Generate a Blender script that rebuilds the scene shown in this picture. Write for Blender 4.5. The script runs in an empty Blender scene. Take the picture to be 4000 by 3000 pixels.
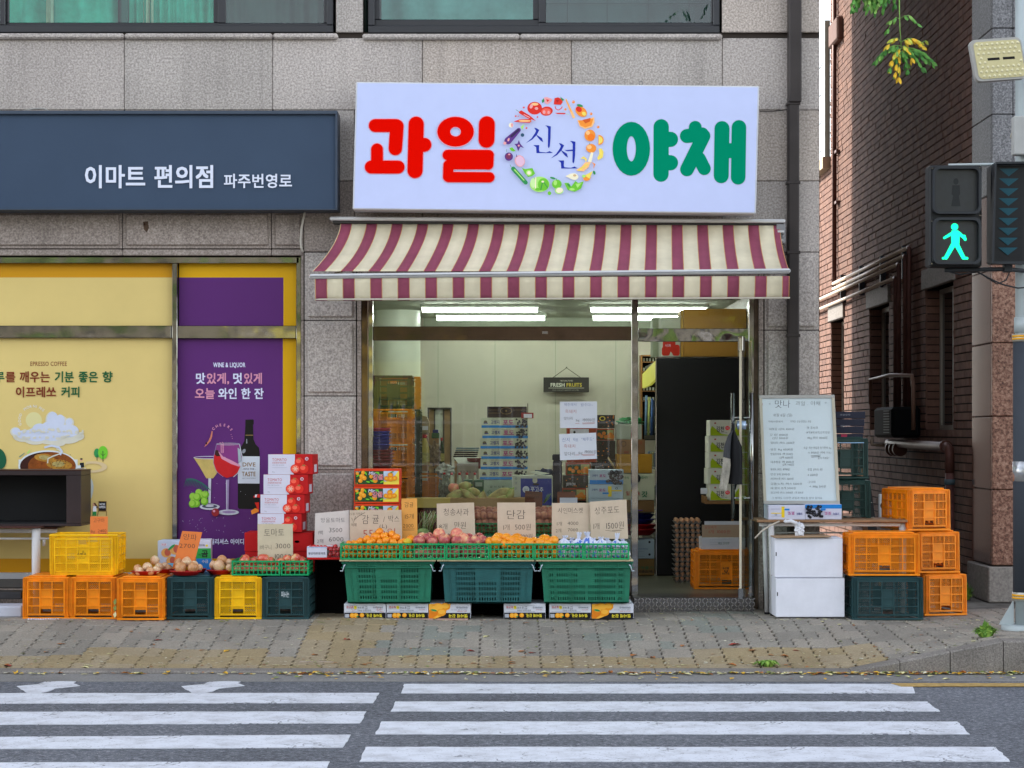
CHARS = '※→▣光品大株食가감갓강개걀게경계고곡곰과관광구국군귤그금기김까깨꼭나내노논농놓는늘능니다단달대도돼득들등디딜락란랭량럽레로루를리마막만많맛매머멋면명무문물미바박밖밤방배번병복봉북분사산살상생샤서선성세셔소손송수숙숭스시신싱쏘아안알앞애야양어없에역연열염영예오온와완왔왕요용우운울원월유육은음의이인일있자잔장전절점정제져조종좋주줄지직채천청추충커켓타택토트파판팩편포표품풋프피필하한합햇향현협홍흑'
import bpy, math, random
from mathutils import Vector, Matrix
random.seed(7)
PI = math.pi
SC = bpy.context.scene
COL = SC.collection
# ---------------------------------------------------------------- camera, world, sun, exposure
cam_d = bpy.data.cameras.new("camera")
cam_d.lens = 72.79
cam_d.sensor_width = 36.0
cam_d.shift_y = 0.045
cam_d.clip_start = 0.1
cam_d.clip_end = 2000
cam = bpy.data.objects.new("camera", cam_d)
COL.objects.link(cam)
cam.location = (0, 0, 1.5)
cam.rotation_euler = (math.radians(90), 0, 0)
SC.camera = cam
SUN_EL = math.radians(36)
SUN_AZ = math.radians(-52)          # measured from +Y towards +X: the sun stands behind the shop, to the left
wd = bpy.data.worlds.new("World")
SC.world = wd
wd.use_nodes = True
wn = wd.node_tree
for n in list(wn.nodes): wn.nodes.remove(n)
w_out = wn.nodes.new("ShaderNodeOutputWorld")
w_bg = wn.nodes.new("ShaderNodeBackground")
w_sky = wn.nodes.new("ShaderNodeTexSky")
w_sky.sky_type = 'NISHITA'
w_sky.sun_disc = False
w_sky.sun_elevation = SUN_EL
w_sky.sun_rotation = SUN_AZ
w_sky.air_density = 1.0
w_sky.dust_density = .6
w_hs = wn.nodes.new("ShaderNodeHueSaturation")
w_hs.inputs['Saturation'].default_value = 0.32
wn.links.new(w_sky.outputs[0], w_hs.inputs['Color'])
wn.links.new(w_hs.outputs[0], w_bg.inputs['Color'])
w_bg.inputs['Strength'].default_value = 0.15
wn.links.new(w_bg.outputs[0], w_out.inputs[0])
sun_d = bpy.data.lights.new("sun", 'SUN')
sun_d.energy = 2.6
sun_d.angle = math.radians(0.5)
sun_d.color = (1.0, 0.93, 0.82)
sun = bpy.data.objects.new("sun", sun_d)
COL.objects.link(sun)
sdir = Vector((math.sin(SUN_AZ) * math.cos(SUN_EL), math.cos(SUN_AZ) * math.cos(SUN_EL), math.sin(SUN_EL)))
sun.rotation_euler = sdir.to_track_quat('Z', 'Y').to_euler()
sun.location = (-20, 30, 30)
SC.view_settings.view_transform = 'Standard'
SC.view_settings.look = 'None'
SC.view_settings.exposure = 1.97
SC.view_settings.gamma = 1.0
SC.view_settings.use_curve_mapping = False
SC.render.engine = 'CYCLES'
SC.cycles.use_denoising = True
SC.cycles.max_bounces = 8
SC.cycles.transparent_max_bounces = 24
SC.cycles.caustics_reflective = False
SC.cycles.caustics_refractive = False
SC.cycles.sample_clamp_indirect = 4
# ---------------------------------------------------------------- helpers
F = 8088.0
def PX(px, Y): return (px - 2000.0) * Y / F
def PZ(py, Y): return 1.5 - (py - 1680.0) * Y / F
def G(px, py, z=0.0):
 s = (1.5 - z) * F / (py - 1680.0)
 return ((px - 2000.0) * s / F, s)
def lin(h):
 if isinstance(h, (tuple, list)):
  return (h[0], h[1], h[2], 1)
 h = h.lstrip('#')
 o = []
 for i in (0, 2, 4):
  c = int(h[i:i + 2], 16) / 255.0
  o.append(c / 12.92 if c <= 0.04045 else ((c + 0.055) / 1.055) ** 2.4)
 return (o[0], o[1], o[2], 1)
MATS = {}
def mat(name, col='808080', rough=0.6, metal=0.0, var=0.07, vs=6.0, bump=0.0, bs=60.0, emit=0.0, spec=0.25, ecol=None, coat=0.0, trans=0.0, sss=0.0):
 if name in MATS: return MATS[name]
 m = bpy.data.materials.new(name)
 m.use_nodes = True
 nt = m.node_tree
 b = nt.nodes['Principled BSDF']
 c = lin(col)
 b.inputs['Roughness'].default_value = rough
 b.inputs['Metallic'].default_value = metal
 b.inputs['Specular IOR Level'].default_value = spec
 b.inputs['Coat Weight'].default_value = coat
 b.inputs['Transmission Weight'].default_value = trans
 if sss:
  b.inputs['Subsurface Weight'].default_value = sss
  b.inputs['Subsurface Radius'].default_value = (0.01, 0.006, 0.004)
 b.inputs['Base Color'].default_value = c
 if var or bump:
  tc = nt.nodes.new('ShaderNodeTexCoord')
 if var:
  no = nt.nodes.new('ShaderNodeTexNoise'); no.inputs['Scale'].default_value = vs
  no.inputs['Detail'].default_value = 6; no.inputs['Roughness'].default_value = 0.65
  nt.links.new(tc.outputs['Object'], no.inputs['Vector'])
  mr = nt.nodes.new('ShaderNodeMapRange')
  mr.inputs['From Min'].default_value = 0.3; mr.inputs['From Max'].default_value = 0.7
  mr.inputs['To Min'].default_value = 1 - var * 1.6; mr.inputs['To Max'].default_value = 1 + var * 0.8
  nt.links.new(no.outputs['Fac'], mr.inputs['Value'])
  mx = nt.nodes.new('ShaderNodeVectorMath'); mx.operation = 'SCALE'
  mx.inputs[0].default_value = c[:3]
  nt.links.new(mr.outputs[0], mx.inputs['Scale'])
  nt.links.new(mx.outputs[0], b.inputs['Base Color'])
 if bump:
  n2 = nt.nodes.new('ShaderNodeTexNoise'); n2.inputs['Scale'].default_value = bs
  n2.inputs['Detail'].default_value = 4
  nt.links.new(tc.outputs['Object'], n2.inputs['Vector'])
  bp = nt.nodes.new('ShaderNodeBump'); bp.inputs['Strength'].default_value = bump
  bp.inputs['Distance'].default_value = 0.01
  nt.links.new(n2.outputs['Fac'], bp.inputs['Height'])
  nt.links.new(bp.outputs[0], b.inputs['Normal'])
 if emit:
  b.inputs['Emission Color'].default_value = lin(ecol or col)
  b.inputs['Emission Strength'].default_value = emit
 MATS[name] = m
 return m
def ramp_mat(name, stops, scale=40, detail=6, rough=0.6, bump=0.2, dist=0.004, kind='noise', second=None, metal=0, nrough=0.6, spec=0.25, streak=0):
 """speckled stone and the like: a colour ramp over noise; second = (scale, lo, hi) darkening by large noise"""
 if name in MATS: return MATS[name]
 m = bpy.data.materials.new(name); m.use_nodes = True
 nt = m.node_tree; b = nt.nodes['Principled BSDF']
 b.inputs['Roughness'].default_value = rough; b.inputs['Metallic'].default_value = metal
 b.inputs['Specular IOR Level'].default_value = spec
 tc = nt.nodes.new('ShaderNodeTexCoord')
 if kind == 'voronoi':
  no = nt.nodes.new('ShaderNodeTexVoronoi'); no.inputs['Scale'].default_value = scale
  out = no.outputs['Color']
  sp = nt.nodes.new('ShaderNodeSeparateColor'); nt.links.new(out, sp.inputs[0]); fac = sp.outputs[0]
 else:
  no = nt.nodes.new('ShaderNodeTexNoise'); no.inputs['Scale'].default_value = scale
  no.inputs['Detail'].default_value = detail; no.inputs['Roughness'].default_value = nrough
  fac = no.outputs['Fac']
 nt.links.new(tc.outputs['Object'], no.inputs['Vector'])
 cr = nt.nodes.new('ShaderNodeValToRGB')
 els = cr.color_ramp.elements
 while len(els) > 1: els.remove(els[-1])
 els[0].position = stops[0][0]; els[0].color = lin(stops[0][1])
 for p, c in stops[1:]:
  e = els.new(p); e.color = lin(c)
 nt.links.new(fac, cr.inputs[0])
 col = cr.outputs[0]
 if second:
  n2 = nt.nodes.new('ShaderNodeTexNoise'); n2.inputs['Scale'].default_value = second[0]; n2.inputs['Detail'].default_value = 5
  nt.links.new(tc.outputs['Object'], n2.inputs['Vector'])
  mr = nt.nodes.new('ShaderNodeMapRange'); mr.inputs['From Min'].default_value = .3; mr.inputs['From Max'].default_value = .7
  mr.inputs['To Min'].default_value = second[1]; mr.inputs['To Max'].default_value = second[2]
  nt.links.new(n2.outputs['Fac'], mr.inputs['Value'])
  vm = nt.nodes.new('ShaderNodeVectorMath'); vm.operation = 'SCALE'
  nt.links.new(col, vm.inputs[0]); nt.links.new(mr.outputs[0], vm.inputs['Scale']); col = vm.outputs[0]
 if streak:
  mp = nt.nodes.new('ShaderNodeVectorMath'); mp.operation = 'MULTIPLY'; mp.inputs[1].default_value = (9, 9, .55)
  nt.links.new(tc.outputs['Object'], mp.inputs[0])
  n3 = nt.nodes.new('ShaderNodeTexNoise'); n3.inputs['Scale'].default_value = 1.0; n3.inputs['Detail'].default_value = 6; nt.links.new(mp.outputs[0], n3.inputs['Vector'])
  m3 = nt.nodes.new('ShaderNodeMapRange'); m3.inputs['From Min'].default_value = .5; m3.inputs['From Max'].default_value = .75; m3.inputs['To Min'].default_value = 1; m3.inputs['To Max'].default_value = 1 - streak
  nt.links.new(n3.outputs['Fac'], m3.inputs['Value'])
  v3 = nt.nodes.new('ShaderNodeVectorMath'); v3.operation = 'SCALE'; nt.links.new(col, v3.inputs[0]); nt.links.new(m3.outputs[0], v3.inputs['Scale']); col = v3.outputs[0]
 nt.links.new(col, b.inputs['Base Color'])
 if bump:
  bp = nt.nodes.new('ShaderNodeBump'); bp.inputs['Strength'].default_value = bump; bp.inputs['Distance'].default_value = dist
  nt.links.new(fac, bp.inputs['Height']); nt.links.new(bp.outputs[0], b.inputs['Normal'])
 MATS[name] = m
 return m
def glass_mat(name, tint=(1, 1, 1), ior=1.7, rough=0.0):
 if name in MATS: return MATS[name]
 m = bpy.data.materials.new(name); m.use_nodes = True
 nt = m.node_tree
 for n in list(nt.nodes): nt.nodes.remove(n)
 o = nt.nodes.new('ShaderNodeOutputMaterial'); mx = nt.nodes.new('ShaderNodeMixShader')
 tr = nt.nodes.new('ShaderNodeBsdfTransparent'); gl = nt.nodes.new('ShaderNodeBsdfGlossy')
 tr.inputs[0].default_value = (*tint, 1); gl.inputs['Roughness'].default_value = rough
 fr = nt.nodes.new('ShaderNodeFresnel'); fr.inputs[0].default_value = ior
 ge = nt.nodes.new('ShaderNodeNewGeometry')
 ma = nt.nodes.new('ShaderNodeMath'); ma.operation = 'SUBTRACT'; ma.inputs[0].default_value = 1
 mb = nt.nodes.new('ShaderNodeMath'); mb.operation = 'MULTIPLY'
 nt.links.new(ge.outputs['Backfacing'], ma.inputs[1])
 nt.links.new(ma.outputs[0], mb.inputs[0]); nt.links.new(fr.outputs[0], mb.inputs[1])
 nt.links.new(mb.outputs[0], mx.inputs[0]); nt.links.new(tr.outputs[0], mx.inputs[1]); nt.links.new(gl.outputs[0], mx.inputs[2])
 nt.links.new(mx.outputs[0], o.inputs[0])
 MATS[name] = m
 return m
def thing(name, label=None, cat=None, loc=(0, 0, 0), rz=0.0, group=None, kind=None):
 o = bpy.data.objects.new(name, None); COL.objects.link(o)
 o.empty_display_size = 0.1
 o.location = loc; o.rotation_euler = (0, 0, rz)
 tag(o, label, cat, group, kind)
 return o
def tag(o, label=None, cat=None, group=None, kind=None):
 if label: o['label'] = label
 if cat: o['category'] = cat
 if group: o['group'] = group
 if kind: o['kind'] = kind
 return o
class MB:
 def __init__(s):
  s.V = []; s.Fc = []; s.M = []; s.S = []; s.mats = []
 def mi(s, m):
  if m not in s.mats: s.mats.append(m)
  return s.mats.index(m)
 def add(s, vs, fs, m, smooth=False):
  o = len(s.V); s.V.extend(vs); k = s.mi(m)
  for f in fs:
   s.Fc.append([i + o for i in f]); s.M.append(k); s.S.append(smooth)
  return s
 def box(s, x0, x1, y0, y1, z0, z1, m, b=0.0):
  if x0 > x1: x0, x1 = x1, x0
  if y0 > y1: y0, y1 = y1, y0
  if z0 > z1: z0, z1 = z1, z0
  if b <= 0:
   v = [(x, y, z) for z in (z0, z1) for y in (y0, y1) for x in (x0, x1)]
   return s.add(v, [(0, 2, 3, 1), (4, 5, 7, 6), (0, 1, 5, 4), (2, 6, 7, 3), (0, 4, 6, 2), (1, 3, 7, 5)], m)
  b = min(b, (x1 - x0) * .45, (y1 - y0) * .45, (z1 - z0) * .45)
  xs, ys, zs = (x0, x1), (y0, y1), (z0, z1)
  v = []; idx = {}
  for i in (0, 1):
   for j in (0, 1):
    for k in (0, 1):
     sx = b if i == 0 else -b; sy = b if j == 0 else -b; sz = b if k == 0 else -b
     idx[i, j, k] = len(v)
     v += [(xs[i], ys[j] + sy, zs[k] + sz), (xs[i] + sx, ys[j], zs[k] + sz), (xs[i] + sx, ys[j] + sy, zs[k])]
  q = lambda i, j, k, a: idx[i, j, k] + a
  f = []
  for i in (0, 1):
   r = [q(i, 0, 0, 0), q(i, 0, 1, 0), q(i, 1, 1, 0), q(i, 1, 0, 0)]; f.append(r if i == 0 else r[::-1])
   r = [q(0, i, 0, 1), q(1, i, 0, 1), q(1, i, 1, 1), q(0, i, 1, 1)]; f.append(r if i == 0 else r[::-1])
   r = [q(0, 0, i, 2), q(0, 1, i, 2), q(1, 1, i, 2), q(1, 0, i, 2)]; f.append(r if i == 0 else r[::-1])
  for i in (0, 1):
   for j in (0, 1):
    f.append([q(i, j, 0, 0), q(i, j, 0, 1), q(i, j, 1, 1), q(i, j, 1, 0)] if (i ^ j) else [q(i, j, 0, 1), q(i, j, 0, 0), q(i, j, 1, 0), q(i, j, 1, 1)])
    f.append([q(i, 0, j, 0), q(i, 1, j, 0), q(i, 1, j, 2), q(i, 0, j, 2)] if (i ^ j) == 0 else [q(i, 0, j, 2), q(i, 1, j, 2), q(i, 1, j, 0), q(i, 0, j, 0)])
    f.append([q(0, i, j, 1), q(0, i, j, 2), q(1, i, j, 2), q(1, i, j, 1)] if (i ^ j) else [q(1, i, j, 1), q(1, i, j, 2), q(0, i, j, 2), q(0, i, j, 1)])
  for i in (0, 1):
   for j in (0, 1):
    for k in (0, 1):
     r = [q(i, j, k, 0), q(i, j, k, 1), q(i, j, k, 2)]
     f.append(r if (i + j + k) % 2 else r[::-1])
  return s.add(v, f, m)
 def pbox(s, px0, px1, py0, py1, Y, D, m, b=0.0):
  """front face fills the given rectangle of the photograph at distance Y; D deep behind it"""
  return s.box(PX(px0, Y), PX(px1, Y), Y, Y + D, PZ(py1, Y), PZ(py0, Y), m, b)
 def prism(s, pts, y0, y1, m, axis='y', smooth=False):
  """polygon pts (x,z) extruded along y (or (y,z) along x, (x,y) along z)"""
  n = len(pts)
  mk = {'y': lambda p, t: (p[0], t, p[1]), 'x': lambda p, t: (t, p[0], p[1]), 'z': lambda p, t: (p[0], p[1], t)}[axis]
  v = [mk(p, y0) for p in pts] + [mk(p, y1) for p in pts]
  s.add(v, [list(range(n)), list(range(2 * n - 1, n - 1, -1))], m)
  o = len(s.V) - 2 * n; k = s.mi(m)
  for i in range(n):
   j = (i + 1) % n
   s.Fc.append([o + i, o + n + i, o + n + j, o + j]); s.M.append(k); s.S.append(smooth)
  return s
 def cyl(s, p0, p1, r0, m, r1=None, n=12, cap=True, smooth=True):
  if r1 is None: r1 = r0
  p0 = Vector(p0); p1 = Vector(p1); d = (p1 - p0)
  if d.length < 1e-9: return s
  d.normalize()
  a = Vector((0, 0, 1)) if abs(d.z) < .9 else Vector((1, 0, 0))
  u = d.cross(a).normalized(); w = d.cross(u)
  v = []
  for p, r in ((p0, r0), (p1, r1)):
   for i in range(n):
    t = 2 * PI * i / n
    v.append(tuple(p + u * (r * math.cos(t)) + w * (r * math.sin(t))))
  s.add(v, [(i, (i + 1) % n, n + (i + 1) % n, n + i) for i in range(n)], m, smooth)
  if cap:
   o = len(s.V) - 2 * n; k = s.mi(m)
   s.Fc.append([o + i for i in range(n)][::-1]); s.M.append(k); s.S.append(False)
   s.Fc.append([o + n + i for i in range(n)]); s.M.append(k); s.S.append(False)
  return s
 def tube(s, pts, r, m, n=8, r1=None):
  """one continuous swept tube through the points"""
  P = [Vector(p) for p in pts]; N = len(P); v = []; u = None
  for i, p in enumerate(P):
   d = ((P[i + 1] - p) if i == 0 else (p - P[i - 1]) if i == N - 1 else ((P[i + 1] - p).normalized() + (p - P[i - 1]).normalized()))
   d.normalize()
   if u is None:
    a = Vector((0, 0, 1)) if abs(d.z) < .9 else Vector((1, 0, 0)); u = d.cross(a).normalized()
   else:
    u = (u - d * u.dot(d)).normalized()
   w = d.cross(u)
   rr = r if r1 is None else r + (r1 - r) * i / (N - 1)
   for k in range(n):
    t = 2 * PI * k / n
    v.append(tuple(p + u * (rr * math.cos(t)) + w * (rr * math.sin(t))))
  f = [(i * n + k, i * n + (k + 1) % n, (i + 1) * n + (k + 1) % n, (i + 1) * n + k) for i in range(N - 1) for k in range(n)]
  f += [list(range(n))[::-1], [(N - 1) * n + k for k in range(n)]]
  return s.add(v, f, m, True)
 def lathe(s, prof, c, m, n=16, smooth=True, sx=1.0, sy=1.0):
  """prof: list of (r, z); closed at r=0 ends"""
  v = []
  for r, z in prof:
   for i in range(n):
    t = 2 * PI * i / n
    v.append((c[0] + sx * r * math.cos(t), c[1] + sy * r * math.sin(t), c[2] + z))
  f = [(j * n + i, j * n + (i + 1) % n, (j + 1) * n + (i + 1) % n, (j + 1) * n + i) for j in range(len(prof) - 1) for i in range(n)]
  s.add(v, f, m, smooth)
  return s
 def ball(s, c, rx, ry, rz, m, n=12, k=8, fn=None):
  v = [];
  for j in range(k + 1):
   ph = PI * j / k
   for i in range(n):
    t = 2 * PI * i / n
    x, y, z = math.sin(ph) * math.cos(t), math.sin(ph) * math.sin(t), -math.cos(ph)
    if fn: x, y, z = fn(x, y, z)
    v.append((c[0] + rx * x, c[1] + ry * y, c[2] + rz * z))
  f = [(j * n + i, j * n + (i + 1) % n, (j + 1) * n + (i + 1) % n, (j + 1) * n + i) for j in range(k) for i in range(n)]
  return s.add(v, f, m, True)
 def xform(s, M4, start=0):
  for i in range(start, len(s.V)):
   s.V[i] = tuple(M4 @ Vector(s.V[i]))
  return s
 def obj(s, name, parent=None, local=False, base=None, **kw):
  """link as one mesh object; vertices are world positions unless local"""
  if parent is not None and not local:
   o = parent
   off = Vector((0, 0, 0))
   while o is not None:
    off += o.location; o = o.parent
  elif parent is None and not local:
   if base is None and s.V:
    xs = [v[0] for v in s.V]; ys = [v[1] for v in s.V]; zs = [v[2] for v in s.V]
    off = Vector(((min(xs) + max(xs)) / 2, (min(ys) + max(ys)) / 2, min(zs)))
   else: off = Vector(base or (0, 0, 0))
  else: off = Vector((0, 0, 0))
  me = bpy.data.meshes.new(name)
  me.from_pydata([(v[0] - off.x, v[1] - off.y, v[2] - off.z) for v in s.V], [], s.Fc)
  for m in s.mats: me.materials.append(m)
  me.polygons.foreach_set('material_index', s.M)
  me.polygons.foreach_set('use_smooth', s.S)
  me.validate(); me.update()
  ob = bpy.data.objects.new(name, me); COL.objects.link(ob)
  if parent is not None: ob.parent = parent
  elif not local: ob.location = off
  tag(ob, **kw)
  return ob
def copy_tree(o, loc=None, rz=None, label=None, group=None, parent=None):
 c = o.copy(); COL.objects.link(c)
 if parent is not None: c.parent = parent
 if loc is not None: c.location = loc
 if rz is not None: c.rotation_euler = (0, 0, rz)
 if label: c['label'] = label
 if group: c['group'] = group
 for ch in KIDS.get(o.name, []):
  k = copy_tree(ch, parent=c)
  KIDS.setdefault(c.name, []).append(k)
 return c
KIDS = {}
def kids_of(root):
 """remember a prototype's children so that copy_tree can copy them"""
 for ob in list(COL.objects):
  if ob.parent is not None:
   l = KIDS.setdefault(ob.parent.name, [])
   if ob not in l: l.append(ob)
 return root
# ---- glyphs of Blender's own font
_G = {}
_fc = bpy.data.curves.new('glyph', 'FONT'); _fo = bpy.data.objects.new('glyph', _fc); COL.objects.link(_fo)
def glyph(ch, bold=0.0):
 k = (ch, bold)
 if k in _G: return _G[k]
 _fc.body = ch; _fc.offset = bold; _fc.resolution_u = 2
 bpy.context.view_layer.update()
 e = _fo.evaluated_get(bpy.context.evaluated_depsgraph_get())
 me = e.to_mesh()
 v = [(p.co.x, p.co.y) for p in me.vertices]; f = [list(p.vertices) for p in me.polygons]
 e.to_mesh_clear()
 if v:
  w = max(p[0] for p in v)
 else: w = 0.3
 cjk = ord(ch) > 0x1100
 _G[k] = (v, f, 0.93 if cjk else w + 0.07)
 return _G[k]
for _c in CHARS: glyph(_c); glyph(_c, -.012)
class Art:
 """flat print on a plane facing the street at distance Y; coordinates are those of a crop of the photograph (x0, y0, scale)"""
 def __init__(s, Y, x0=0, y0=0, sc=1.0, step=0.0003, mb=None, fn=None):
  s.mb = mb or MB(); s.Y = Y; s.x0 = x0; s.y0 = y0; s.sc = sc; s.k = 1; s.step = step; s.fn = fn
 def base(s, x0, y0, sc): s.x0, s.y0, s.sc = x0, y0, sc; return s
 def w(s, x, y):
  X = s.x0 + x * s.sc; Yp = s.y0 + y * s.sc
  p = (PX(X, s.Y), s.Y - s.k * s.step, PZ(Yp, s.Y))
  return s.fn(p) if s.fn else p
 def faces(s, pts, fs, m):
  s.mb.add([s.w(*p) for p in pts], fs, m); s.k += 1
 def poly(s, pts, m): s.faces(pts, [list(range(len(pts)))], m)
 def rect(s, x0, y0, x1, y1, m): s.poly([(x0, y0), (x1, y0), (x1, y1), (x0, y1)], m)
 def ell(s, cx, cy, rx, ry, m, a=0, n=20, t0=0, t1=360):
  c, d = math.cos(math.radians(a)), math.sin(math.radians(a)); pts = []
  for i in range(n + (0 if t1 - t0 >= 360 else 1)):
   t = math.radians(t0 + (t1 - t0) * i / n)
   x, y = rx * math.cos(t), ry * math.sin(t)
   pts.append((cx + x * c - y * d, cy + x * d + y * c))
  s.poly(pts, m)
 def ring(s, cx, cy, ro, ri, m, n=28):
  pts = []
  for i in range(n):
   t = 2 * PI * i / n
   pts += [(cx + ro[0] * math.cos(t), cy + ro[1] * math.sin(t)), (cx + ri[0] * math.cos(t), cy + ri[1] * math.sin(t))]
  s.faces(pts, [(2 * i, 2 * i + 1, (2 * i + 3) % (2 * n), (2 * i + 2) % (2 * n)) for i in range(n)], m)
 def cap(s, x0, y0, x1, y1, w, m, w1=None, n=9):
  """round-ended stroke"""
  w1 = w if w1 is None else w1
  a = math.atan2(y1 - y0, x1 - x0); pts = []
  for i in range(n):
   t = a + PI / 2 + PI * i / (n - 1); pts.append((x0 + w / 2 * math.cos(t), y0 + w / 2 * math.sin(t)))
  for i in range(n):
   t = a - PI / 2 + PI * i / (n - 1); pts.append((x1 + w1 / 2 * math.cos(t), y1 + w1 / 2 * math.sin(t)))
  s.poly(pts, m)
 def line(s, pts, w, m):
  """open polyline of constant width as one strip"""
  L = [];
  for i, p in enumerate(pts):
   a = pts[max(i - 1, 0)]; b = pts[min(i + 1, len(pts) - 1)]
   t = math.atan2(b[1] - a[1], b[0] - a[0]) + PI / 2
   L += [(p[0] + w / 2 * math.cos(t), p[1] + w / 2 * math.sin(t)), (p[0] - w / 2 * math.cos(t), p[1] - w / 2 * math.sin(t))]
  s.faces(L, [(2 * i, 2 * i + 1, 2 * i + 3, 2 * i + 2) for i in range(len(pts) - 1)], m)
 def text(s, t, x, y, size, m, bold=0.0, rot=0, jit=0.0, sx=1.0, width=None, shear=0.0):
  if bold:
   if width: width = width - bold * size; x = x + bold * size * .5
   st = s.step; s.step = st * .34; s.k = s.k / .34
   for ox, oy in ((-.6, -.6), (.6, -.6), (-.6, .6), (.6, .6)):
    s.text(t, x + ox * bold * size, y + oy * bold * size, size, m, 0, rot, 0, sx, width, shear)
   s.step = st; s.k = math.ceil(s.k * .34)
   return
  """t from (x, y) baseline left; size = height of the em; rot degrees clockwise; width squeezes to fit"""
  adv = 0
  tot = sum(0.32 if c == ' ' else glyph(c, bold)[2] for c in t)
  if width: sx = width / (tot * size)
  c, d = math.cos(math.radians(rot)), math.sin(math.radians(rot))
  V = []; Fs = []
  for ch in t:
   if ch == ' ': adv += 0.32; continue
   v, f, w = glyph(ch, -.012 if jit else bold)
   ja = random.uniform(-jit, jit) * 0.6; jy = random.uniform(-jit, jit) * 0.35; js = 1 + random.uniform(-jit, jit) * 0.5
   cj, dj = math.cos(ja), math.sin(ja); o = len(V)
   for gx, gy in v:
    gx, gy = gx - w / 2, gy - .35
    gx, gy = (gx * cj - gy * dj) * js, (gx * dj + gy * cj) * js
    lx = (adv + w / 2 + gx + shear * (gy + .35)) * size * sx; ly = -(gy + .35 + jy) * size
    V.append((x + lx * c - ly * d, y + lx * d + ly * c))
   Fs += [[i + o for i in q] for q in f]
   adv += w
  if V: s.faces(V, Fs, m)
 def obj(s, name, parent=None, **kw): return s.mb.obj(name, parent, **kw)
def rotmat(o, ax, ang):
 o = Vector(o)
 return Matrix.Translation(o) @ Matrix.Rotation(ang, 4, ax) @ Matrix.Translation(-o)
# ================================================================ GROUND
ROADZ = -0.20
KY = 14.41           # front face of the kerb
asphalt = ramp_mat('asphalt', [(0.34, '34373d'), (0.47, '575a61'), (0.57, '757880'), (0.66, 'b4b7be')], scale=42, detail=8, rough=.9, bump=.6, dist=.008, second=(.8, .78, 1.12), nrough=.85)
asphalt_p = ramp_mat('asphalt_edge', [(0.3, '6b6a69'), (0.55, '7f7e7d'), (0.75, '97958f')], scale=70, rough=.9, bump=.3, dist=.004, second=(2.5, .85, 1.1))
kerb_m = ramp_mat('kerb_granite', [(0.3, '5f5b57'), (0.5, '7d7873'), (0.7, '969089')], scale=90, rough=.85, bump=.3, second=(3, .75, 1.1))
def make_white_paint():
 m = bpy.data.materials.new('road_paint'); m.use_nodes = True
 nt = m.node_tree; b = nt.nodes['Principled BSDF']; b.inputs['Roughness'].default_value = .7
 tc = nt.nodes.new('ShaderNodeTexCoord')
 no = nt.nodes.new('ShaderNodeTexNoise'); no.inputs['Scale'].default_value = 5; no.inputs['Detail'].default_value = 8; no.inputs['Roughness'].default_value = .7
 nt.links.new(tc.outputs['Object'], no.inputs['Vector'])
 mr = nt.nodes.new('ShaderNodeValToRGB'); mr.color_ramp.elements[0].position = .3; mr.color_ramp.elements[0].color = lin('a9abb2'); mr.color_ramp.elements[1].position = .55; mr.color_ramp.elements[1].color = lin('cdd1da')
 nt.links.new(no.outputs['Fac'], mr.inputs[0])
 n2 = nt.nodes.new('ShaderNodeTexNoise'); n2.inputs['Scale'].default_value = 3.0; n2.inputs['Detail'].default_value = 5
 nt.links.new(tc.outputs['Object'], n2.inputs['Vector'])
 mixv = nt.nodes.new('ShaderNodeVectorMath'); mixv.operation = 'MULTIPLY_ADD'; mixv.inputs[1].default_value = (.9, .9, 0)
 nt.links.new(n2.outputs['Color'], mixv.inputs[0])
 sc = nt.nodes.new('ShaderNodeVectorMath'); sc.operation = 'MULTIPLY'; sc.inputs[1].default_value = (1.0, 1.6, 1)
 nt.links.new(tc.outputs['Object'], sc.inputs[0]); nt.links.new(sc.outputs[0], mixv.inputs[2])
 vo = nt.nodes.new('ShaderNodeTexVoronoi'); vo.feature = 'DISTANCE_TO_EDGE'; vo.inputs['Scale'].default_value = 2.6
 nt.links.new(mixv.outputs[0], vo.inputs['Vector'])
 lt = nt.nodes.new('ShaderNodeMapRange'); lt.inputs['From Min'].default_value = .006; lt.inputs['From Max'].default_value = .014
 nt.links.new(vo.outputs[0], lt.inputs['Value'])
 n3 = nt.nodes.new('ShaderNodeTexNoise'); n3.inputs['Scale'].default_value = 1.7
 nt.links.new(tc.outputs['Object'], n3.inputs['Vector'])
 gt = nt.nodes.new('ShaderNodeMapRange'); gt.inputs['From Min'].default_value = .46; gt.inputs['From Max'].default_value = .51
 gt.inputs['To Min'].default_value = 0; gt.inputs['To Max'].default_value = 1
 nt.links.new(n3.outputs['Fac'], gt.inputs['Value'])
 mxm = nt.nodes.new('ShaderNodeMath'); mxm.operation = 'MAXIMUM'
 nt.links.new(lt.outputs[0], mxm.inputs[0]); nt.links.new(gt.outputs[0], mxm.inputs[1])
 n4 = nt.nodes.new('ShaderNodeTexNoise'); n4.inputs['Scale'].default_value = 60; n4.inputs['Detail'].default_value = 3
 nt.links.new(tc.outputs['Object'], n4.inputs['Vector'])
 sp = nt.nodes.new('ShaderNodeMapRange'); sp.inputs['From Min'].default_value = .3; sp.inputs['From Max'].default_value = .36
 nt.links.new(n4.outputs['Fac'], sp.inputs['Value'])
 mn = nt.nodes.new('ShaderNodeMath'); mn.operation = 'MINIMUM'
 nt.links.new(mxm.outputs[0], mn.inputs[0]); nt.links.new(sp.outputs[0], mn.inputs[1])
 mx = nt.nodes.new('ShaderNodeMixRGB'); mx.inputs[1].default_value = lin('787b82')
 nt.links.new(mn.outputs[0], mx.inputs[0]); nt.links.new(mr.outputs[0], mx.inputs[2])
 nt.links.new(mx.outputs[0], b.inputs['Base Color'])
 return m
road_paint = make_white_paint()
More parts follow.
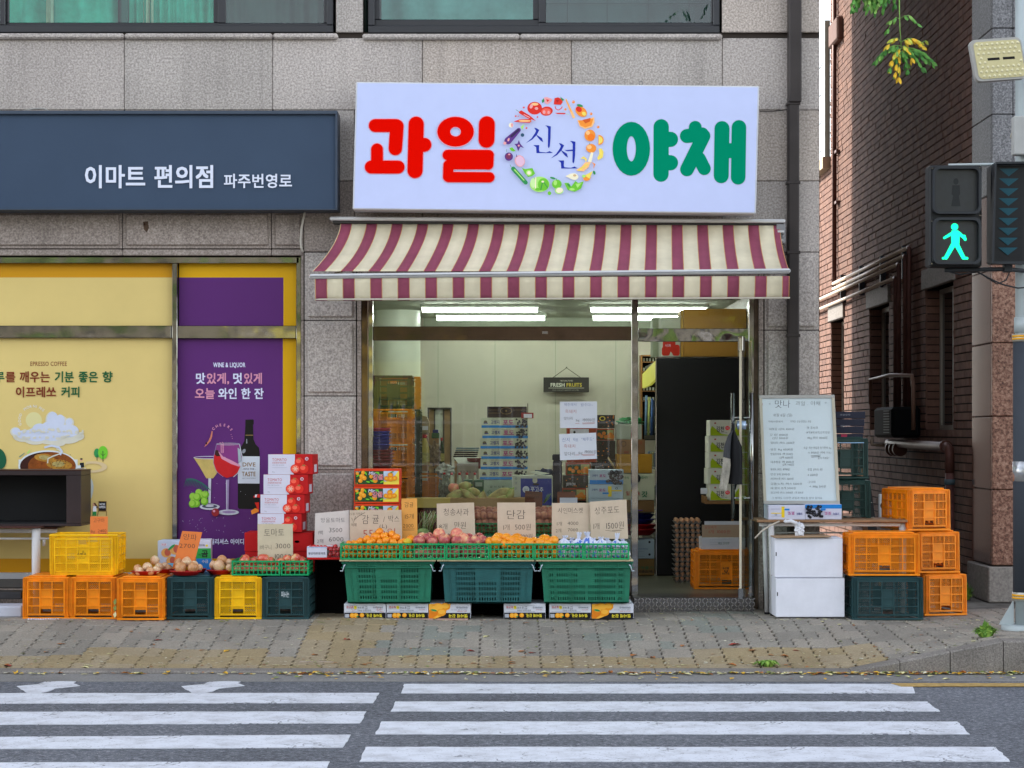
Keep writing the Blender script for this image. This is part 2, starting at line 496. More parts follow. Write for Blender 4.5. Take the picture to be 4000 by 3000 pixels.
yellow_paint = mat('yellow_paint', 'b0935a', .7, var=.25, vs=20)
road = tag(MB().box(-60, 60, -25, KY + .02, ROADZ - .3, ROADZ, asphalt).obj('road'), kind='structure')
ground = tag(MB().box(-400, 400, -400, 400, ROADZ - .9, ROADZ - .35, mat('soil', '6b675f', .9)).obj('ground'), kind='structure')
tag(MB().box(-30, 30, 13.98, KY - .002, ROADZ - .1, ROADZ + .004, asphalt_p).obj('gutter'), kind='structure')
def ground_poly(pts, z, m, name, parent=None, jag=True, **kw):
 """thin painted sheet traced on the road; edges broken up a little"""
 P = []
 n = len(pts)
 for i in range(n):
  a = pts[i]; b = pts[(i + 1) % n]
  ga = Vector(G(*a, z)); gb = Vector(G(*b, z)); L = (gb - ga).length; k = max(1, int(L / .07)) if jag else 1
  nrm = Vector((-(gb - ga).y, (gb - ga).x)).normalized() if L > 1e-6 else Vector((0, 0))
  for j in range(k):
   p = ga + (gb - ga) * (j / k) + nrm * (random.uniform(-.006, .006) if jag and j else 0)
   P.append((p.x, p.y))
 mb = MB(); mb.prism(P, z - .0035, z, m, axis='z')
 return mb.obj(name, parent, **kw)
zs = ROADZ + .004
rs = [((1580, 2671), (3560, 2671), (3574, 2707), (1567, 2707)),
  ((1544, 2740), (3622, 2740), (3672, 2778), (1526, 2778)),
  ((1490, 2818), (3740, 2818), (3788, 2867), (1467, 2867)),
  ((1428, 2917), (3890, 2917), (3945, 2974), (1404, 2974))]
ls = [((-900, 2708), (1482, 2706), (1457, 2745), (-900, 2748)),
  ((-900, 2780), (1431, 2779), (1405, 2824), (-900, 2833)),
  ((-900, 2884), (1370, 2869), (1339, 2919), (-900, 2928)),
  ((-900, 2980), (1288, 2974), (1272, 3030), (-900, 3040))]
for k, q in enumerate(ls + rs):
 ground_poly(q, zs, road_paint, 'crosswalk_stripe', kind='structure')
for ox, oy in ((0, 0), (643, 0)):
 ground_poly([(66 + ox, 2680), (150 + ox, 2672), (172 + ox, 2663), (255 + ox, 2660), (297 + ox, 2662), (285 + ox, 2668), (312 + ox, 2678), (215 + ox, 2688), (190 + ox, 2699), (150 + ox, 2708), (108 + ox, 2707)],
    zs, road_paint, 'road_arrow', kind='structure')
ground_poly([(3480, 2668), (5000, 2668), (5000, 2679), (3520, 2680)], ROADZ + .008, yellow_paint, 'yellow_line', kind='structure')
def kz(X):
 t = min(max((X - 2.36) / (3.42 - 2.36), 0), 1)
 return -.176 + t * .21
mb = MB()
xs = [-30, -6, -4.35, -3.15, -2.0, -1.0, 0, 1.0, 2.36, 2.7, 3.05, 3.42, 4.6, 6, 30]
for a, b in zip(xs[:-1], xs[1:]):
 a += .003; b -= .003
 za, zb = kz(a), kz(b)
 v = [(a, KY, ROADZ - .1), (b, KY, ROADZ - .1), (b, KY, zb - .012), (a, KY, za - .012), (b, KY + .012, zb), (a, KY + .012, za), (b, KY + .16, zb + .001), (a, KY + .16, za + .001), (a, KY + .16, ROADZ - .1), (b, KY + .16, ROADZ - .1)]
 mb.add(v, [(0, 1, 2, 3), (3, 2, 4, 5), (5, 4, 6, 7), (7, 6, 9, 8), (0, 3, 5, 7, 8), (1, 9, 6, 4, 2)], kerb_m)
tag(mb.obj('kerb'), kind='structure')
def pz(X, Y):
 zk = kz(X)
 t = min(max((Y - (KY + .16)) / (16.25 - KY - .16), 0), 1)
 t = t * t * (3 - 2 * t) * .35 + t * .65
 und = .006 * math.sin(X * 2.1 + Y) + .004 * math.sin(X * 5.3 - Y * 3)
 return zk * (1 - t) + und * min(1, (Y - KY - .16) * 4)
def paver_mat(n, c, v=.16):
 return ramp_mat(n, [(0.3, c[0]), (0.5, c[1]), (0.72, c[2])], scale=75, detail=8, rough=.9, bump=.5, dist=.004, second=(1.6, 1 - v, 1 + v * .6), nrough=.75)
PG = [paver_mat('paver_grey_a', ('706b64', '8b867d', 'a7a196')), paver_mat('paver_grey_b', ('6a665f', '837e76', '9f998f')), paver_mat('paver_grey_c', ('746f67', '918a80', 'aba397'))]
PT = [paver_mat('paver_teal', ('676a64', '80837b', '9b9a91'))]
PYL = [paver_mat('paver_yellow_a', ('7a6d54', '948466', 'ab9b7c')), paver_mat('paver_yellow_b', ('7b6f58', '968870', 'ada086'))]
joint_m = ramp_mat('joint_sand', [(0.3, '2c2a27'), (0.55, '454139'), (.62, '8b8570')], scale=60, rough=.95, bump=.3)
mb = MB()
W, L = .222, .262
def zz(t):
 t = (t / (L / 2)) % 1.0
 for a, b, u, v in ((0, .22, 0, 0), (.22, .40, 0, .024), (.40, .66, .024, -.012), (.66, .78, -.012, 0), (.78, 1.01, 0, 0)):
  if t <= b: return u + (v - u) * (t - a) / (b - a)
 return 0
cols = int(9.7 / W); y_start = KY + .165
T = [q * L / 2 + k * L / 2 for k in (0, 1) for q in (0, .22, .40, .66, .78)] + [L]
GX = .0072
for c in range(cols):
 for r in range(-1, 12):
  Y0 = y_start - .1 + r * L + .004 * math.sin(c * .9)
  if Y0 > 17.2 or Y0 + L < y_start + .02: continue
  halves = ((0, .5), (.5, 1)) if (c + r) % 2 == 0 else ((0, 1),)
  if c % 5 == 3: halves = ((0, .5), (.5, 1)) if r % 2 == 1 else ((0, 1),)
  for h0, h1 in halves:
   Xc = -4.9 + c * W + h0 * W; Ww = (h1 - h0) * W
   g = .0035 * (1 if r % 2 else 1.4)
   jx, jy = random.uniform(-.0015, .0015), random.uniform(-.0015, .0015)
   tilt = random.uniform(-.02, .02); dz = random.uniform(-.0025, .0025)
   gl = GX if h0 == 0 else .006; gr = GX if h1 == 1 else .006
   Lp, Rp = [], []
   for t in T:
    tt = min(max(t, g), L - g)
    yy = max(Y0 + tt, y_start)
    yt = tt
    wv = .005 * math.sin((Xc) * 9 + r)
    Lp.append((Xc + gl + zz(yt) + jx, yy + jy)); Rp.append((Xc + Ww - gr + zz(yt) + jx, yy + jy))
   xm, ym = Xc + Ww / 2, Y0 + L / 2
   px = 2000 + F * xm / ym
   band = ym < 15.02 + (.16 if px > 2650 else .05) + (.13 * math.sin(xm * 1.9) if px < 1250 else 0)
   strip = (-1.60 < xm - (ym - 15) * .02 < -1.02)
   if px > 3440: band = False
   teal = (ym > 15.0 and ((380 < px < 740 and 15.1 < ym < 15.35) or 1470 < px < 1840 and ym < 15.95 or 2280 < px < 2620 and ym < 15.9 or 2700 < px < 2900 and ym > 15.8))
   pm = random.choice(PYL) if (band or strip) else PT[0] if (teal and random.random() < .6) else random.choice(PG)
   pts = Lp + Rp[::-1]
   n = len(pts)
   top = [(x, y, pz(x, y) + dz + tilt * (x - xm)) for x, y in pts]
   ring = [(x, y, z - .005) for x, y, z in top]
   top = [(x + (.004 if i < len(T) else -.004), y + (ym - y) * .025, z) for i, (x, y, z) in enumerate(top)]
   low = [(x, y, z - .03) for x, y, z in ring]
   v = top + ring + low
   m_ = len(T); f = []
   for i in range(m_ - 1):
    f.append((i + 1, 2 * m_ - 2 - i, 2 * m_ - 1 - i, i))
   for i in range(n):
    j = (i + 1) % n
    f.append((n + i, n + j, j, i)); f.append((2 * n + i, 2 * n + j, n + j, n + i))
   mb.add(v, f, pm)
pavement = tag(mb.obj('pavement', base=(0, 15.5, 0)), kind='structure')
mb = MB(); NX = 40; ys = [KY + .16 + i * .22 for i in range(13)]
xs = [-30, -4.9] + [-4.9 + i * (9.7 / NX) for i in range(1, NX)] + [4.8, 30]
v = [(x, y, pz(min(max(x, -4.9), 4.8), y) - (.016 if -4.95 < x < 4.85 else .001)) for y in ys for x in xs]
nx = len(xs)
mb.add(v, [(j * nx + i, j * nx + i + 1, (j + 1) * nx + i + 1, (j + 1) * nx + i) for j in range(len(ys) - 1) for i in range(nx - 1)], joint_m)
tag(mb.obj('sand_bed'), kind='structure')
tag(MB().box(-30, 30, 17.205, 60, -.3, -.006, ramp_mat('alley_concrete', [(0.3, '4a4744'), (0.6, '6b6762')], scale=8, rough=.9, bump=.3)).obj('alley_floor'), kind='structure')
LEAF = [mat('leaf_yellow', 'd8ac38', .7, var=.2, vs=30), mat('leaf_pale', 'd6cf98', .7, var=.2, vs=30), mat('leaf_brown', 'a86a38', .7, var=.2, vs=30),
  mat('leaf_red', '9c3a2e', .7, var=.2, vs=30), mat('leaf_green', '7d8a45', .7, var=.2, vs=30), mat('leaf_white', 'd8d4bd', .7, var=.2, vs=30)]
def leaf(mb, x, y, z, s, m, flat=.25):
 a = random.uniform(0, 2 * PI); w = s * random.uniform(.35, .6)
 c, d = math.cos(a), math.sin(a)
 P = [(-s, 0, .0), (-s * .4, w * .8, s * flat), (s * .3, w, s * flat * .8), (s, 0, s * .15), (s * .35, -w * .9, s * flat * 1.2), (-s * .45, -w, s * flat * .5), (0, 0, .1 * s)]
 r = random.uniform(.3, 1.2)
 v = [(x + p[0] * c - p[1] * d, y + p[0] * d + p[1] * c, z + .001 + p[2] * r) for p in P]
 mb.add(v, [(0, 6, 1), (1, 6, 2), (2, 6, 3), (3, 6, 4), (4, 6, 5), (5, 6, 0)], m)
mb = MB()
def gutz(Y): return ROADZ + .004
for i in range(1100):           # drift in the gutter
 px = random.uniform(-100, 4100); dens = .25 if px < 1100 else .7 if px < 3300 else 1.0
 if random.random() > dens: continue
 y = KY - abs(random.gauss(0, .035)) - .012
 if random.random() < .12: y = KY - random.uniform(.02, .4)
 leaf(mb, PX(px, y), y, ROADZ + .005 + random.uniform(0, .012), random.uniform(.014, .036), random.choice([LEAF[0], LEAF[1], LEAF[1], LEAF[5], LEAF[2], LEAF[4], LEAF[0]]))
for i in range(1700):           # crumbs on the pavers, thickest near the kerb and against the boxes
 px = random.uniform(-50, 3900)
 y = random.choice([random.uniform(14.6, 16.9), 14.6 + abs(random.gauss(0, .25)), 16.4 - abs(random.gauss(0, .12))])
 x = PX(px, y)
 leaf(mb, x, y, pz(x, y), random.uniform(.006, .016) * random.choice((1, 1, 1, 1.8)), random.choice([LEAF[1], LEAF[5], LEAF[5], LEAF[4], LEAF[2], LEAF[1]]), .1)
for px, py, m, s in ((30, 2605, 3, .05), (620, 2508, 3, .035), (690, 2450, 2, .03), (790, 2565, 2, .03), (1355, 2508, 3, .035), (885, 2568, 0, .045), (1040, 2530, 1, .028), (2080, 2573, 3, .035),
      (1840, 2575, 3, .035), (1850, 2598, 2, .03), (2040, 2570, 2, .04), (2870, 2470, 3, .05), (2665, 2492, 2, .035), (2475, 2578, 2, .04), (2550, 2582, 2, .04), (3110, 2485, 3, .03), (2940, 2573, 2, .05), (3065, 2583, 2, .035),
      (240, 2560, 2, .04), (600, 2484, 2, .025), (180, 2575, 2, .03), (1900, 2540, 1, .045), (2860, 2602, 2, .04), (1720, 2506, 2, .03), (1230, 2578, 2, .03), (2000, 2595, 2, .03), (1420, 2600, 2, .04), (3600, 2480, 2, .02), (330, 2612, 1, .03)):
 z0 = -.08
 for _ in range(4):
  x, y = G(px, py, z0); z0 = pz(x, max(y, KY + .17))
 leaf(mb, x, max(y, KY + .17), z0, s, LEAF[m], .3)
for px, m in ((490, 2), (60, 0), (880, 0), (1180, 0), (2385, 2), (2130, 1), (2740, 0), (3560, 2), (3620, 5), (3760, 2), (540, 1), (3200, 2), (1410, 2)):
 leaf(mb, PX(px, KY - .03), KY - .04, ROADZ + .01, random.uniform(.03, .045), LEAF[m], .5)
tag(mb.obj('fallen_leaves', base=(0, 15, 0)), 'dry yellow and brown leaves scattered along the gutter and over the pavers', 'leaves', kind='stuff')
z0 = pz(*G(3250, 2525, -.08)); x, y = G(3255, 2524, z0)
mb = MB(); mb.add([(x - .06, y - .07, z0 + .004), (x + .05, y - .06, z0 + .012), (x + .075, y + .07, z0 + .016), (x - .03, y + .075, z0 + .004), (x + .01, y, z0 + .03)], [(0, 1, 4), (1, 2, 4), (2, 3, 4), (3, 0, 4)], mat('wrapper_pink', 'b86a72', .4))
mb.add([(x - .04, y + .01, z0 + .026), (x + .05, y + .012, z0 + .026), (x + .055, y + .035, z0 + .022), (x - .03, y + .035, z0 + .02)], [(0, 1, 2, 3)], mat('wrapper_white', 'd8cfd0', .4))
tag(mb.obj('snack_wrapper'), 'crumpled pink and white wrapper lying on the grey pavers', 'litter')
z0 = pz(*G(1230, 2590, -.14)); x, y = G(1225, 2592, z0)
mb = MB(); mb.prism([(x - .1, y - .05), (x + .0, y - .01), (x + .14, y - .045), (x + .15, y - .03), (x + .02, y + .03), (x - .03, y + .06), (x - .09, y + .02)], z0 + .012, z0 + .017, mat('cardboard_scrap', 'a8988a', .8), axis='z')
tag(mb.obj('cardboard_scrap'), 'torn scrap of pale cardboard lying on the yellow pavers by the kerb', 'cardboard')
GRN = [mat('weed_green', '5f8a34', .6, var=.2, vs=40), mat('weed_green_light', '86a848', .6, var=.2, vs=40)]
def weed(px, py, r, h, n, label, z=None, Y=None):
 mb = MB()
 if z is None:
  z = -.05
  for _ in range(4): x, y = G(px, py, z); z = pz(x, y)
 else:
  x, y = PX(px, Y), Y
 for i in range(n):
  a = random.uniform(0, 2 * PI); q = r * random.random() ** .5
  bx, by = x + q * math.cos(a) * .4, y + q * math.sin(a) * .4
  tx, ty, tz = x + q * math.cos(a), y + q * math.sin(a) * .6, z + h * random.uniform(.25, 1) * (1.1 - q / r * .7)
  w = random.uniform(.008, .016); c, d = -math.sin(a) * w, math.cos(a) * w
  mx, my, mz = (bx + tx) / 2, (by + ty) / 2, (z + tz) / 2 + .03
  m = random.choice(GRN)
  mb.add([(bx - c * .3, by - d * .3, z), (bx + c * .3, by + d * .3, z), (mx + c, my + d, mz), (mx - c, my - d, mz), (tx, ty, tz)], [(0, 1, 2, 3), (3, 2, 4)], m)
 tag(mb.obj('weed'), label, 'weed', group='weeds by the pavement')
weed(3850, 2488, .11, .13, 220, 'bushy green weed growing beside the foot of the signal pole')
weed(3000, 2598, .12, .035, 70, 'flat green weed in the pavers near the kerb edge')
weed(3770, 2250, .1, .22, 160, 'dark leafy weed behind the orange crates at the granite corner', z=0, Y=18.3)
# ================================================================ SHOP BUILDING
granite = ramp_mat('granite_pink', [(0.30, '7c7571'), (0.42, '98908b'), (0.50, 'aca49e'), (0.57, 'beb5ae'), (0.70, 'd4cec9')], scale=62, detail=5, rough=.55, bump=.12, dist=.002, second=(.9, .86, 1.1), nrough=.72, streak=.14)
granites = [granite] + [ramp_mat('granite_pink_%s' % n_, st_, scale=62, detail=5, rough=.55, bump=.12, dist=.002, second=(1.1, .84, 1.1), nrough=.72, streak=.18) for n_, st_ in (('warm', [(0.30, '7a726c'), (0.42, '978d86'), (0.50, 'ada298'), (0.57, 'c0b4aa'), (0.70, 'd6cdc6')]), ('cool', [(0.30, '7a7470'), (0.42, '948d88'), (0.50, 'a8a19b'), (0.57, 'bab2ab'), (0.70, 'd2ccc7')]))]
granite_d = ramp_mat('granite_dark', [(0.3, '6a605b'), (0.5, '988c84'), (0.7, 'c0b4ab')], scale=62, detail=5, rough=.55, bump=.12, dist=.002, second=(1.5, .8, 1.1), nrough=.72, streak=.22)
joint_d = mat('stone_joint', '3a332e', .9)
alu_dark = mat('frame_dark', '2b2c30', .35, .3, var=.05, spec=.5)
def steel_mat(name, col, rough, wave):
 if name in MATS: return MATS[name]
 m = mat(name, col, rough, 1.0, var=.12, vs=4)
 nt = m.node_tree; b = nt.nodes['Principled BSDF']
 tc = nt.nodes.new('ShaderNodeTexCoord'); no = nt.nodes.new('ShaderNodeTexNoise'); no.inputs['Scale'].default_value = 3.2; no.inputs['Detail'].default_value = 1.5
 nt.links.new(tc.outputs['Object'], no.inputs['Vector'])
 bp = nt.nodes.new('ShaderNodeBump'); bp.inputs['Strength'].default_value = wave; bp.inputs['Distance'].default_value = .03
 nt.links.new(no.outputs['Fac'], bp.inputs['Height']); nt.links.new(bp.outputs[0], b.inputs['Normal'])
 return m
steel = steel_mat('stainless', '8f8f8d', .12, .5)
steel_b = steel_mat('stainless_brown', '5c5048', .14, .3)
steel_w = steel_mat('stainless_wavy', '96989c', .1, 1.3)
SY = 17.30
shop = thing('shop_building', 'pink granite clad building with two shopfronts at street level and dark framed windows above', 'building', (0, SY, 0))
mb = MB()
def core(px0, px1, py0, py1, Y=SY + .035, D=.3): mb.pbox(px0, px1, py0, py1, Y, D, joint_d)
XL, XR = -30.0, PX(3203, SY)
def wall_rect(px0, px1, py0, py1): core(px0, px1, py0, py1)
LFT = 2000 + XL * F / SY
wall_rect(LFT, 3201, -3800, -700)        # above the upper windows
wall_rect(LFT, 3201, 127, 1000)          # between
wall_rect(1180, 1412, 1000, 2400)        # stone pier
wall_rect(2962, 3201, 1000, 2400)        # right pier
wall_rect(1310, 1420, -700, 127); wall_rect(2818, 3201, -700, 127)
wall_rect(1412, 2962, 1000, 1120)
wall_rect(LFT, -1000, -700, 127); wall_rect(LFT, -2200, 1000, 2400)
wall_rect(-2200, 1180, 2372, 2405)
def slab(px0, px1, py0, py1, Y=SY, m=None, bev=.006, g=2.0, D=.034):
 m = m or random.choice(granites)
 mb.pbox(px0 + g / 2, px1 - g / 2, py0 + g / 2, py1 - g / 2, Y, D, m, bev)
def slab2(px0, px1, py0, py1, m=granite, inset=14):
 """slab with a grooved margin: flat border plus a raised field"""
 slab(px0, px1, py0, py1, SY, m, .004, 3)
 mb.pbox(px0 + inset, px1 - inset, py0 + inset, py1 - inset, SY - .022, .02, m, .012)
for r0, r1 in ((-3800, -3100), (-3100, -2400), (-2400, -1700), (-1700, -1000), (-1000, -700)):
 for k in range(int((LFT)//583), 6): slab(max(k * 583 - 98, LFT), min(k * 583 + 485, 3201), r0, r1)
for k in range(11): slab(485 - 580 * (k + 1), 485 - 580 * k, 148, 430)
for a, b in ((485, 1065), (1065, 1650), (1650, 2232), (2232, 2822), (2822, 3201)): slab(a, b, 148, 430)
for a, b in ((-5735, -1000), (-1000, -104), (-104, 485), (485, 1065), (1065, 1385), (1385, 1650), (1650, 2232), (2232, 2822), (2822, 3201)):
 slab(a, b, 430, 707)
for a, b in ((1186, 1385), (1385, 1650), (1650, 2232), (2232, 2822)): slab(a, b, 707, 984, m=granite_d)
slab(2822, 3201, 707, 985)
for a, b in ((-5735, -1000), (-1000, -104), (-104, 478), (478, 1060), (1060, 1186)):
 slab(a, b, 707, 820); slab2(a, b, 822, 972, granite_d)
 mb.pbox(a + 1, b - 1, 974, 998, SY - .012, .05, granite_d, .006)
slab(1412, 2962, 985, 1120, m=granite_d)
slab(1312, 1418, -700, 127); slab(2820, 3201, -250, 127); slab(2820, 3201, -700, -250)
for a, b in ((985, 1252), (1252, 1547), (1547, 1835), (1835, 2390)):
 slab2(1188, 1392, a, b); mb.pbox(1395, 1411, a + 1, b - 1, SY - .006, .04, granite_d, .003)
 mb.pbox(1176, 1186, a + 1, b - 1, SY - .006, .04, granite_d, .003)
mb.pbox(1188, 1392, 1835, 2390, SY - .001, .036, granite_d)
for a, b in ((985, 1290), (1290, 1560), (1560, 1850), (1850, 2390)):
 slab2(2985, 3200, a, b); mb.pbox(2964, 2982, a + 1, b - 1, SY - .006, .04, granite_d, .003)
mb.pbox(-5735, 1178, 2300, 2412, SY - .03, .1, granite_d, .01)
mb.pbox(-5735, 1178, 2262, 2297, SY + .02, .1, mat('stone_base_grey', '5c5a58', .7), .006)
xr = PX(3201, SY)
mb.box(xr - .3, xr + .001, SY + .34, 26.5, 0, 13.5, granite_d)
mb.box(xr - .005, xr + .004, SY + .035, SY + .34, 0, 13.4, granite_d)
mb.box(XL, XL + .3, SY + .34, 26.5, 0, 13.5, granite_d)
mb.box(XL, xr, 26.5, 26.8, 0, 13.5, granite_d)
mb.box(XL, xr, SY - .02, 26.8, 13.5, 13.9, granite_d)
mb.obj('wall', shop)
mb = MB()
for a, b in ((-2600, 485), (485, 1065), (1065, 1320)):
 mb.pbox(a + 1, b - 1, 129, 150, SY - .05, .08, granite, .014)
mb.pbox(1415, 2030, 131, 152, SY - .05, .08, granite, .014); mb.pbox(2032, 2822, 131, 152, SY - .05, .08, granite, .014)
mb.obj('sill', shop)
glass = glass_mat('glass_clear', (.96, .985, .97), 1.5)
glass_t = glass_mat('glass_upper', (.80, .93, .90), 1.6)
room_dark = mat('upper_room', '24524a', .8)
curtain = mat('curtain_teal', '36b49c', .6, var=.25, vs=3, emit=.0)
curtain2 = mat('curtain_pale', 'c9cdb2', .6, var=.2, vs=3)
def upper_window(outer, panes, name_c):
 w = MB()
 x0, x1, y1 = outer
 for pr in ((x0, x1, y1 - 30, y1), (x0, x0 + 26, -700, y1 - 30), (x1 - 26, x1, -700, y1 - 30), (x0 + 26, x1 - 26, -700, -660)):
  w.pbox(*pr, SY + .015, .12, alu_dark, .006)
 fr = w.obj('window', shop)
 for q, (a, b, yb, Y, t, mt) in enumerate(panes):
  s = MB()
  s.pbox(a, b, yb - t, yb, Y, .04, alu_dark, .006); s.pbox(a, a + t, -640, yb - t, Y, .04, alu_dark, .006); s.pbox(b - t, b, -640, yb - t, Y, .04, alu_dark, .006)
  s.pbox(a + 10, b - 10, yb - t * .45, yb - t * .3, Y - .012, .02, alu_dark)
  s.obj('sash', fr)
  MB().pbox(a + t, b - t, -640, yb - t, Y + .015, .006, mt).obj('pane', fr)
 return fr
f1 = upper_window((-1000, 1302, 127), [(-1000, 20, 118, SY + .05, 20, glass_t), (6, 862, 116, SY + .10, 28, glass_t), (850, 1296, 122, SY + .05, 32, glass_t)], 0)
f2 = upper_window((1437, 2812, 129), [(1448, 2118, 112, SY + .10, 36, glass_t), (2105, 2806, 116, SY + .05, 28, glass_t)], 0)
mb = MB()
for a, b in ((-1400, 1300), (1437, 2810)):
 mb.box(PX(a, SY) - .3, PX(b, SY) + .3, SY + .34, 22, 4.55, 4.6, room_dark);
mb.box(XL + .3, xr - .3, 22, 22.2, 4.6, 13.4, room_dark)
mb.box(XL + .3, xr - .3, SY + .34, 22, 6.9, 7.0, mat('upper_ceiling', '6e7a74', .8))
for a in (-3.3, -1.3, 1.95):
 mb.box(a - .03, a + .03, SY + .34, 22, 4.6, 6.9, room_dark)
mb.obj('upper_room', shop)
def drape(px0, px1, Y, m, n, amp=.035, z0=4.75, z1=6.8):
 d = MB(); x0, x1 = PX(px0, Y), PX(px1, Y); v = []
 K = n * 8
 for i in range(K + 1):
  t = i / K; x = x0 + (x1 - x0) * t; y = Y + amp * math.sin(t * n * 2 * PI) + .01 * math.sin(t * n * 5.1)
  v += [(x, y, z0), (x, y, z1)]
 d.add(v, [(2 * i, 2 * i + 2, 2 * i + 3, 2 * i + 1) for i in range(K)], m, True)
 d.obj('curtain', shop)
drape(30, 460, SY + .5, curtain, 4, .05); drape(480, 860, SY + .42, curtain, 12, .02); drape(560, 600, SY + .4, curtain2, 2)
drape(180, 210, SY + .45, curtain2, 1, .02)
drape(880, 1300, SY + .42, mat('blind_dark', '3c4a48', .6, var=.15), 8, .012)
drape(1490, 2110, SY + .5, mat('blind_teal', '6f9a98', .6, var=.25, vs=2), 5, .02)
drape(2130, 2790, SY + .5, mat('blind_grey', '39474a', .6, var=.2, vs=2), 8, .004)
d = MB()
for a in (2215, 2370, 2530, 2690): d.pbox(a, a + 3, -300, 90, SY + .47, .004, mat('line_dark', '1f2a2d', .6, var=0))
d.pbox(2130, 2790, 12, 15, SY + .47, .004, mat('line_dark')); d.obj('curtain_tape', shop)
d = MB(); d.cyl((PX(567, SY - .0235), SY - .0235, PZ(877, SY)), (PX(567, SY), SY - .02, PZ(877, SY)), .012, mat('rust', '3a2415', .9), n=10)
a = Art(SY - .0225, mb=d); a.poly([(558, 866), (578, 864), (582, 890), (574, 908), (562, 896)], mat('stain', '5d4a3c', .9, var=.3, vs=60))
d.obj('anchor_hole', shop)
# ---------------------------------------------------------------- left storefront frame
FY = SY + .05
d = MB()
d.pbox(-2200, 1168, 1004, 1028, FY - .03, .1, steel, .003)
d.pbox(-2200, 668, 1272, 1320, FY, .05, steel, .004); d.pbox(694, 1156, 1272, 1322, FY, .05, steel, .004)
d.pbox(672, 692, 1028, 2262, FY - .02, .09, steel, .004)
d.pbox(1157, 1176, 1004, 2262, FY - .03, .1, steel, .004)
d.pbox(-300, -270, 1028, 2262, FY - .02, .09, steel, .004)
d.pbox(-2200, 1168, 2238, 2262, FY - .02, .09, mat('sill_white', 'b9bcc2', .5), .003)
d.obj('storefront_frame', shop)
MB().pbox(-2200, 1160, 1020, 2262, FY + .06, .02, mat('store_backing', '3a3530', .6)).obj('storefront_glass', shop)
# ---------------------------------------------------------------- right shop frame, glass, door surround
d = MB()
d.pbox(1412, 1438, 1120, 2330, SY + .02, .08, steel_b, .003); d.pbox(1438, 1457, 1120, 2330, SY + .05, .06, steel, .003)
d.pbox(1457, 2466, 1275, 1330, SY + .05, .06, steel_b, .003)
d.pbox(2494, 2924, 1283, 1334, SY + .04, .07, steel_w, .003)
d.pbox(2467, 2493, 1120, 2330, SY + .03, .1, steel, .003)
d.pbox(2925, 2946, 1120, 2330, SY + .03, .1, steel, .003); d.pbox(2946, 2963, 1120, 2400, SY + .05, .06, mat('frame_rusty', '7c6a58', .6, .3, var=.3, vs=5), .002)
d.pbox(1457, 2466, 2200, 2330, SY + .05, .06, steel_b, .003)
d.pbox(1412, 2963, 1112, 1126, SY + .03, .1, steel_b)
d.pbox(1438, 2466, 2330, 2400, SY + .0, .1, granite_d)
d.obj('shopfront_frame', shop)
for r in ((1457, 2466, 1126, 1275), (1457, 2466, 1330, 2200), (2494, 2924, 1126, 1283)):
 MB().pbox(*r, SY + .08, .008, glass).obj('shop_glass', shop)
a = Art(SY + .049);
for _ in range(26):
 px = random.uniform(1465, 2455); a.ell(px, random.uniform(1282, 1325), random.uniform(1, 2.2), random.uniform(1, 2.2), mat('speck', '241d18', .8, var=0), n=6)
a.rect(2118, 1294, 2140, 1304, mat('sticker_grey', 'a8a49c', .6)); a.obj('specks', shop)
plate = steel_mat('chequer_plate', '6c6c70', .35, .1)
d = MB(); Yt = 17.05
d.pbox(2474, 2944, 2334, 2398, Yt, .42, plate, .004)
for i in range(34):
 for j in range(5):
  px = 2482 + i * 14; py = 2341 + j * 12.5; sgn = 1 if (i + j) % 2 else -1
  c = (PX(px, Yt), PZ(py, Yt)); dx = .009; dz = .009 * sgn; w = .0036
  q = [(c[0] - dx - w * sgn * .7, c[1] - dz + w), (c[0] - dx + w * sgn * .7, c[1] - dz - w), (c[0] + dx + w * sgn * .7, c[1] + dz - w), (c[0] + dx - w * sgn * .7, c[1] + dz + w)]
  d.add([(x, Yt - .0025, z) for x, z in q], [(0, 1, 2, 3) if sgn > 0 else (3, 2, 1, 0)], steel_mat('plate_bead', 'a4a4a8', .25, .05))
d.obj('door_step', shop)
# ---------------------------------------------------------------- downpipe
dp = thing('downpipe', 'dark brown square downpipe running down the stone pier', 'downpipe', (PX(3100, SY - .12), SY - .1, 0))
bz = mat('downpipe_brown', '3a3534', .45, .3, var=.15, vs=3)
MB().pbox(3082, 3132, -3600, 400, SY - .14, .12, bz, .012).obj('upper_pipe', dp)
MB().pbox(3079, 3123, 402, 2380, SY - .12, .1, bz, .012).obj('lower_pipe', dp)
for y in (402, 712, 985, 1310): MB().pbox(3075, 3127, y - 6, y + 6, SY - .125, .11, bz, .003).obj('pipe_collar', dp)
d = MB(); d.tube([(PX(2968, SY - .02), SY - .02, PZ(436, SY)), (PX(3010, SY - .03), SY - .03, PZ(438, SY)), (PX(3078, SY - .02), SY - .02, PZ(430, SY))], .004, mat('cable_dark', '37322f', .6))
tag(d.obj('cable'), 'thin dark cable between the white sign and the downpipe', 'cable')
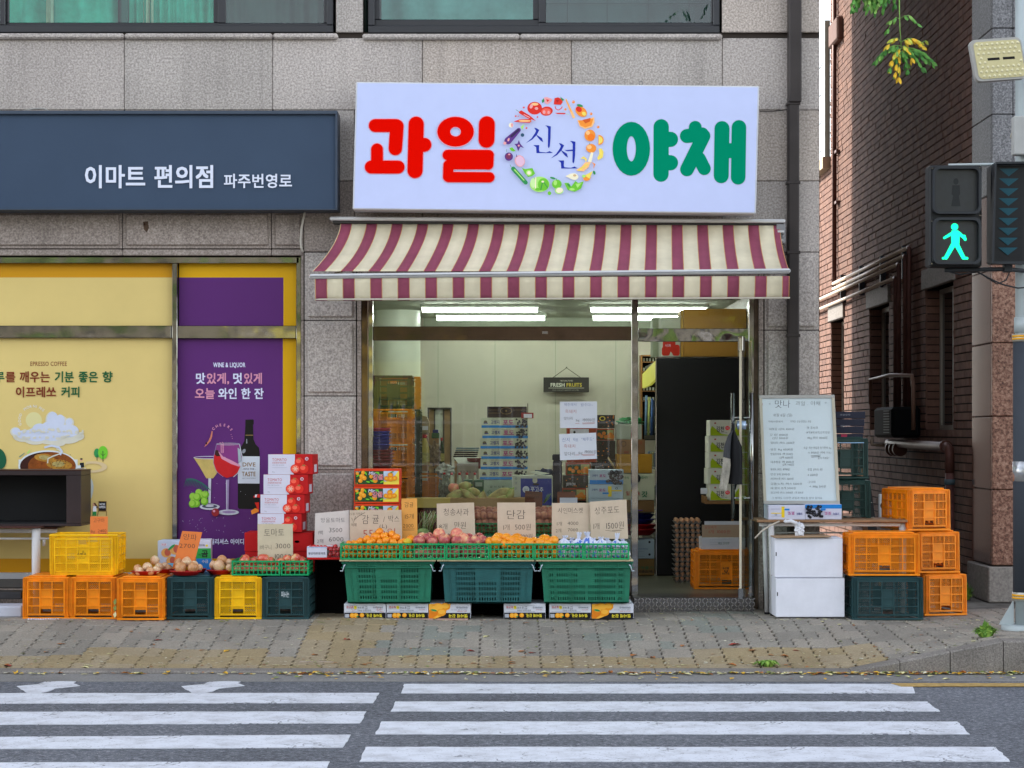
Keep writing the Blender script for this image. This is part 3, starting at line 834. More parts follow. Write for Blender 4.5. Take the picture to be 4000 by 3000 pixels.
# ================================================================ INTERIOR SHELL
iw = mat('interior_wall', 'c0bcab', .75, var=.04, vs=2)
d = MB()
IX0, IX1, IY0, IY1, IZ0, IZ1 = -1.75, 2.42, SY + .34, 24.0, .12, 2.80
d.box(IX0 - .1, IX0, IY0 - .22, IY1, 0, IZ1, iw); d.box(IX1, IX1 + .1, IY0 - .22, IY1, 0, IZ1, iw)
d.box(IX0 - .1, IX1 + .1, IY1, IY1 + .1, 0, IZ1, iw)
d.box(PX(1655, 23.98), PX(2925, 23.98), 23.94, 23.998, IZ1 - .13, IZ1, mat('wall_strip', '8f9684', .8))
for x in (-.86, -.2, .5, 1.2): d.box(x, x + .006, IY1 - .004, IY1, .12, 2.66, mat('panel_joint', '9aa38f', .8))
d.obj('interior_wall', shop)
MB().box(IX0 - .1, IX1 + .1, SY + .12, IY1 + .1, IZ1, IZ1 + .1, mat('interior_ceiling', 'aab09c', .8, var=.1, vs=4)).obj('interior_ceiling', shop)
MB().box(IX0 - .1, IX1 + .1, SY + .06, IY1 + .1, IZ0 - .12, IZ0, mat('interior_floor', '6f7060', .35, var=.15, vs=3)).obj('interior_floor', shop)
d = MB(); d.cyl((-1.27, 22.6, .12), (-1.27, 22.6, 2.8), .27, mat('column_white', 'd5dccb', .35, var=.03), n=40, cap=False)
d.obj('interior_column', shop)
tube = mat('tube_light', 'ffffff', .4, emit=9.5, ecol='f8fff6', var=0)
hous = mat('lamp_housing', 'cfd5c8', .5)
for (a, b, py, Y) in ((1650, 2098, 1190, 21.4), (1708, 2127, 1226, 23.0), (2310, 2758, 1193, 21.4), (2318, 2658, 1229, 23.0)):
 t = thing('ceiling_light', 'long white tube light on the shop ceiling, %s one of the %s pair' % (('front' if Y < 22 else 'rear'), ('left' if a < 2200 else 'right')), 'ceiling light', (PX((a + b) / 2, Y), Y, 2.78), group='tube lights on the shop ceiling')
 x0, x1 = PX(a, Y), PX(b, Y)
 MB().box(x0 - .02, x1 + .02, Y - .06, Y + .06, 2.765, 2.80, hous, .005).obj('housing', t)
 MB().cyl((x0, Y, 2.742), (x1, Y, 2.742), .024, tube).obj('tube', t)
# ================================================================ CONVENIENCE STORE SIGNBOARD
white = mat('white_plastic', 'd4d6de', .45, var=.04)
for (a, b) in ((-1.35, -.1), (.35, 1.6)):  # added pair, hidden behind the valance, brightens the fronts of the goods
 t = thing('ceiling_light', 'added unseen tube light behind the shop window, %s one of two above the awning hem' % ('left' if a < 0 else 'right'), 'ceiling light', ((a + b) / 2, 18.7, 2.78), group='tube lights on the shop ceiling')
 MB().box(a - .02, b + .02, 18.64, 18.76, 2.765, 2.80, hous, .005).obj('housing', t)
 MB().cyl((a, 18.7, 2.742), (b, 18.7, 2.742), .024, tube).obj('tube', t)
sg = thing('signboard', 'wide slate blue signboard with white lettering above the yellow and purple windows', 'signboard', (PX(0, 17.0), 17.0, PZ(820, 17.0)))
slate = mat('sign_slate', '3d4c60', .6, var=.05, vs=1.5, spec=.12); slate_f = mat('sign_slate_frame', '3f4a59', .45)
d = MB(); Y = 17.0
d.pbox(-2500, 1318, 432, 446, Y, .26, slate_f, .004); d.pbox(-2500, 1318, 815, 820, Y, .26, slate_f, .002)
d.pbox(1310, 1318, 446, 815, Y, .26, slate_f, .002)
d.obj('frame', sg)
MB().pbox(-2500, 1310, 446, 815, Y + .03, .2, slate).obj('panel', sg)
a = Art(Y + .022, 0, 0, .606, step=.0006)
wl = mat('sign_letter_white', 'd6dcec', .5, var=0)
a.text('이마트', 536, 1198, 158, wl, bold=.035, width=408); a.text('편의점', 988, 1198, 158, wl, bold=.035, width=405); a.text('파주번영로', 1440, 1203, 98, wl, bold=.03, width=448)
a.obj('lettering', sg)
d = MB(); d.tube([(PX(92, Y), Y + .05, PZ(428, Y)), (PX(130, Y), Y + .04, PZ(421, Y)), (PX(165, Y), Y + .05, PZ(420, Y)), (PX(185, Y), Y + .06, PZ(430, Y))], .005, mat('cable_grey', '9b9a96', .5))
tag(d.obj('cable'), 'loose grey cable end lying on top of the slate blue signboard', 'cable')
d = MB(); d.tube([(PX(x, 17.2), 17.2, PZ(y, 17.2)) for x, y in ((1192, 824), (1186, 850), (1178, 890), (1174, 940), (1176, 965), (1184, 985))], .010, mat('cable_white', 'b9b3a8', .5))
tag(d.obj('cable'), 'thick white cable hanging on the stone under the slate sign', 'cable')
# ================================================================ FRUIT SHOP LIGHT BOX SIGN
Y = 16.9
fs = thing('lightbox_sign', 'white light box sign with red and green lettering round a ring of fruit', 'signboard', (PX(2170, Y), Y, PZ(825, Y)))
lit = mat('lightbox_white', 'aab4d4', .5, var=.02, emit=.06, ecol='c4d0ff', spec=.1)
RY = rotmat((PX(2175, Y), Y, PZ(575, Y)), 'Y', math.radians(.62))
def shearfn(p):
 q = RY @ Vector(p); return (q.x - (PZ(320, Y) - q.z) * .016, q.y, q.z)
d = MB(); d.pbox(1388, 2964, 328, 826, Y, .24, mat('signbox_edge', 'c9ccd2', .4), .006); d.V = [shearfn(v) for v in d.V]; d.obj('box', fs)
d = MB(); d.pbox(1394, 2958, 333, 821, Y - .003, .002, lit); d.V = [shearfn(v) for v in d.V]; d.obj('face', fs)
red = mat('letter_red', 'd20a02', .6, var=0, emit=.03, ecol='ff1206', spec=0); grn = mat('letter_green', '048060', .5, var=0, emit=.02, ecol='06b080', spec=0)
pink = mat('letter_halo', 'd89cae', .5, var=0, emit=.02)
def G2(a, L, m, grow=0):
 for x0, y0, x1, y1, w in L: a.cap(x0, y0, x1, y1, w + grow, m, n=11)
kwa = [(216, 313, 322, 313, 66), (326, 316, 318, 430, 68), (225, 434, 225, 505, 60), (196, 524, 332, 524, 66), (424, 306, 418, 542, 77), (440, 414, 466, 411, 70)]
il = [(783, 306, 781, 386, 80), (585, 463, 792, 464, 54), (792, 466, 790, 512, 52), (590, 513, 788, 513, 46), (588, 514, 586, 574, 52), (588, 575, 796, 576, 52)]
ya = [(1669, 319, 1668, 560, 78), (1690, 384, 1716, 383, 78), (1690, 500, 1716, 502, 78)]
ch = [(1842, 322, 1842, 345, 66), (1800, 366, 1876, 358, 72), (1884, 366, 1800, 536, 70), (1862, 480, 1888, 532, 66), (1978, 328, 1974, 568, 76), (2064, 322, 2060, 576, 74), (1985, 441, 2050, 440, 76)]
a = Art(Y - .0035, 1300, 250, .7686, step=.0004)
G2(a, kwa + il, pink, 8); G2(a, kwa + il, red)
a.ring(624, 345, (97, 80), (24, 21), pink); a.ring(624, 345, (93, 76), (27, 24), red)
a.obj('lettering', fs)
a = Art(Y - .0035, 1300, 250, .7686, step=.0004)
G2(a, ya + ch, grn); a.ring(1517, 431, (95, 137), (23, 64), grn)
a.obj('lettering', fs)
for o in [x for x in COL.objects if x.parent == fs and x.name.startswith('lettering')]:
 off = fs.location
 for v in o.data.vertices:
  q = v.co + off; v.co = Vector(q) - off
navy = mat('letter_navy', '0c2aa0', .5, var=0)
a = Art(Y - .0035, 1960, 350, .2712, step=.0004)
for dx, dy, kind in ((0, 0, 0), (357, 222, 1)):
 a.poly([(465 + dx, 548 + dy), (500 + dx, 555 + dy), (541 + dx, 582 + dy), (505 + dx, 652 + dy), (440 + dx, 720 + dy), (348 + dx, 771 + dy), (430 + dx, 700 + dy), (480 + dx, 625 + dy), (494 + dx, 592 + dy)], navy)
 a.poly([(492 + dx, 645 + dy), (580 + dx, 700 + dy), (598 + dx, 758 + dy), (560 + dx, 735 + dy), (520 + dx, 690 + dy)], navy)
 a.poly([(455 + dx, 799 + dy), (540 + dx, 799 + dy), (536 + dx, 870 + dy), (545 + dx, 897 + dy), (640 + dx, 905 + dy), (690 + dx, 886 + dy), (738 + dx, 913 + dy), (500 + dx, 915 + dy), (495 + dx, 830 + dy), (470 + dx, 812 + dy)], navy)
a.poly([(625, 517), (660, 519), (706, 531), (702, 700), (692, 815), (678, 847), (664, 820), (668, 562), (650, 532)], navy)
a.poly([(980, 739), (1015, 741), (1060, 752), (1056, 950), (1044, 1040), (1030, 1067), (1018, 1040), (1023, 785), (1004, 756)], navy)
a.poly([(903, 868), (935, 870), (1024, 864), (1024, 884), (940, 889)], navy)
a.obj('lettering', fs)
pr = lambda n, c, e=.015: mat('print_' + n, c, .5, var=0, emit=e)
R_, RD, GR, GL, GD, OR, ORL, YE, PU, PUD, CR, PK, WH, BK = (pr('red', 'd8281c'), pr('darkred', 'a81818'), pr('green', '6cc030'), pr('lightgreen', 'a8e070'), pr('darkgreen', '2c8a4c'), pr('orange', 'f09030'),
 pr('lightorange', 'f8c080'), pr('yellow', 'f0d860'), pr('purple', '5a3080'), pr('darkpurple', '30204a'), pr('cream', 'f0e8c8'), pr('pink', 'e8a0a0'), pr('white', 'e8ecf4'), pr('black', '181c24', 0))
a = Art(Y - .0035, 1960, 350, .2712, step=.0004)
E_ = a.ell
E_(474, 268, 106, 92, R_); E_(476, 210, 52, 20, ORL); E_(425, 240, 22, 34, PK, 20); E_(500, 272, 26, 20, PK)
E_(645, 310, 90, 66, R_, -8); E_(642, 316, 70, 48, pr('tomflesh', 'f06050')); E_(610, 325, 20, 26, PK); E_(675, 330, 18, 24, PK)
a.poly([(610, 115), (650, 108), (728, 138), (720, 165), (660, 215), (620, 195)], PK); a.poly([(640, 140), (690, 150), (655, 180)], R_); a.poly([(575, 160), (605, 125), (615, 170), (585, 195)], GD)
a.poly([(760, 125), (810, 112), (860, 135), (880, 180), (850, 220), (748, 214)], R_); a.poly([(845, 105), (900, 150), (875, 165), (850, 140)], GD); a.poly([(780, 150), (830, 150), (800, 190)], RD)
a.cap(925, 145, 1035, 395, 22, ORL, 40); a.cap(925, 148, 1000, 320, 8, OR)
E_(1143, 318, 95, 66, OR, 38); E_(1110, 285, 46, 36, R_, 38); E_(1185, 350, 34, 26, YE, 38); E_(1125, 232, 46, 18, GD, 15)
a.poly([(1088, 440), (1160, 445), (1330, 398), (1338, 470), (1300, 540), (1200, 568), (1120, 530)], ORL); a.poly([(1100, 450), (1320, 420), (1290, 520), (1200, 550), (1135, 520)], OR); a.poly([(1160, 440), (1280, 410), (1270, 460), (1205, 490)], pr('seed', 'd05818'))
E_(1270, 662, 80, 84, OR); E_(1285, 690, 50, 50, pr('o2', 'f07818')); E_(1240, 625, 28, 30, ORL)
a.ell(1390, 728, 78, 74, OR, 0, 16, -90, 90); a.ell(1395, 728, 58, 54, YE, 0, 16, -90, 90)
E_(1287, 848, 74, 64, OR); E_(1260, 830, 34, 30, ORL); a.cap(1268, 790, 1266, 770, 8, GD)
a.poly([(1398, 850), (1440, 852), (1466, 900), (1455, 980), (1390, 1020), (1372, 985), (1405, 930)], YE)
a.poly([(1070, 1160), (1150, 1110), (1200, 1050), (1285, 1040), (1250, 1120), (1180, 1180), (1100, 1175)], ORL); a.poly([(1285, 905), (1320, 910), (1290, 1050), (1240, 1040)], CR); a.poly([(1130, 995), (1180, 962), (1225, 1000), (1215, 1050), (1190, 1000)], YE); a.poly([(1290, 1045), (1350, 1075), (1315, 1150), (1325, 1085)], OR); a.cap(1110, 1165, 1230, 1080, 22, YE)
E_(1040, 1255, 64, 48, CR, 10); a.poly([(915, 1250), (1000, 1210), (1000, 1290)], CR); E_(1050, 1240, 24, 16, pr('pearc', 'd0b080'))
E_(1225, 1272, 56, 46, OR, -20); a.poly([(1190, 1240), (1310, 1175), (1265, 1290)], YE); E_(1330, 1200, 18, 30, GD, -20); E_(1180, 1250, 26, 22, GL)
a.poly([(900, 1350), (960, 1345), (1000, 1400), (1060, 1320), (1100, 1350), (1180, 1325), (1140, 1430), (1050, 1475), (950, 1450)], GR); a.poly([(930, 1355), (980, 1370), (985, 1420)], GD); a.poly([(1060, 1360), (1150, 1350), (1090, 1420)], GL); E_(1010, 1440, 40, 18, GL)
E_(545, 1368, 142, 112, GL); E_(600, 1370, 80, 90, GR); E_(450, 1350, 38, 70, pr('cab2', 'c8eaa0')); a.cap(490, 1270, 485, 1430, 16, CR); a.cap(590, 1330, 560, 1450, 12, GD); a.cap(600, 1330, 660, 1420, 10, GD); E_(590, 1330, 20, 14, CR); E_(520, 1440, 40, 20, GR)
E_(792, 1365, 70, 66, GR); E_(770, 1345, 26, 40, GL); a.cap(780, 1310, 790, 1285, 7, GD); E_(735, 1280, 42, 15, GD, 15)
E_(825, 1460, 62, 48, GL); E_(830, 1455, 50, 38, CR, -10); E_(686, 1497, 26, 28, GR)
a.poly([(290, 1135), (340, 1150), (440, 1135), (480, 1215), (440, 1250), (380, 1265), (330, 1210)], GR); E_(392, 1205, 44, 42, GL); E_(392, 1205, 26, 26, CR)
a.cap(165, 1145, 345, 1345, 62, GD, 58); a.cap(185, 1160, 320, 1310, 18, GL, 14); a.cap(135, 1120, 120, 1090, 7, GD)
E_(260, 1035, 72, 84, PK, -20); E_(262, 1035, 60, 72, pr('onion', 'e0b8d0'), -20); a.cap(215, 970, 210, 935, 14, PU, 4)
E_(102, 972, 60, 60, PU); E_(100, 968, 40, 40, pr('plum', '7a3058')); E_(108, 940, 16, 12, PK); a.poly([(110, 850), (150, 838), (200, 890), (165, 900), (130, 885)], GR); a.cap(70, 905, 68, 868, 5, GD)
a.poly([(245, 735), (270, 790), (320, 850), (270, 830), (235, 895), (215, 830), (182, 790), (225, 785)], PU); E_(245, 815, 14, 14, PK)
E_(298, 662, 26, 26, pr('bluebery', '28506a')); a.cap(90, 745, 245, 590, 105, PU, 60); a.cap(140, 680, 240, 590, 34, PUD); E_(98, 730, 14, 26, PK, 20); E_(45, 780, 22, 22, PK); a.poly([(270, 545), (325, 505), (300, 590)], GL)
E_(135, 522, 34, 34, CR); E_(148, 520, 18, 28, PK)
a.poly([(170, 470), (250, 440), (420, 430), (428, 470), (400, 488), (250, 480)], R_); E_(330, 460, 90, 14, ORL); a.poly([(245, 330), (280, 308), (400, 380), (492, 460), (380, 425), (250, 350)], R_); a.cap(320, 370, 400, 410, 12, PK); a.cap(250, 330, 205, 300, 6, GD)
a.poly([(760, 343), (900, 345), (925, 355), (900, 366), (800, 362)], R_); a.line([(768, 250), (775, 285), (810, 305), (850, 285), (872, 255)], 12, R_); a.cap(925, 360, 965, 368, 5, GL)
for x, y, r in ((316, 268, 14), (200, 392, 13), (236, 394, 8), (513, 405, 13), (355, 564, 14), (1030, 190, 22), (914, 296, 18), (1284, 360, 20), (1384, 550, 20)): E_(x, y, r, r, OR if x > 700 else R_); E_(x - r * .3, y - r * .3, r * .4, r * .4, PK)
a.obj('fruit_ring', fs)
for x in (1848, 2503):
 d = MB(); c = (PX(x, Y + .1), Y + .1, PZ(320 + (x - 1848) * .008, Y + .1))
 d.tube([(c[0] + .016 * math.cos(t * PI / 6), c[1], c[2] + .016 * math.sin(t * PI / 6)) for t in range(13)], .0035, steel, n=6); d.cyl((c[0], c[1], c[2] - .02), (c[0], c[1], c[2] - .05), .006, steel)
 d.obj('eye_bolt', fs)
# ================================================================ AWNING
aw = thing('awning', 'maroon and cream striped awning over the fruit shop', 'awning', (PX(2150, 17.0), 17.0, PZ(1165, 16.2)))
maroon = mat('awning_maroon', '8a4358', .75, var=.12, vs=3, bump=.05, bs=400)
cream = mat('awning_cream', 'd4caae', .75, var=.10, vs=2.5, bump=.05, bs=400)
orange_t = mat('awning_piping', 'c08a5a', .75)
alu = mat('aluminium_white', 'c4c5c6', .4, .2, var=.08)
Yr, Yf = 17.12, 16.15
zr, zf = PZ(872, Yr), PZ(1060, Yf)
prof = []
for i in range(15):
 t = i / 14
 u = 1 - (1 - t) ** 1.0
 y = Yr + (Yf - Yr) * (t ** 1.25)
 z = zr + (zf - zr) * (t ** .82)
 prof.append((y, z))
FL, FR = 1229, 3084
TL, TR = 1316, 3046
val = []   # maroon bands at the valance, px
m0 = 1229 + 0
bands = []
x = 1338.0; pit = 107.35
start = [ (1338 + pit * k) for k in range(-1, 17)]
marks = []
for k in range(-1, 17):
 a0 = 1338 + pit * k; marks.append((a0, a0 + 48))
def top_of(px):      # the same thread at the back rail
 t = (px - FL) / (FR - FL); return TL + 36 + (TR - TL - 30) * t
segs = []; cur = FL
for a0, a1 in marks:
 a0c, a1c = max(a0, FL), min(a1, FR)
 if a1c <= a0c: continue
 if a0c > cur: segs.append((cur, a0c, cream))
 segs.append((a0c, a1c, maroon)); cur = a1c
if cur < FR: segs.append((cur, FR, cream))
d = MB()
for s0, s1, m in segs:
 pieces = [(s0, s1, m)]
 if m is maroon: pieces = [(s0, s0 + 2.6, orange_t), (s0 + 2.6, s1 - 2.6, m), (s1 - 2.6, s1, orange_t)]
 for a0, a1, mm in pieces:
  v = []
  for i, (y, z) in enumerate(prof):
   t = (i / 14)
   for px in (a0, a1):
    tt = (px - FL) / (FR - FL)
    Xt = PX(TL + (TR - TL) * tt + (14 if tt < 1 else 0) * (1 - tt), Yr); Xb = PX(px - 8 * (1 - tt), Yf)
    tl = abs((y - Yr) / (Yf - Yr))
    v.append((Xt + (Xb - Xt) * tl, y, z - .010 * math.sin(tt * 21) * math.sin(PI * i / 14)))
  n = len(prof)
  d.add(v, [(2 * i, 2 * i + 1, 2 * i + 3, 2 * i + 2) for i in range(n - 1)], mm, True)
cv = d.obj('canopy', aw)
so = cv.modifiers.new('thick', 'SOLIDIFY'); so.thickness = .003
d = MB()
for s0, s1, m in segs:
 pieces = [(s0, s1, m)]
 if m is maroon: pieces = [(s0, s0 + 2.6, orange_t), (s0 + 2.6, s1 - 2.6, m), (s1 - 2.6, s1, orange_t)]
 for a0, a1, mm in pieces:
  v = []
  for j in range(5):
   for px in (a0, a1):
    tt = (px - FL) / (FR - FL)
    py = 1078 + 6 * (1 - tt) * .8 + (1166 - 1078) * j / 4 + 6 * (1 - tt) * .5
    v.append((PX(px, Yf - .03), Yf - .03 + .006 * math.sin(px * .021 + j) * j / 4 + .03 * (j / 4) ** 2, PZ(py, Yf - .03)))
  d.add(v, [(2 * i, 2 * i + 1, 2 * i + 3, 2 * i + 2) for i in range(4)], mm, True)
vv = d.obj('valance', aw); so = vv.modifiers.new('thick', 'SOLIDIFY'); so.thickness = .003
d = MB()
def sbar(px0, py0, px1, py1, h, Y, D, m, b=.004):
 X0, X1 = PX(px0, Y), PX(px1, Y); z0, z1 = PZ(py0, Y), PZ(py1, Y); hh = h * Y / F
 L = math.hypot(X1 - X0, z1 - z0); s = len(d.V)
 d.box(0, L, 0, D, -hh, 0, m, b)
 M4 = Matrix.Translation((X0, Y, z0)) @ Matrix.Rotation(math.atan2(X1 - X0, z1 - z0) - PI / 2, 4, 'Y')
 d.xform(M4, s)
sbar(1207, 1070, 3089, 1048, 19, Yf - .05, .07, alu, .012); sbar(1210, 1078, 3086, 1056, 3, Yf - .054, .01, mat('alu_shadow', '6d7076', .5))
d.obj('front_bar', aw)
d = MB()
sbar(1232, 1166, 3086, 1160, 6, Yf - .012, .008, mat('valance_hem', 'b8b0a2', .8), 0); d.obj('hem', aw)
d = MB(); sbar(1288, 846, 3068, 856, 15, 17.08, .16, alu, .008); sbar(1300, 863, 3062, 871, 10, 17.1, .12, mat('rail_dark', '34322f', .6), .003)
d.obj('back_rail', aw)
d = MB()
for px0 in (1312, 3042):
 d.tube([(PX(px0 + (24 if px0 < 2000 else -20), 17.1), 17.1, PZ(935, 17.1)), (PX(px0 + (30 if px0 < 2000 else -30), 16.8), 16.7, PZ(1062, 16.8)), (PX(1300 if px0 < 2000 else 3000, 16.25), 16.2, PZ(1074, 16.2))], .012, alu)
for k in range(2):
 e = MB(); m_ = len(d.V) // 2; e.add(d.V[k * m_:(k + 1) * m_], [[i - k * m_ for i in f] for f in d.Fc[k * len(d.Fc) // 2:(k + 1) * len(d.Fc) // 2]], alu, True); e.obj('folding_arm', aw)
d = MB(); bx = mat('bracket_grey', '86868a', .4, .6)
d.pbox(3034, 3068, 875, 952, 17.08, .12, bx, .004); d.tube([(PX(3050 + 9 * math.cos(t), 17.06), 17.06, PZ(918 + 14 * math.sin(t), 17.06)) for t in [i * .7 for i in range(10)]], .005, bx)
d.pbox(3038, 3064, 900, 908, 17.05, .03, alu); d.pbox(3040, 3060, 934, 942, 17.05, .03, alu)
d.obj('winch', aw)
# ================================================================ WINDOW POSTERS
def poster_mat(n, c): return mat('poster_' + n, c, .4, var=.03, vs=1.2, spec=.2)
ysand = mat('poster_sand', 'dcc47c', .42, var=.05, vs=1.0); ygold = poster_mat('gold', 'cf9412'); yamb = poster_mat('amber', 'dca806'); ppl = poster_mat('purple', '5c2a70')
PY_ = FY + .05
cp = thing('window_poster', 'sand yellow coffee poster covering the left shop window', 'window poster', (PX(300, PY_), PY_, PZ(2238, PY_)))
d = MB(); d.pbox(-270, 672, 1028, 1084, PY_, .004, ygold); d.pbox(-270, 672, 1084, 1272, PY_, .004, ysand); d.pbox(-270, 672, 1320, 2182, PY_, .004, ysand); d.pbox(-270, 672, 2182, 2238, PY_, .004, ygold)
d.pbox(-2200, -300, 1028, 2238, PY_, .004, ysand)
d.obj('backing', cp)
br, dg = mat('ink_brown', '7a3018', .5, var=0), mat('ink_green', '0e5a34', .5, var=0)
a = Art(PY_ - .0005, 0, 950, .6027, step=.0004)
a.text('EPRESSO COFFEE', 195, 795, 40, br, bold=.01, width=240)
a.text('하', -120, 895, 74, dg, bold=.035); a.text('루', -42, 895, 74, dg, bold=.035, width=76); a.text('를', 34, 895, 74, br, bold=.035); a.text('깨우는', 125, 895, 76, br, bold=.035, width=202)
a.text('기분', 352, 895, 76, dg, bold=.035, width=130); a.text('좋은', 507, 895, 76, dg, bold=.035, width=132); a.text('향', 662, 895, 76, dg, bold=.035)
a.text('이프레쏘', 98, 992, 74, br, bold=.035, width=270); a.text('커피', 395, 992, 74, dg, bold=.035, width=130)
a.obj('lettering', cp)
a = Art(PY_ - .0012, 0, 1560, .3616, step=.0002)
crm = mat('print_sun', 'd8d096', .5, var=0); cw = mat('print_cloud', 'c8d0e4', .5, var=.05); cw2 = mat('print_cloud2', 'd2d0c0', .5, var=.05)
a.ell(365, 225, 88, 88, crm)
tx = 'GOOD MORNING'
wm = mat('ink_white', 'e0ddd0', .5, var=0)
for i, chh in enumerate(tx):
 ang = -108 + i * 13.4 + (3 if i > 4 else 0)
 r = 138; t = math.radians(ang)
 cx, cy = 362 + r * math.sin(t), 225 - r * math.cos(t)
 if chh != ' ': a.text(chh, cx - 13 * math.cos(t), cy - 13 * math.sin(t) , 40, wm, bold=.03, rot=ang)
a.obj('sun_print', cp)
a = Art(PY_ - .0042, 0, 1560, .3616, step=.00008)
for x, y, rx, ry, m in ((165, 350, 55, 50, cw2), (250, 400, 110, 60, cw2), (380, 420, 130, 70, cw2), (560, 420, 160, 70, cw2), (730, 400, 150, 80, cw2), (840, 400, 70, 45, cw2), (640, 300, 120, 130, cw2), (560, 230, 70, 100, cw2), (750, 250, 50, 52, cw2), (620, 470, 90, 40, cw2),
      (175, 345, 45, 38, cw), (280, 380, 100, 50, cw), (400, 380, 130, 75, cw), (570, 340, 150, 110, cw), (570, 220, 62, 86, cw), (650, 230, 50, 66, cw), (740, 340, 110, 70, cw), (745, 245, 38, 38, cw), (430, 320, 80, 60, cw)):
 a.ell(x, y, rx, ry, m, n=26)
for i in range(60):
 t = random.uniform(0, 2 * PI); a.ell(520 + 370 * math.cos(t) * random.uniform(.8, 1.05), 400 + 75 * math.sin(t) * random.uniform(.6, 1.15) - max(0, 60 * math.cos(t * .5)), random.uniform(8, 26), random.uniform(6, 16), cw2, n=10)
a.obj('cloud_print', cp)
a = Art(PY_ - .0015, 0, 1560, .3616, step=.00008)
cupw, cof, cofd, cofl, coflt = mat('print_cup', 'd3dadd', .5, var=0), mat('print_coffee', '8e4a14', .5, var=.3, vs=18), mat('print_coffee_dark', '38160e', .5, var=0), mat('print_crema', 'b88430', .5, var=.25, vs=25), mat('print_crema2', 'b3a264', .5, var=.2, vs=30)
a.ell(870, 1010, 130, 205, mat('print_saucer', 'bfc8c4', .5, var=0), 20); a.ell(850, 960, 130, 110, mat('print_saucer_green', '2d6a50', .5, var=0), 20)
a.ring(800, 840, (165, 150), (118, 95), cupw); a.poly([(200, 650), (840, 650), (840, 800), (205, 800)], cupw)
a.ell(515, 720, 318, 170, cupw, n=40); a.ell(518, 722, 302, 155, cofd, n=40); a.ell(560, 722, 258, 152, cof, n=40); a.ell(480, 630, 110, 42, cofl, 5); a.ell(480, 628, 60, 24, coflt, 5); a.ell(640, 705, 140, 55, cofl, 5); a.ell(630, 700, 70, 30, coflt)
for i in range(50): a.ell(random.gauss(600, 90), random.gauss(680, 38), 5, 4, cofd, n=6)
a.line([(515, 690), (520, 640), (570, 615), (640, 590), (660, 560), (610, 530)], 14, cw2); a.line([(480, 520), (560, 500), (640, 520), (670, 560), (650, 600)], 22, cw)
a.ring(1000, 730, (160, 62), (100, 36), mat('print_path', 'd3bd92', .5, var=0))
a.poly([(840, 650), (935, 660), (900, 800), (840, 800)], ysand)
a.ell(1048, 580, 32, 50, GD); a.cap(1050, 600, 1050, 658, 7, BK); a.ell(1113, 575, 52, 72, GR); a.cap(1113, 560, 1114, 670, 8, BK); a.line([(1090, 585), (1113, 610), (1140, 585)], 5, BK)
a.ell(-20, 640, 88, 120, mat('print_tree_dark', '16593c', .5, var=0), -15)
a.ell(880, 655, 14, 16, pr('skin', 'd8a888', 0)); a.ell(880, 644, 14, 9, BK); a.poly([(862, 685), (908, 682), (912, 735), (868, 740)], BK); a.poly([(830, 748), (905, 745), (905, 770), (898, 815), (880, 815), (870, 785), (832, 780)], pr('jeans', '2858a8', 0)); a.poly([(826, 714), (872, 712), (876, 742), (832, 745)], cupw)
a.cap(215, 620, 265, 580, 14, pr('bird', '8a9a80', 0), 8); a.cap(300, 580, 325, 548, 12, GL, 8)
a.obj('cup_print', cp)
a = Art(PY_ - .0045, 0, 1560, .3616, step=.00008)
a.poly([(1065, 1098), (1152, 1100), (1150, 1212), (1062, 1210)], pr('wood', '8a6a38', 0)); a.poly([(1072, 1106), (1145, 1107), (1143, 1204), (1069, 1203)], BK); a.cap(1062, 1212, 1052, 1258, 7, pr('wood', '8a6a38', 0)); a.cap(1150, 1212, 1152, 1255, 7, pr('wood', '8a6a38', 0))
a.text("WE'RE", 1072, 1142, 27, WH, bold=.03, width=64); a.text('OPEN', 1069, 1175, 34, WH, bold=.03, width=70)
a.ell(1018, 1135, 16, 20, pr('skin', 'd8a888', 0)); a.poly([(1010, 1120), (1030, 1118), (1060, 1165), (1050, 1182), (1028, 1150)], pr('hair', '5a3020', 0)); a.poly([(1005, 1155), (1040, 1155), (1042, 1212), (1003, 1212)], WH); a.poly([(1003, 1212), (1042, 1212), (1040, 1258), (1020, 1258), (1018, 1235), (1012, 1258), (998, 1256)], GD)
a.cap(1005, 1165, 980, 1215, 9, pr('skin', 'd8a888', 0)); a.line([(980, 1218), (930, 1250), (895, 1265)], 4, BK)
dgm = pr('dogfur', 'b07830', 0)
a.poly([(872, 1240), (895, 1232), (905, 1255), (900, 1270), (960, 1268), (975, 1280), (965, 1300), (960, 1335), (950, 1335), (945, 1305), (905, 1300), (895, 1335), (885, 1335), (888, 1300), (872, 1310)], dgm)
a.obj('street_print', cp)
wp = thing('window_poster', 'purple wine poster with a gold edge beside the stone pier', 'window poster', (PX(920, PY_), PY_, PZ(2238, PY_)))
d = MB(); d.pbox(700, 1157, 1028, 1084, PY_, .004, yamb); d.pbox(700, 1107, 1084, 1272, PY_, .004, ppl); d.pbox(1107, 1157, 1084, 1272, PY_, .004, yamb)
d.pbox(697, 1105, 1322, 2182, PY_, .004, ppl); d.pbox(1105, 1157, 1322, 2182, PY_, .004, yamb); d.pbox(697, 1157, 2182, 2238, PY_, .004, yamb); d.obj('backing', wp)
iw2, ipk = mat('ink_lavender', 'd8dcf4', .5, var=0), mat('ink_pink', 'd793ae', .5, var=0)
a = Art(PY_ - .0005, 0, 950, .6027, step=.0004)
a.text('WINE & LIQUOR', 1382, 803, 42, iw2, bold=.03, width=210)
a.text('맛', 1264, 905, 76, iw2, bold=.038, width=70); a.text('있게,', 1335, 905, 76, ipk, bold=.038, width=155); a.text('멋', 1505, 905, 76, iw2, bold=.038, width=70); a.text('있게', 1577, 905, 76, ipk, bold=.038, width=128)
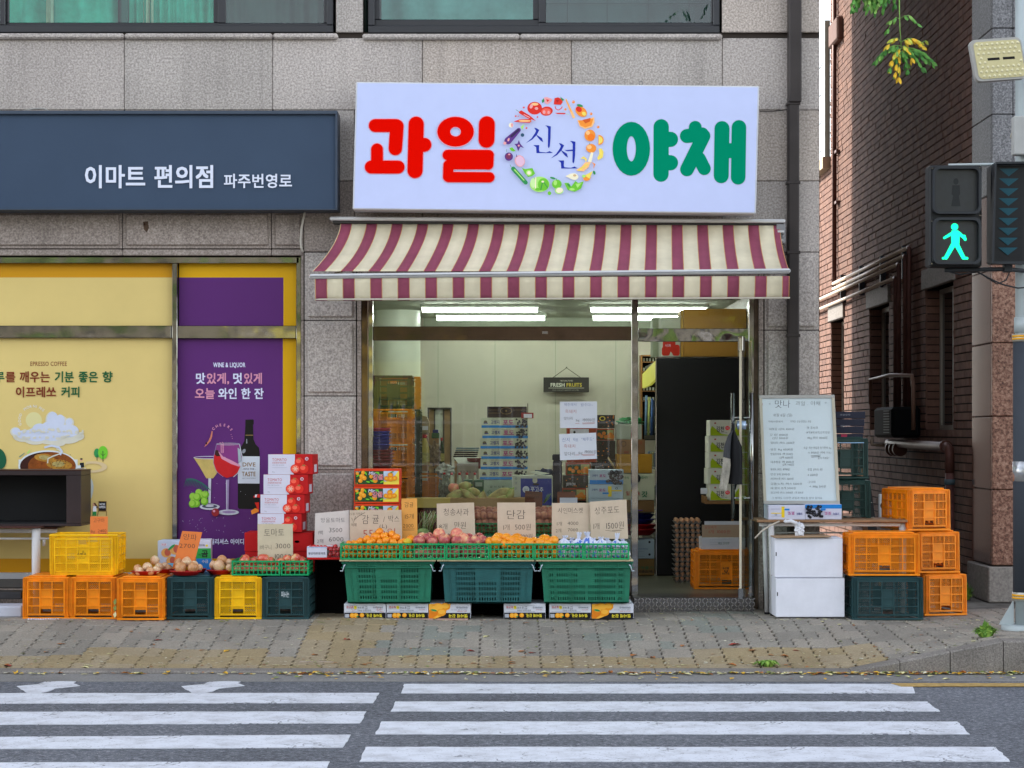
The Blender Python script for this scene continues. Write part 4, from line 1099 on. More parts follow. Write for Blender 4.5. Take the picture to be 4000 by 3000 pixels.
a.text('오늘', 1260, 1003, 76, ipk, bold=.038, width=136); a.text('와인 한 잔', 1412, 1003, 76, iw2, bold=.038, width=300)
a.base(0, 1700, .5877)
a.text('딜리셔스 아이디어', 1395, 722, 40, iw2, bold=.04, width=262)
a.obj('lettering', wp)
a = Art(PY_ - .0012, 700, 1550, .3316, step=.0003)
bk, lbl, gold, ik = mat('bottle_black', '121214', .3, var=0), mat('bottle_label', 'ccd6e0', .5, var=0), mat('ink_gold', '8a7048', .5, var=0), mat('ink_slate', '54586c', .5, var=0)
a.poly([(780, 270), (870, 266), (878, 275), (878, 320), (870, 330), (875, 500), (900, 560), (940, 600), (948, 660), (948, 1300), (930, 1325), (705, 1320), (690, 1300), (692, 640), (735, 580), (768, 520), (780, 330)], bk)
a.cap(785, 452, 868, 452, 9, gold); a.ell(762, 640, 18, 28, mat('glint', '8f96a0', .4, var=0), 30); a.cap(795, 500, 796, 545, 9, mat('glint', '8f96a0'), 12)
a.poly([(692, 700), (948, 702), (946, 1022), (692, 1020)], lbl)
a.text('DIVE', 742, 820, 66, gold, bold=.03, width=162); a.text('- INTO THE -', 738, 860, 28, ik, bold=.02, width=166); a.text('TASTE', 738, 935, 76, gold, bold=.025, width=165); a.text('ENJOY YOUR MOMENT', 738, 965, 15, ik, width=165)
gw, gw2 = mat('print_glass', '9a86b4', .4, var=.1, vs=20), mat('print_glass_l', 'c8ccd8', .4, var=.1, vs=20)
a.ell(575, 690, 166, 145, mat('print_wineglass', '84387e', .4, var=0)); a.poly([(445, 560), (705, 560), (742, 760), (406, 760)], mat('print_wineglass', '84387e'))
a.poly([(170, 715), (545, 715), (480, 850), (400, 960), (320, 960), (240, 820)], mat('print_cocktail', 'c7b066', .45, var=.15, vs=8)); a.ell(358, 716, 190, 18, gw2); a.ell(358, 716, 176, 11, ppl)
a.poly([(412, 690), (440, 640), (500, 700), (600, 770), (725, 820), (700, 880), (640, 935), (560, 955), (480, 920), (425, 850), (405, 770)], mat('print_wine', 'c81c22', .4, var=.1, vs=6)); a.poly([(420, 680), (425, 625), (460, 630), (500, 700), (440, 700)], cofd)
a.poly([(460, 640), (520, 705), (620, 750), (715, 800), (712, 825), (610, 790), (500, 730)], ipk)
a.ring(576, 556, (136, 13), (128, 8), gw2); a.line([(440, 560), (408, 700), (405, 780), (440, 880), (520, 945)], 5, gw); a.line([(712, 560), (742, 700), (740, 790), (690, 900), (640, 945)], 8, gw2); a.poly([(690, 600), (722, 620), (735, 760), (700, 780)], mat('print_sheen', '9fb0b8', .4, var=0))
a.poly([(345, 960), (378, 960), (372, 1250), (345, 1250)], gw2); a.poly([(552, 975), (590, 975), (582, 1340), (555, 1340)], gw); a.poly([(556, 985), (566, 985), (564, 1330), (557, 1330)], gw2)
a.ell(360, 1295, 118, 36, gw2); a.ell(360, 1290, 90, 22, mat('print_glass_d', '454a5c', .4, var=0)); a.ell(360, 1285, 50, 12, gw2); a.ell(582, 1360, 124, 32, gw2); a.ell(590, 1356, 80, 16, gw)
for x, y in ((165, 1175), (235, 1130), (285, 1160), (310, 1150), (175, 1235), (205, 1255), (300, 1230), (215, 1180), (160, 1260)): a.ell(x, y, 44, 46, mat('print_grape', '6fae28', .4, var=0)); a.ell(x - 8, y - 8, 32, 34, mat('print_grape_l', '98cc48', .4, var=0))
for i in range(15):
 t = i / 14; x = 90 + 240 * t; y = 970 + 120 * t * t - 20 * t
 a.cap(x, y, x - 30 + 10 * t, y + 90 - 30 * t, 9, mat('print_palm', '2c6a60', .4, var=0), 2); a.cap(x, y, x + 60, y - 10 + 50 * t, 8, mat('print_palm', '2c6a60'), 2)
a.ell(430, 1360, 45, 48, mat('print_cherry', '92262c', .4, var=0)); a.ell(415, 1345, 15, 14, ipk)
for i, chh in enumerate('CHEERS'):
 ang = -50 + i * 21; t = math.radians(ang); a.text(chh, 510 + 120 * math.sin(t) - 12 * math.cos(t), 465 - 120 * math.cos(t) - 12 * math.sin(t), 42, ipk, bold=.03, rot=ang)
for x, y in ((617, 443), (627, 468), (632, 490)): a.ell(x, y, 4, 4, ipk, n=8)
a.poly([(388, 402), (400, 408), (395, 470), (375, 520), (330, 570), (300, 592), (318, 560), (350, 520), (372, 470)], mat('print_diver', 'c67860', .4, var=0)); a.ell(326, 548, 10, 14, cofd)
for y in range(560, 660, 14): a.cap(500, y, 528, y, 5, ipk)
a.line([(500, 655), (498, 560), (490, 535), (480, 545)], 5, ipk); a.line([(528, 655), (527, 560), (518, 532), (508, 540)], 5, ipk)
a.poly([(880, 1170), (930, 1145), (960, 1150), (955, 1190), (920, 1180), (885, 1190)], R_); a.poly([(900, 1150), (925, 1148), (915, 1185), (895, 1180)], WH); a.poly([(895, 1245), (945, 1240), (945, 1360), (910, 1350), (920, 1300)], R_); a.poly([(850, 1340), (900, 1310), (945, 1330), (935, 1355), (860, 1385)], OR)
for _ in range(45): a.ell(random.uniform(30, 900), random.uniform(1420, 1620) if random.random() < .7 else random.uniform(1000, 1400), 3, 2.4, iw2, n=6)
a.obj('wine_print', wp)
# ================================================================ BRICK BUILDING ACROSS THE ALLEY
BX = 4.21
def ywall(px): return BX * F / (px - 2000.0)
bb = thing('brick_building', 'dark brown brick building with polished granite corner beyond the alley', 'building', (BX, 19, 0))
BR = [mat('brick_a', '7b5c50', .85, var=.15, vs=14), mat('brick_b', '74574b', .85, var=.15, vs=14), mat('brick_c', '806053', .85, var=.15, vs=14), mat('brick_d', '705349', .85, var=.15, vs=14)]
mortar = mat('brick_mortar', '2f2622', .95)
WIN = [(26.13, 27.2), (23.02, 24.27), (19.66, 20.98)]
ZW0, ZW1 = 1.5, 2.92
d = MB(); CH_ = .0785
YN, YFAR = 18.82, 27.25
def brick(y0, y1, z0, z1, m, pr=.018):
 j = random.uniform(-.003, .003)
 a, b = BX - pr + j, BX + .004
 v = [(a, y0, z0), (a, y1, z0), (a - .003, y1, z1), (a - .003, y0, z1), (b, y0, z0), (b, y1, z0), (b, y1, z1), (b, y0, z1)]
 d.add(v, [(0, 3, 2, 1), (0, 4, 7, 3), (1, 2, 6, 5), (0, 1, 5, 4), (3, 7, 6, 2)], m)
r = 0; z = .02
while z < 7.7:
 yend = YFAR if z > 4.95 else 29.5
 y = YN + (.077 if r % 2 else 0)
 ys_ = [YN] + ([YN + .077] if r % 2 else []);
 while y < yend:
  y += .155; ys_.append(min(y, yend))
 ys_ = sorted(set(round(q, 4) for q in ys_))
 for a, b in zip(ys_[:-1], ys_[1:]):
  segs_ = [(a, b)]
  if ZW0 - .01 < z + CH_ / 2 < ZW1 + (.0):
   for w0, w1 in WIN:
    ns = []
    for s0, s1 in segs_:
     if s1 <= w0 or s0 >= w1: ns.append((s0, s1)); continue
     if s0 < w0: ns.append((s0, w0))
     if s1 > w1: ns.append((w1, s1))
    segs_ = ns
  for s0, s1 in segs_:
   if s1 - s0 < .02: continue
   brick(s0 + .0015, s1 - .0015, z + .005, z + CH_ - .009, random.choice(BR))
 z += CH_; r += 1
def bbox(y0, y1, z0, z1, x1=BX + .35): d.box(BX, x1, y0, y1, z0, z1, mortar)
bbox(YN, 29.5, 0, ZW0); bbox(YN, 29.5, ZW1, 4.95); bbox(YN, YFAR, 4.95, 7.72)
prev = YN
for w0, w1 in sorted(WIN): bbox(prev, w0, ZW0, ZW1); prev = w1
bbox(prev, 29.5, ZW0, ZW1)
d.box(BX + .0, 22, YN + .05, YFAR, 7.72, 13.5, BR[1]); d.box(BX + .36, 22, YN + .05, YFAR, 0, 7.72, mortar)
for w0, w1 in WIN:
 z = ZW0
 while z < ZW1 - .02:
  for yy, sg_ in ((w1, -1), (w0, 1)):
   d.box(BX - .016, BX + .2, yy - .01 if sg_ < 0 else yy - .002, yy + .002 if sg_ < 0 else yy + .01, z + .005, z + CH_ - .006, random.choice(BR))
  z += CH_
d.obj('brick_wall', bb)
linm = ramp_mat('lintel_stone', [(0.3, '6f6a66'), (.7, '96908a')], scale=50, rough=.8)
wfr = mat('window_frame_grey', 'a7a196', .5)
wgl = mat('alley_window_glass', '2b3236', .08, spec=.8, var=.3, vs=3)
wcur = mat('alley_window_shade', '5d625f', .6, var=.3, vs=6)
for k, (w0, w1) in enumerate(WIN):
 MB().box(BX - .05, BX + .2, w0 - .08, w1 + .08, ZW1, ZW1 + .2, linm, .008).obj('lintel', bb)
 w = MB(); xf = BX + .12
 w.box(xf, xf + .05, w0 + .01, w1 - .01, ZW0, ZW0 + .05, wfr); w.box(xf, xf + .05, w0 + .01, w1 - .01, ZW1 - .05, ZW1 - .002, wfr)
 for q in (w0 + .01, (w0 + w1) / 2 - .02, w1 - .06): w.box(xf, xf + .05, q, q + .05, ZW0 + .05, ZW1 - .05, wfr)
 w.box(BX + .005, BX + .12, w0 + .01, w1 - .01, ZW0 - .03, ZW0 - .001, mortar)
 f = w.obj('window', bb)
 MB().box(xf + .02, xf + .028, w0 + .06, w1 - .06, ZW0 + .05, ZW1 - .05, wgl).obj('pane', f)
d = MB(); d.box(BX - .12, BX + .4, YFAR + .01, 29.5, 4.95, 5.1, mat('coping_beige', 'b3a792', .8)); d.obj('coping', bb)
d = MB(); d.box(BX - .09, BX - .02, YFAR + .02, YFAR + .12, 5.1, 6.9, mat('panel_pale', 'a3b5b0', .5)); d.obj('corner_strip', bb)
d = MB(); d.box(BX - .01, BX + .3, 22.15, 22.75, 5.8, 7.72, mat('slot_dark', '2a1e1b', .9));
d.V = d.V; d.obj('upper_window', bb)
d = MB(); d.box(BX - .1, BX - .005, 26.2, 26.9, 6.45, 6.75, mat('vent_brown', '6b4d43', .7), .02); d.obj('vent_hood', bb)
gpol = ramp_mat('granite_red', [(0.32, '3c2a26'), (0.45, '6e4c40'), (0.55, '8c6a5a'), (0.68, 'a38474')], scale=48, detail=4, rough=.28, bump=.05, second=(1.2, .8, 1.1), nrough=.7)
ggrey = ramp_mat('granite_grey', [(0.32, '4a4a4c'), (0.5, '6f6f72'), (0.68, '97979a')], scale=60, detail=4, rough=.5, bump=.1, second=(1.2, .85, 1.1), nrough=.7)
gpol2 = ramp_mat('granite_red_polished', [(0.32, '3a2722'), (0.5, '6b463a'), (0.68, '8c6656')], scale=48, detail=4, rough=.08, bump=0, second=(1.2, .8, 1.1), spec=.9)
d = MB(); z = 0.32
zlev = [0.32, .98, 1.62, 2.26, 2.9, 3.56]
def zof(y, s): return 1.5 - (y - 1680) * s / F
for a, b in zip(zlev[:-1], zlev[1:]):
 d.box(BX - .03, BX + .3, 18.07, YN - .003, a + .003, b - .003, gpol2, .006)
 d.box(BX - .028, 9, 18.03, 18.066, a + .003, b - .003, gpol, .008)
for a, b in ((3.56, 4.25), (4.25, 5.0), (5.0, 5.7), (5.7, 6.6)):
 d.box(BX - .03, BX + .3, 18.07, YN - .003, a + .003, b - .003, ggrey, .006)
 d.box(BX - .028, BX + .15, 18.03, 18.066, a + .003, b - .003, ggrey, .006); d.box(BX + .153, 9, 18.03, 18.066, a + .003, b - .003, ggrey, .008)
d.box(BX + .31, 9, 18.07, YN + .04, 0, 13.5, mortar)
d.box(BX - .03, BX + .3, 18.07, YN, 6.6, 13.5, ggrey); d.box(BX - .03, 9, 18.03, 18.07, 6.6, 13.5, ggrey)
d.box(BX - .07, BX + .3, 18.07, YN + .02, 0, .31, linm, .01); d.box(BX - .07, 9, 17.99, 18.066, 0, .31, linm, .01)
d.obj('granite_corner', bb)
pipew = mat('pipe_white', 'c9b7a4', .5, var=.1); pipeb = mat('pipe_brown', '5b3b34', .5, .2, var=.15); pipeg = mat('pipe_grey', '3c4048', .5, .2)
XPW = BX - .075
gp = thing('gas_pipes', 'pale horizontal gas pipes that turn down brown along the brick alley wall', 'pipes', (XPW, 22, 1.6))
ends = [(3579, 966, 3278), (3564, 998, 3278), (3539, 1031, 3205), (3525, 1085, 3205)]
for k, (px, py, pf) in enumerate(ends):
 yn = ywall(px); zz_ = 1.5 - (py - 1680) * yn / F; yf = ywall(pf) if pf > 3210 else 28.6
 q = MB(); q.tube([(XPW, yf, zz_ - .02), (XPW, yn + .05, zz_)], .022, pipew, n=8)
 q.obj('horizontal_pipe', gp)
 q = MB(); q.tube([(XPW, yn + .05, zz_), (XPW, yn + .01, zz_ - .01), (XPW, yn, zz_ - .06), (XPW, yn, 1.72)], .024, pipeb if k else pipeb, n=8); q.obj('drop_pipe', gp)
for yy in (21.9, 23.2, 24.6, 26.0):
 q = MB(); q.box(XPW - .01, BX - .01, yy, yy + .02, 3.1, 3.45, pipeg); q.obj('clamp', gp)
vp = thing('vent_pipe', 'thin brown pipe running straight up the far end of the brick wall', 'pipe', (BX - .06, 26.65, 3.2))
q = MB(); q.tube([(BX - .06, 26.65, 3.25), (BX - .06, 26.65, 7.7)], .03, pipeb, n=8); q.obj('pipe', vp)
for zz_ in (4.4, 5.05, 6.6):
 MB().box(BX - .07, BX - .005, 26.45, 26.62, zz_, zz_ + .035, pipeb).obj('clamp', vp)
mt = thing('gas_meter', 'black gas meter box below the dropping pipes on the brick wall', 'meter', (BX - .2, 22, 1.45))
q = MB(); y0, y1 = ywall(3605), ywall(3530); q.box(BX - .32, BX - .02, y0, y1, 1.42, 1.74, mat('meter_black', '0c0e10', .8, spec=.1), .03); q.obj('body', mt)
q = MB();
for k in range(9): q.box(BX - .326, BX - .318, y0 + .1, y1 - .6, 1.47 + k * .028, 1.48 + k * .028, mat('meter_rib', '2c3236', .6))
q.obj('vent_ribs', mt)
q = MB(); q.tube([(BX - .3, 22.5, 1.42), (BX - .3, 22.5, 1.34), (BX - .16, 22.4, 1.33)], .018, pipew); q.obj('outlet_pipe', mt)
q = MB(); q.tube([(BX - .3, ywall(3508), 1.78), (BX - .3, ywall(3508), 2.05), (BX - .22, ywall(3560), 2.08), (BX - .1, ywall(3600), 2.06), (BX - .1, ywall(3606), 1.95), (BX - .1, ywall(3606), 1.5)], .022, mat('pipe_copper', '7c5f50', .5), n=8)
q.obj('loop_pipe', mt)
bp_ = thing('drain_pipe', 'thick rusty brown pipe with an elbow low on the brick wall near the granite corner', 'pipe', (BX - .12, 19.4, 0))
q = MB(); xx = BX - .12; ya = 19.35
q.tube([(xx - .05, 22.2, 1.36), (xx, ya + .15, 1.345), (xx, ya + .03, 1.32), (xx, ya, 1.26), (xx, ya, 1.1)], .045, pipeb, n=10)
q.obj('elbow', bp_)
q = MB(); q.tube([(xx, ya, 1.1), (xx, ya, .25), (xx, ya - .02, .02)], .043, mat('pipe_rusty', '6b4844', .6, var=.35, vs=9), n=10); q.obj('riser', bp_)
q = MB(); q.cyl((xx, ya + .2, 1.345), (xx, ya + .16, 1.345), .062, pipeb); q.cyl((xx, ya, .99), (xx, ya, 1.04), .052, mat('pipe_band', '4c6068', .6)); q.obj('collar', bp_)
q = MB()
for k in range(3):
 q.cyl((xx - .04, 21.6 + k * .22, 1.3), (xx - .04, 21.66 + k * .22, 1.3), .075, pipeb, n=14)
q.obj('valve_wheel', bp_)
def plank(name, label, cat, x0, x1, z0, z1, Y, lean, m, t=.02):
 q = MB(); q.box(x0, x1, Y, Y + t, z0, z1, m, .003)
 q.xform(rotmat(((x0 + x1) / 2, Y, z0), 'Y', lean)); return tag(q.obj(name), label, cat)
wood = mat('wood_brown', '6b4a34', .8, var=.2, vs=12)
plank('wooden_stick', 'brown wooden stick leaning beside the stacked dark green crates', 'stick', PX(3405, 18.0), PX(3425, 18.0), 0, 1.24, 18.0, -.12, wood)
plank('wooden_stick', 'shorter pale stick leaning behind the brown one in the alley', 'stick', PX(3440, 18.4), PX(3455, 18.4), 0, 1.2, 18.4, -.16, mat('wood_pale', '8a6c4c', .8))
q = MB(); q.box(PX(3395, 18.2), PX(3430, 18.2), 18.2, 18.24, .55, 1.1, mat('rack_black', '191b1c', .6));
for k in range(4): q.box(PX(3400, 18.19), PX(3426, 18.19), 18.185, 18.2, .6 + k * .13, .605 + k * .13, mat('rack_line', '8a8c88', .6))
q.xform(rotmat((PX(3410, 18.2), 18.2, .55), 'Y', -.14)); tag(q.obj('plastic_rack'), 'narrow black slotted rack leaning against the sticks in the alley', 'rack')
q = MB(); q.box(PX(3432, 17.9), PX(3474, 17.9), 17.9, 17.93, PZ(2040, 17.9), PZ(1930, 17.9), mat('panel_white', 'b6b8ba', .5), .008)
q.cyl((PX(3452, 17.9), 17.897, PZ(1975, 17.9)), (PX(3452, 17.9), 17.905, PZ(1975, 17.9)), .03, mat('hole_dark', '1c1c1c', .8), n=12)
tag(q.obj('plastic_holder'), 'small white plastic panel with a slot standing behind the table', 'panel')
q = MB(); q.add([(PX(3440, 17.8), 17.8, PZ(2035, 17.8)), (PX(3482, 17.8), 17.8, PZ(2035, 17.8)), (PX(3470, 17.8), 17.83, PZ(2008, 17.8)), (PX(3455, 17.8), 17.86, PZ(1995, 17.8)), (PX(3460, 17.8), 17.72, PZ(2030, 17.8))], [(0, 4, 3), (4, 1, 2), (4, 2, 3), (0, 3, 1)], mat('tarp_blue', '2f66b4', .5))
tag(q.obj('blue_sheet'), 'small folded blue plastic sheet behind the table end', 'sheet')
def crumple(name, label, cat, c, r, m, seed=1, n=14, sq=(1, 1, 1), amp=.28):
 rnd = random.Random(seed); q = MB(); ph = [rnd.uniform(0, 6) for _ in range(9)]
 def fn(x, y, z):
  k = 1 + amp * (math.sin(5 * x + ph[0]) * math.sin(6 * y + ph[1]) + .6 * math.sin(11 * z + ph[2] + 4 * x) + .4 * math.sin(17 * x + 13 * y + ph[3]))
  return x * k, y * k, z * k
 q.ball(c, r * sq[0], r * sq[1], r * sq[2], m, n * 2, n, fn)
 for i in range(len(q.S)): q.S[i] = False
 return tag(q.obj(name), label, cat)
bagm = mat('bag_white', 'd5d8e0', .35, var=.05, sss=.0)
crumple('plastic_bag', 'crumpled white plastic bag beside the topmost orange crate', 'bag', (PX(3494, 17.6), 17.6, PZ(2010, 17.6)), .05, bagm, 3, sq=(1, 1, 1.4))
# ================================================================ SIGNAL POLE, SIGNALS AND FLOODLIGHT
PLX, PLY = 3.835, 15.5
polem = mat('pole_grey', 'a8b2b4', .5, .1, var=.08, vs=2)
sp_ = thing('signal_pole', 'pale grey signal pole wearing a dark sleeve with yellow bands on the kerb corner', 'pole', (PLX, PLY, .02))
MB().cyl((PLX, PLY, .02), (PLX, PLY, 6.2), .066, polem, n=24).obj('pole', sp_)
zq = lambda y: PZ(y, PLY)
slv = mat('sleeve_dark', '3b4048', .8, var=.06, bump=.3, bs=160); yel = mat('band_yellow', 'e0a21c', .5); slr = mat('band_silver', 'b4b2a8', .3, .4)
MB().cyl((PLX, PLY, zq(2312)), (PLX, PLY, zq(1335)), .083, slv, n=28).obj('sleeve', sp_)
for a, b in ((1335, 1305), (2345, 2312)):
 q = MB(); q.cyl((PLX, PLY, zq(a)), (PLX, PLY, zq(b)), .088, slr, n=28); q.cyl((PLX, PLY, zq(a - 7)), (PLX, PLY, zq(a - 14)), .0895, yel, n=28); q.cyl((PLX, PLY, zq(a - 17)), (PLX, PLY, zq(a - 25)), .0895, yel, n=28); q.obj('band', sp_)
q = MB(); q.cyl((PLX, PLY, zq(1880)), (PLX, PLY, zq(1802)), .0855, mat('plate_silver', 'b9bcc0', .25, .7), n=28); q.obj('label_band', sp_)
a = Art(PLY - .0865, mb=MB()); a.text('문안내', 3962, 1835, 16, mat('ink_grey', '6a6c70', .5)); a.text('안전관리', 3962, 1862, 16, mat('ink_grey', '6a6c70', .5)); a.obj('label_text', sp_)
q = MB(); q.cyl((PLX, PLY, -.02), (PLX, PLY, .045), .17, polem, n=24)
q.prism([(PLX - .19, .045), (PLX - .08, .045), (PLX - .08, .23)], PLY - .006, PLY + .006, polem); q.obj('base_plate', sp_)
q = MB(); q.cyl((PLX, PLY, zq(1300)), (PLX, PLY, zq(1240)), .075, polem, n=20); q.obj('collar', sp_)
Ys = 15.25
ps = thing('pedestrian_signal', 'black two lamp pedestrian signal showing a green walking figure', 'traffic signal', (PX(3733, Ys), Ys, PZ(1043, Ys)))
hsg = mat('signal_black', '1b1d20', .45, var=.1, vs=10); vis = mat('signal_rim', '2a2d31', .5)
q = MB(); q.pbox(3630, 3836, 645, 1042, Ys, .16, hsg, .012)
q.obj('housing', ps)
def rrect(x0, y0, x1, y1, r, n=6):
 P = []
 for cx, cy, t0 in ((x1 - r, y0 + r, -90), (x1 - r, y1 - r, 0), (x0 + r, y1 - r, 90), (x0 + r, y0 + r, 180)):
  for i in range(n + 1):
   t = math.radians(t0 + 90 * i / n); P.append((cx + r * math.cos(t), cy + r * math.sin(t)))
 return P
def frame_ring(px, Y0, Y1, outer, inner, m):
 q = MB(); n = len(outer)
 v = [(PX(x, Ys), Y0, PZ(y, Ys)) for x, y in outer] + [(PX(x, Ys), Y0, PZ(y, Ys)) for x, y in inner] + [(PX(x, Ys), Y1, PZ(y, Ys)) for x, y in inner] + [(PX(x, Ys), Y1, PZ(y, Ys)) for x, y in outer]
 f = []
 for i in range(n):
  j = (i + 1) % n
  f += [(i, j, n + j, n + i), (n + i, n + j, 2 * n + j, 2 * n + i), (3 * n + i, 3 * n + j, j, i)]
 q.add(v, f, m); return q
lens_off = mat('lens_off', '22262a', .3, spec=.5, var=.15, vs=20)
for y0, y1 in ((652, 838), (852, 1034)):
 frame_ring(0, Ys - .055, Ys - .002, rrect(3640, y0, 3828, y1, 26), rrect(3650, y0 + 10, 3818, y1 - 10, 22), vis).obj('visor', ps)
 q = MB(); q.pbox(3650, 3818, y0 + 10, y1 - 10, Ys - .006, .004, lens_off, .001); q.obj('lens', ps)
a = Art(Ys - .0065, 3600, 100, .633, step=.0005)
gl_on = mat('figure_green', '08c080', .4, var=0, emit=.55, ecol='08ff9c'); gl_off = mat('figure_off', '1c2022', .4, var=0)
a.ell(212, 962, 16, 20, gl_off); a.poly([(190, 985), (235, 985), (238, 1040), (230, 1050), (240, 1115), (182, 1115), (195, 1050), (185, 1040)], gl_off)
a.obj('standing_figure', ps)
a = Art(Ys - .0075, 3600, 100, .633, step=.0005)
a.ell(204, 1242, 22, 22, gl_on); a.poly([(185, 1264), (226, 1264), (236, 1290), (232, 1355), (184, 1355), (182, 1290)], gl_on)
a.cap(192, 1280, 140, 1310, 20, gl_on, 15); a.cap(228, 1280, 266, 1312, 22, gl_on, 18); a.cap(196, 1350, 150, 1432, 30, gl_on, 24); a.cap(215, 1350, 258, 1432, 30, gl_on, 24); a.cap(152, 1432, 132, 1436, 15, gl_on); a.cap(256, 1435, 280, 1436, 16, gl_on); a.cap(262, 1300, 268, 1320, 18, gl_on)
a.obj('walking_figure', ps)
q = MB()
for px_, py_ in ((3642, 658), (3826, 656), (3642, 830), (3640, 865), (3828, 842), (3640, 1030)): q.cyl((PX(px_, Ys), Ys - .006, PZ(py_, Ys)), (PX(px_, Ys), Ys, PZ(py_, Ys)), .005, steel, n=8)
q.obj('screws', ps)
cs = thing('countdown_signal', 'black countdown signal with a column of dim teal triangles', 'traffic signal', (PX(3940, Ys), Ys, PZ(1030, Ys)))
q = MB(); q.pbox(3872, 4016, 640, 1028, Ys + .03, .16, hsg, .012); q.obj('housing', cs)
Ysv = Ys
q = MB(); q.prism([(PX(3884, Ys), PZ(636, Ys)), (PX(4022, Ys), PZ(634, Ys)), (PX(4022, Ys), PZ(642, Ys)), (PX(3884, Ys), PZ(644, Ys))], Ys - .06, Ys + .028, vis); q.prism([(PX(3880, Ys), PZ(644, Ys)), (PX(3886, Ys), PZ(644, Ys)), (PX(3876, Ys), PZ(1028, Ys)), (PX(3868, Ys), PZ(1030, Ys))], Ys - .06, Ys + .028, vis)
q.prism([(PX(3870, Ys), PZ(1022, Ys)), (PX(4010, Ys), PZ(1022, Ys)), (PX(4010, Ys), PZ(1032, Ys)), (PX(3870, Ys), PZ(1032, Ys))], Ys - .03, Ys + .028, vis); q.obj('visor', cs)
a = Art(Ys + .029, 3600, 100, .633, step=.0005); tl_ = mat('triangle_teal', '0a4654', .35, var=.1)
a.poly([(448, 868), (634, 868), (620, 1455), (436, 1455)], mat('count_face', '14171c', .35, var=.05))
for k in range(9):
 y = 882 + k * 61; xo = -k * 1.0
 a.poly([(478 + xo, y), (600 + xo, y), (538 + xo, y + 48)], tl_)
 a.line([(455, y + 54), (622, y + 54)], 2, hsg)
a.obj('triangles', cs)
q = MB(); q.tube([(PX(3705, Ys + .08), Ys + .08, PZ(640, Ys)), (PX(3870, Ys + .08), Ys + .08, PZ(637, Ys)), (PLX, PLY - .05, PZ(628, Ys))], .012, polem); q.obj('upper_arm', sp_)
q = MB(); q.tube([(PX(3690, Ys + .08), Ys + .08, PZ(1052, Ys)), (PX(3925, Ys + .08), Ys + .08, PZ(1048, Ys)), (PLX, PLY - .05, PZ(1050, Ys))], .016, vis); q.pbox(3925, 3956, 1030, 1062, Ys + .05, .08, vis, .005); q.obj('lower_arm', sp_)
q = MB(); q.tube([(PX(x, Ys), Ys + .1, PZ(y, Ys)) for x, y in ((3700, 1052), (3760, 1068), (3830, 1058), (3880, 1085), (3930, 1108), (3990, 1122), (4030, 1118))], .006, vis)
tag(q.obj('cable'), 'sagging black cable below the pedestrian signal', 'cable')
q = MB(); q.tube([(PX(x, Ys), Ys + .12, PZ(y, Ys)) for x, y in ((3840, 1060), (3870, 1080), (3910, 1105), (3945, 1090), (3958, 1060), (3955, 1035))], .005, vis)
tag(q.obj('cable'), 'black cable looping up under the countdown signal', 'cable')
q = MB(); q.pbox(3962, 4045, 452, 604, PLY - .16, .1, mat('box_grey', 'a9aaa8', .5, var=.08), .008); cb = tag(q.obj('control_box'), 'small light grey control box on the signal pole above the signals', 'control box')
q = MB(); q.tube([(PX(x, PLY), PLY - .08, PZ(y, PLY)) for x, y in ((3962, 512), (3945, 520), (3936, 540), (3945, 550), (3958, 525), (3962, 506))], .003, mat('cord_beige', 'b0a890', .7), n=6)
tag(q.obj('cord'), 'thin beige cord loop dangling from the grey control box', 'cord')
fl = thing('floodlight', 'square pale yellow studded floodlight on an arm at the top right', 'floodlight', (PX(3905, 15.2), 15.2, PZ(315, 15.2)))
Yl = 15.2
P = rrect(3800, 150, 4000, 312, 22)
def sk(x, y): return (x + (y - 230) * .18 + 0, y - (x - 3900) * .07)
q = MB(); q.prism([(PX(sk(x, y)[0], Yl), PZ(sk(x, y)[1], Yl)) for x, y in P][::-1], Yl, Yl + .07, mat('lamp_case', 'a3a29e', .45)); q.obj('case', fl)
P2 = rrect(3812, 160, 3994, 304, 18)
q = MB(); q.prism([(PX(sk(x, y)[0], Yl), PZ(sk(x, y)[1], Yl)) for x, y in P2][::-1], Yl - .006, Yl + .001, mat('lamp_yellow', 'c4bb8e', .4, var=.04)); q.obj('lens_plate', fl)
q = MB(); n_ = 0
for j in range(8):
 for i in range(9):
  x = 3825 + i * 20 + (8 if j % 2 else 0); y = 172 + j * 17.5
  if 3845 < x < 3975 and 214 < y < 252 or x > 3986: continue
  X_, Y_ = sk(x, y); q.ball((PX(X_, Yl), Yl - .006, PZ(Y_, Yl)), .0115, .008, .0115, mat('lamp_stud', 'd4cda6', .2, var=0, spec=.7), 8, 4)
q.obj('studs', fl)
a = Art(Yl - .0065); a.fn = None
for x0, x1 in ((3858, 3905), (3918, 3964)): a.poly([sk(x0, 224), sk(x1, 224), sk(x1, 234), sk(x0, 234)], mat('slot', '1c1a18', .8, var=0))
a.obj('slots', fl)
q = MB(); q.tube([(PX(3990, Yl), Yl + .05, PZ(210, Yl)), (PLX, PLY, PZ(170, Yl))], .018, polem); q.obj('arm', fl)
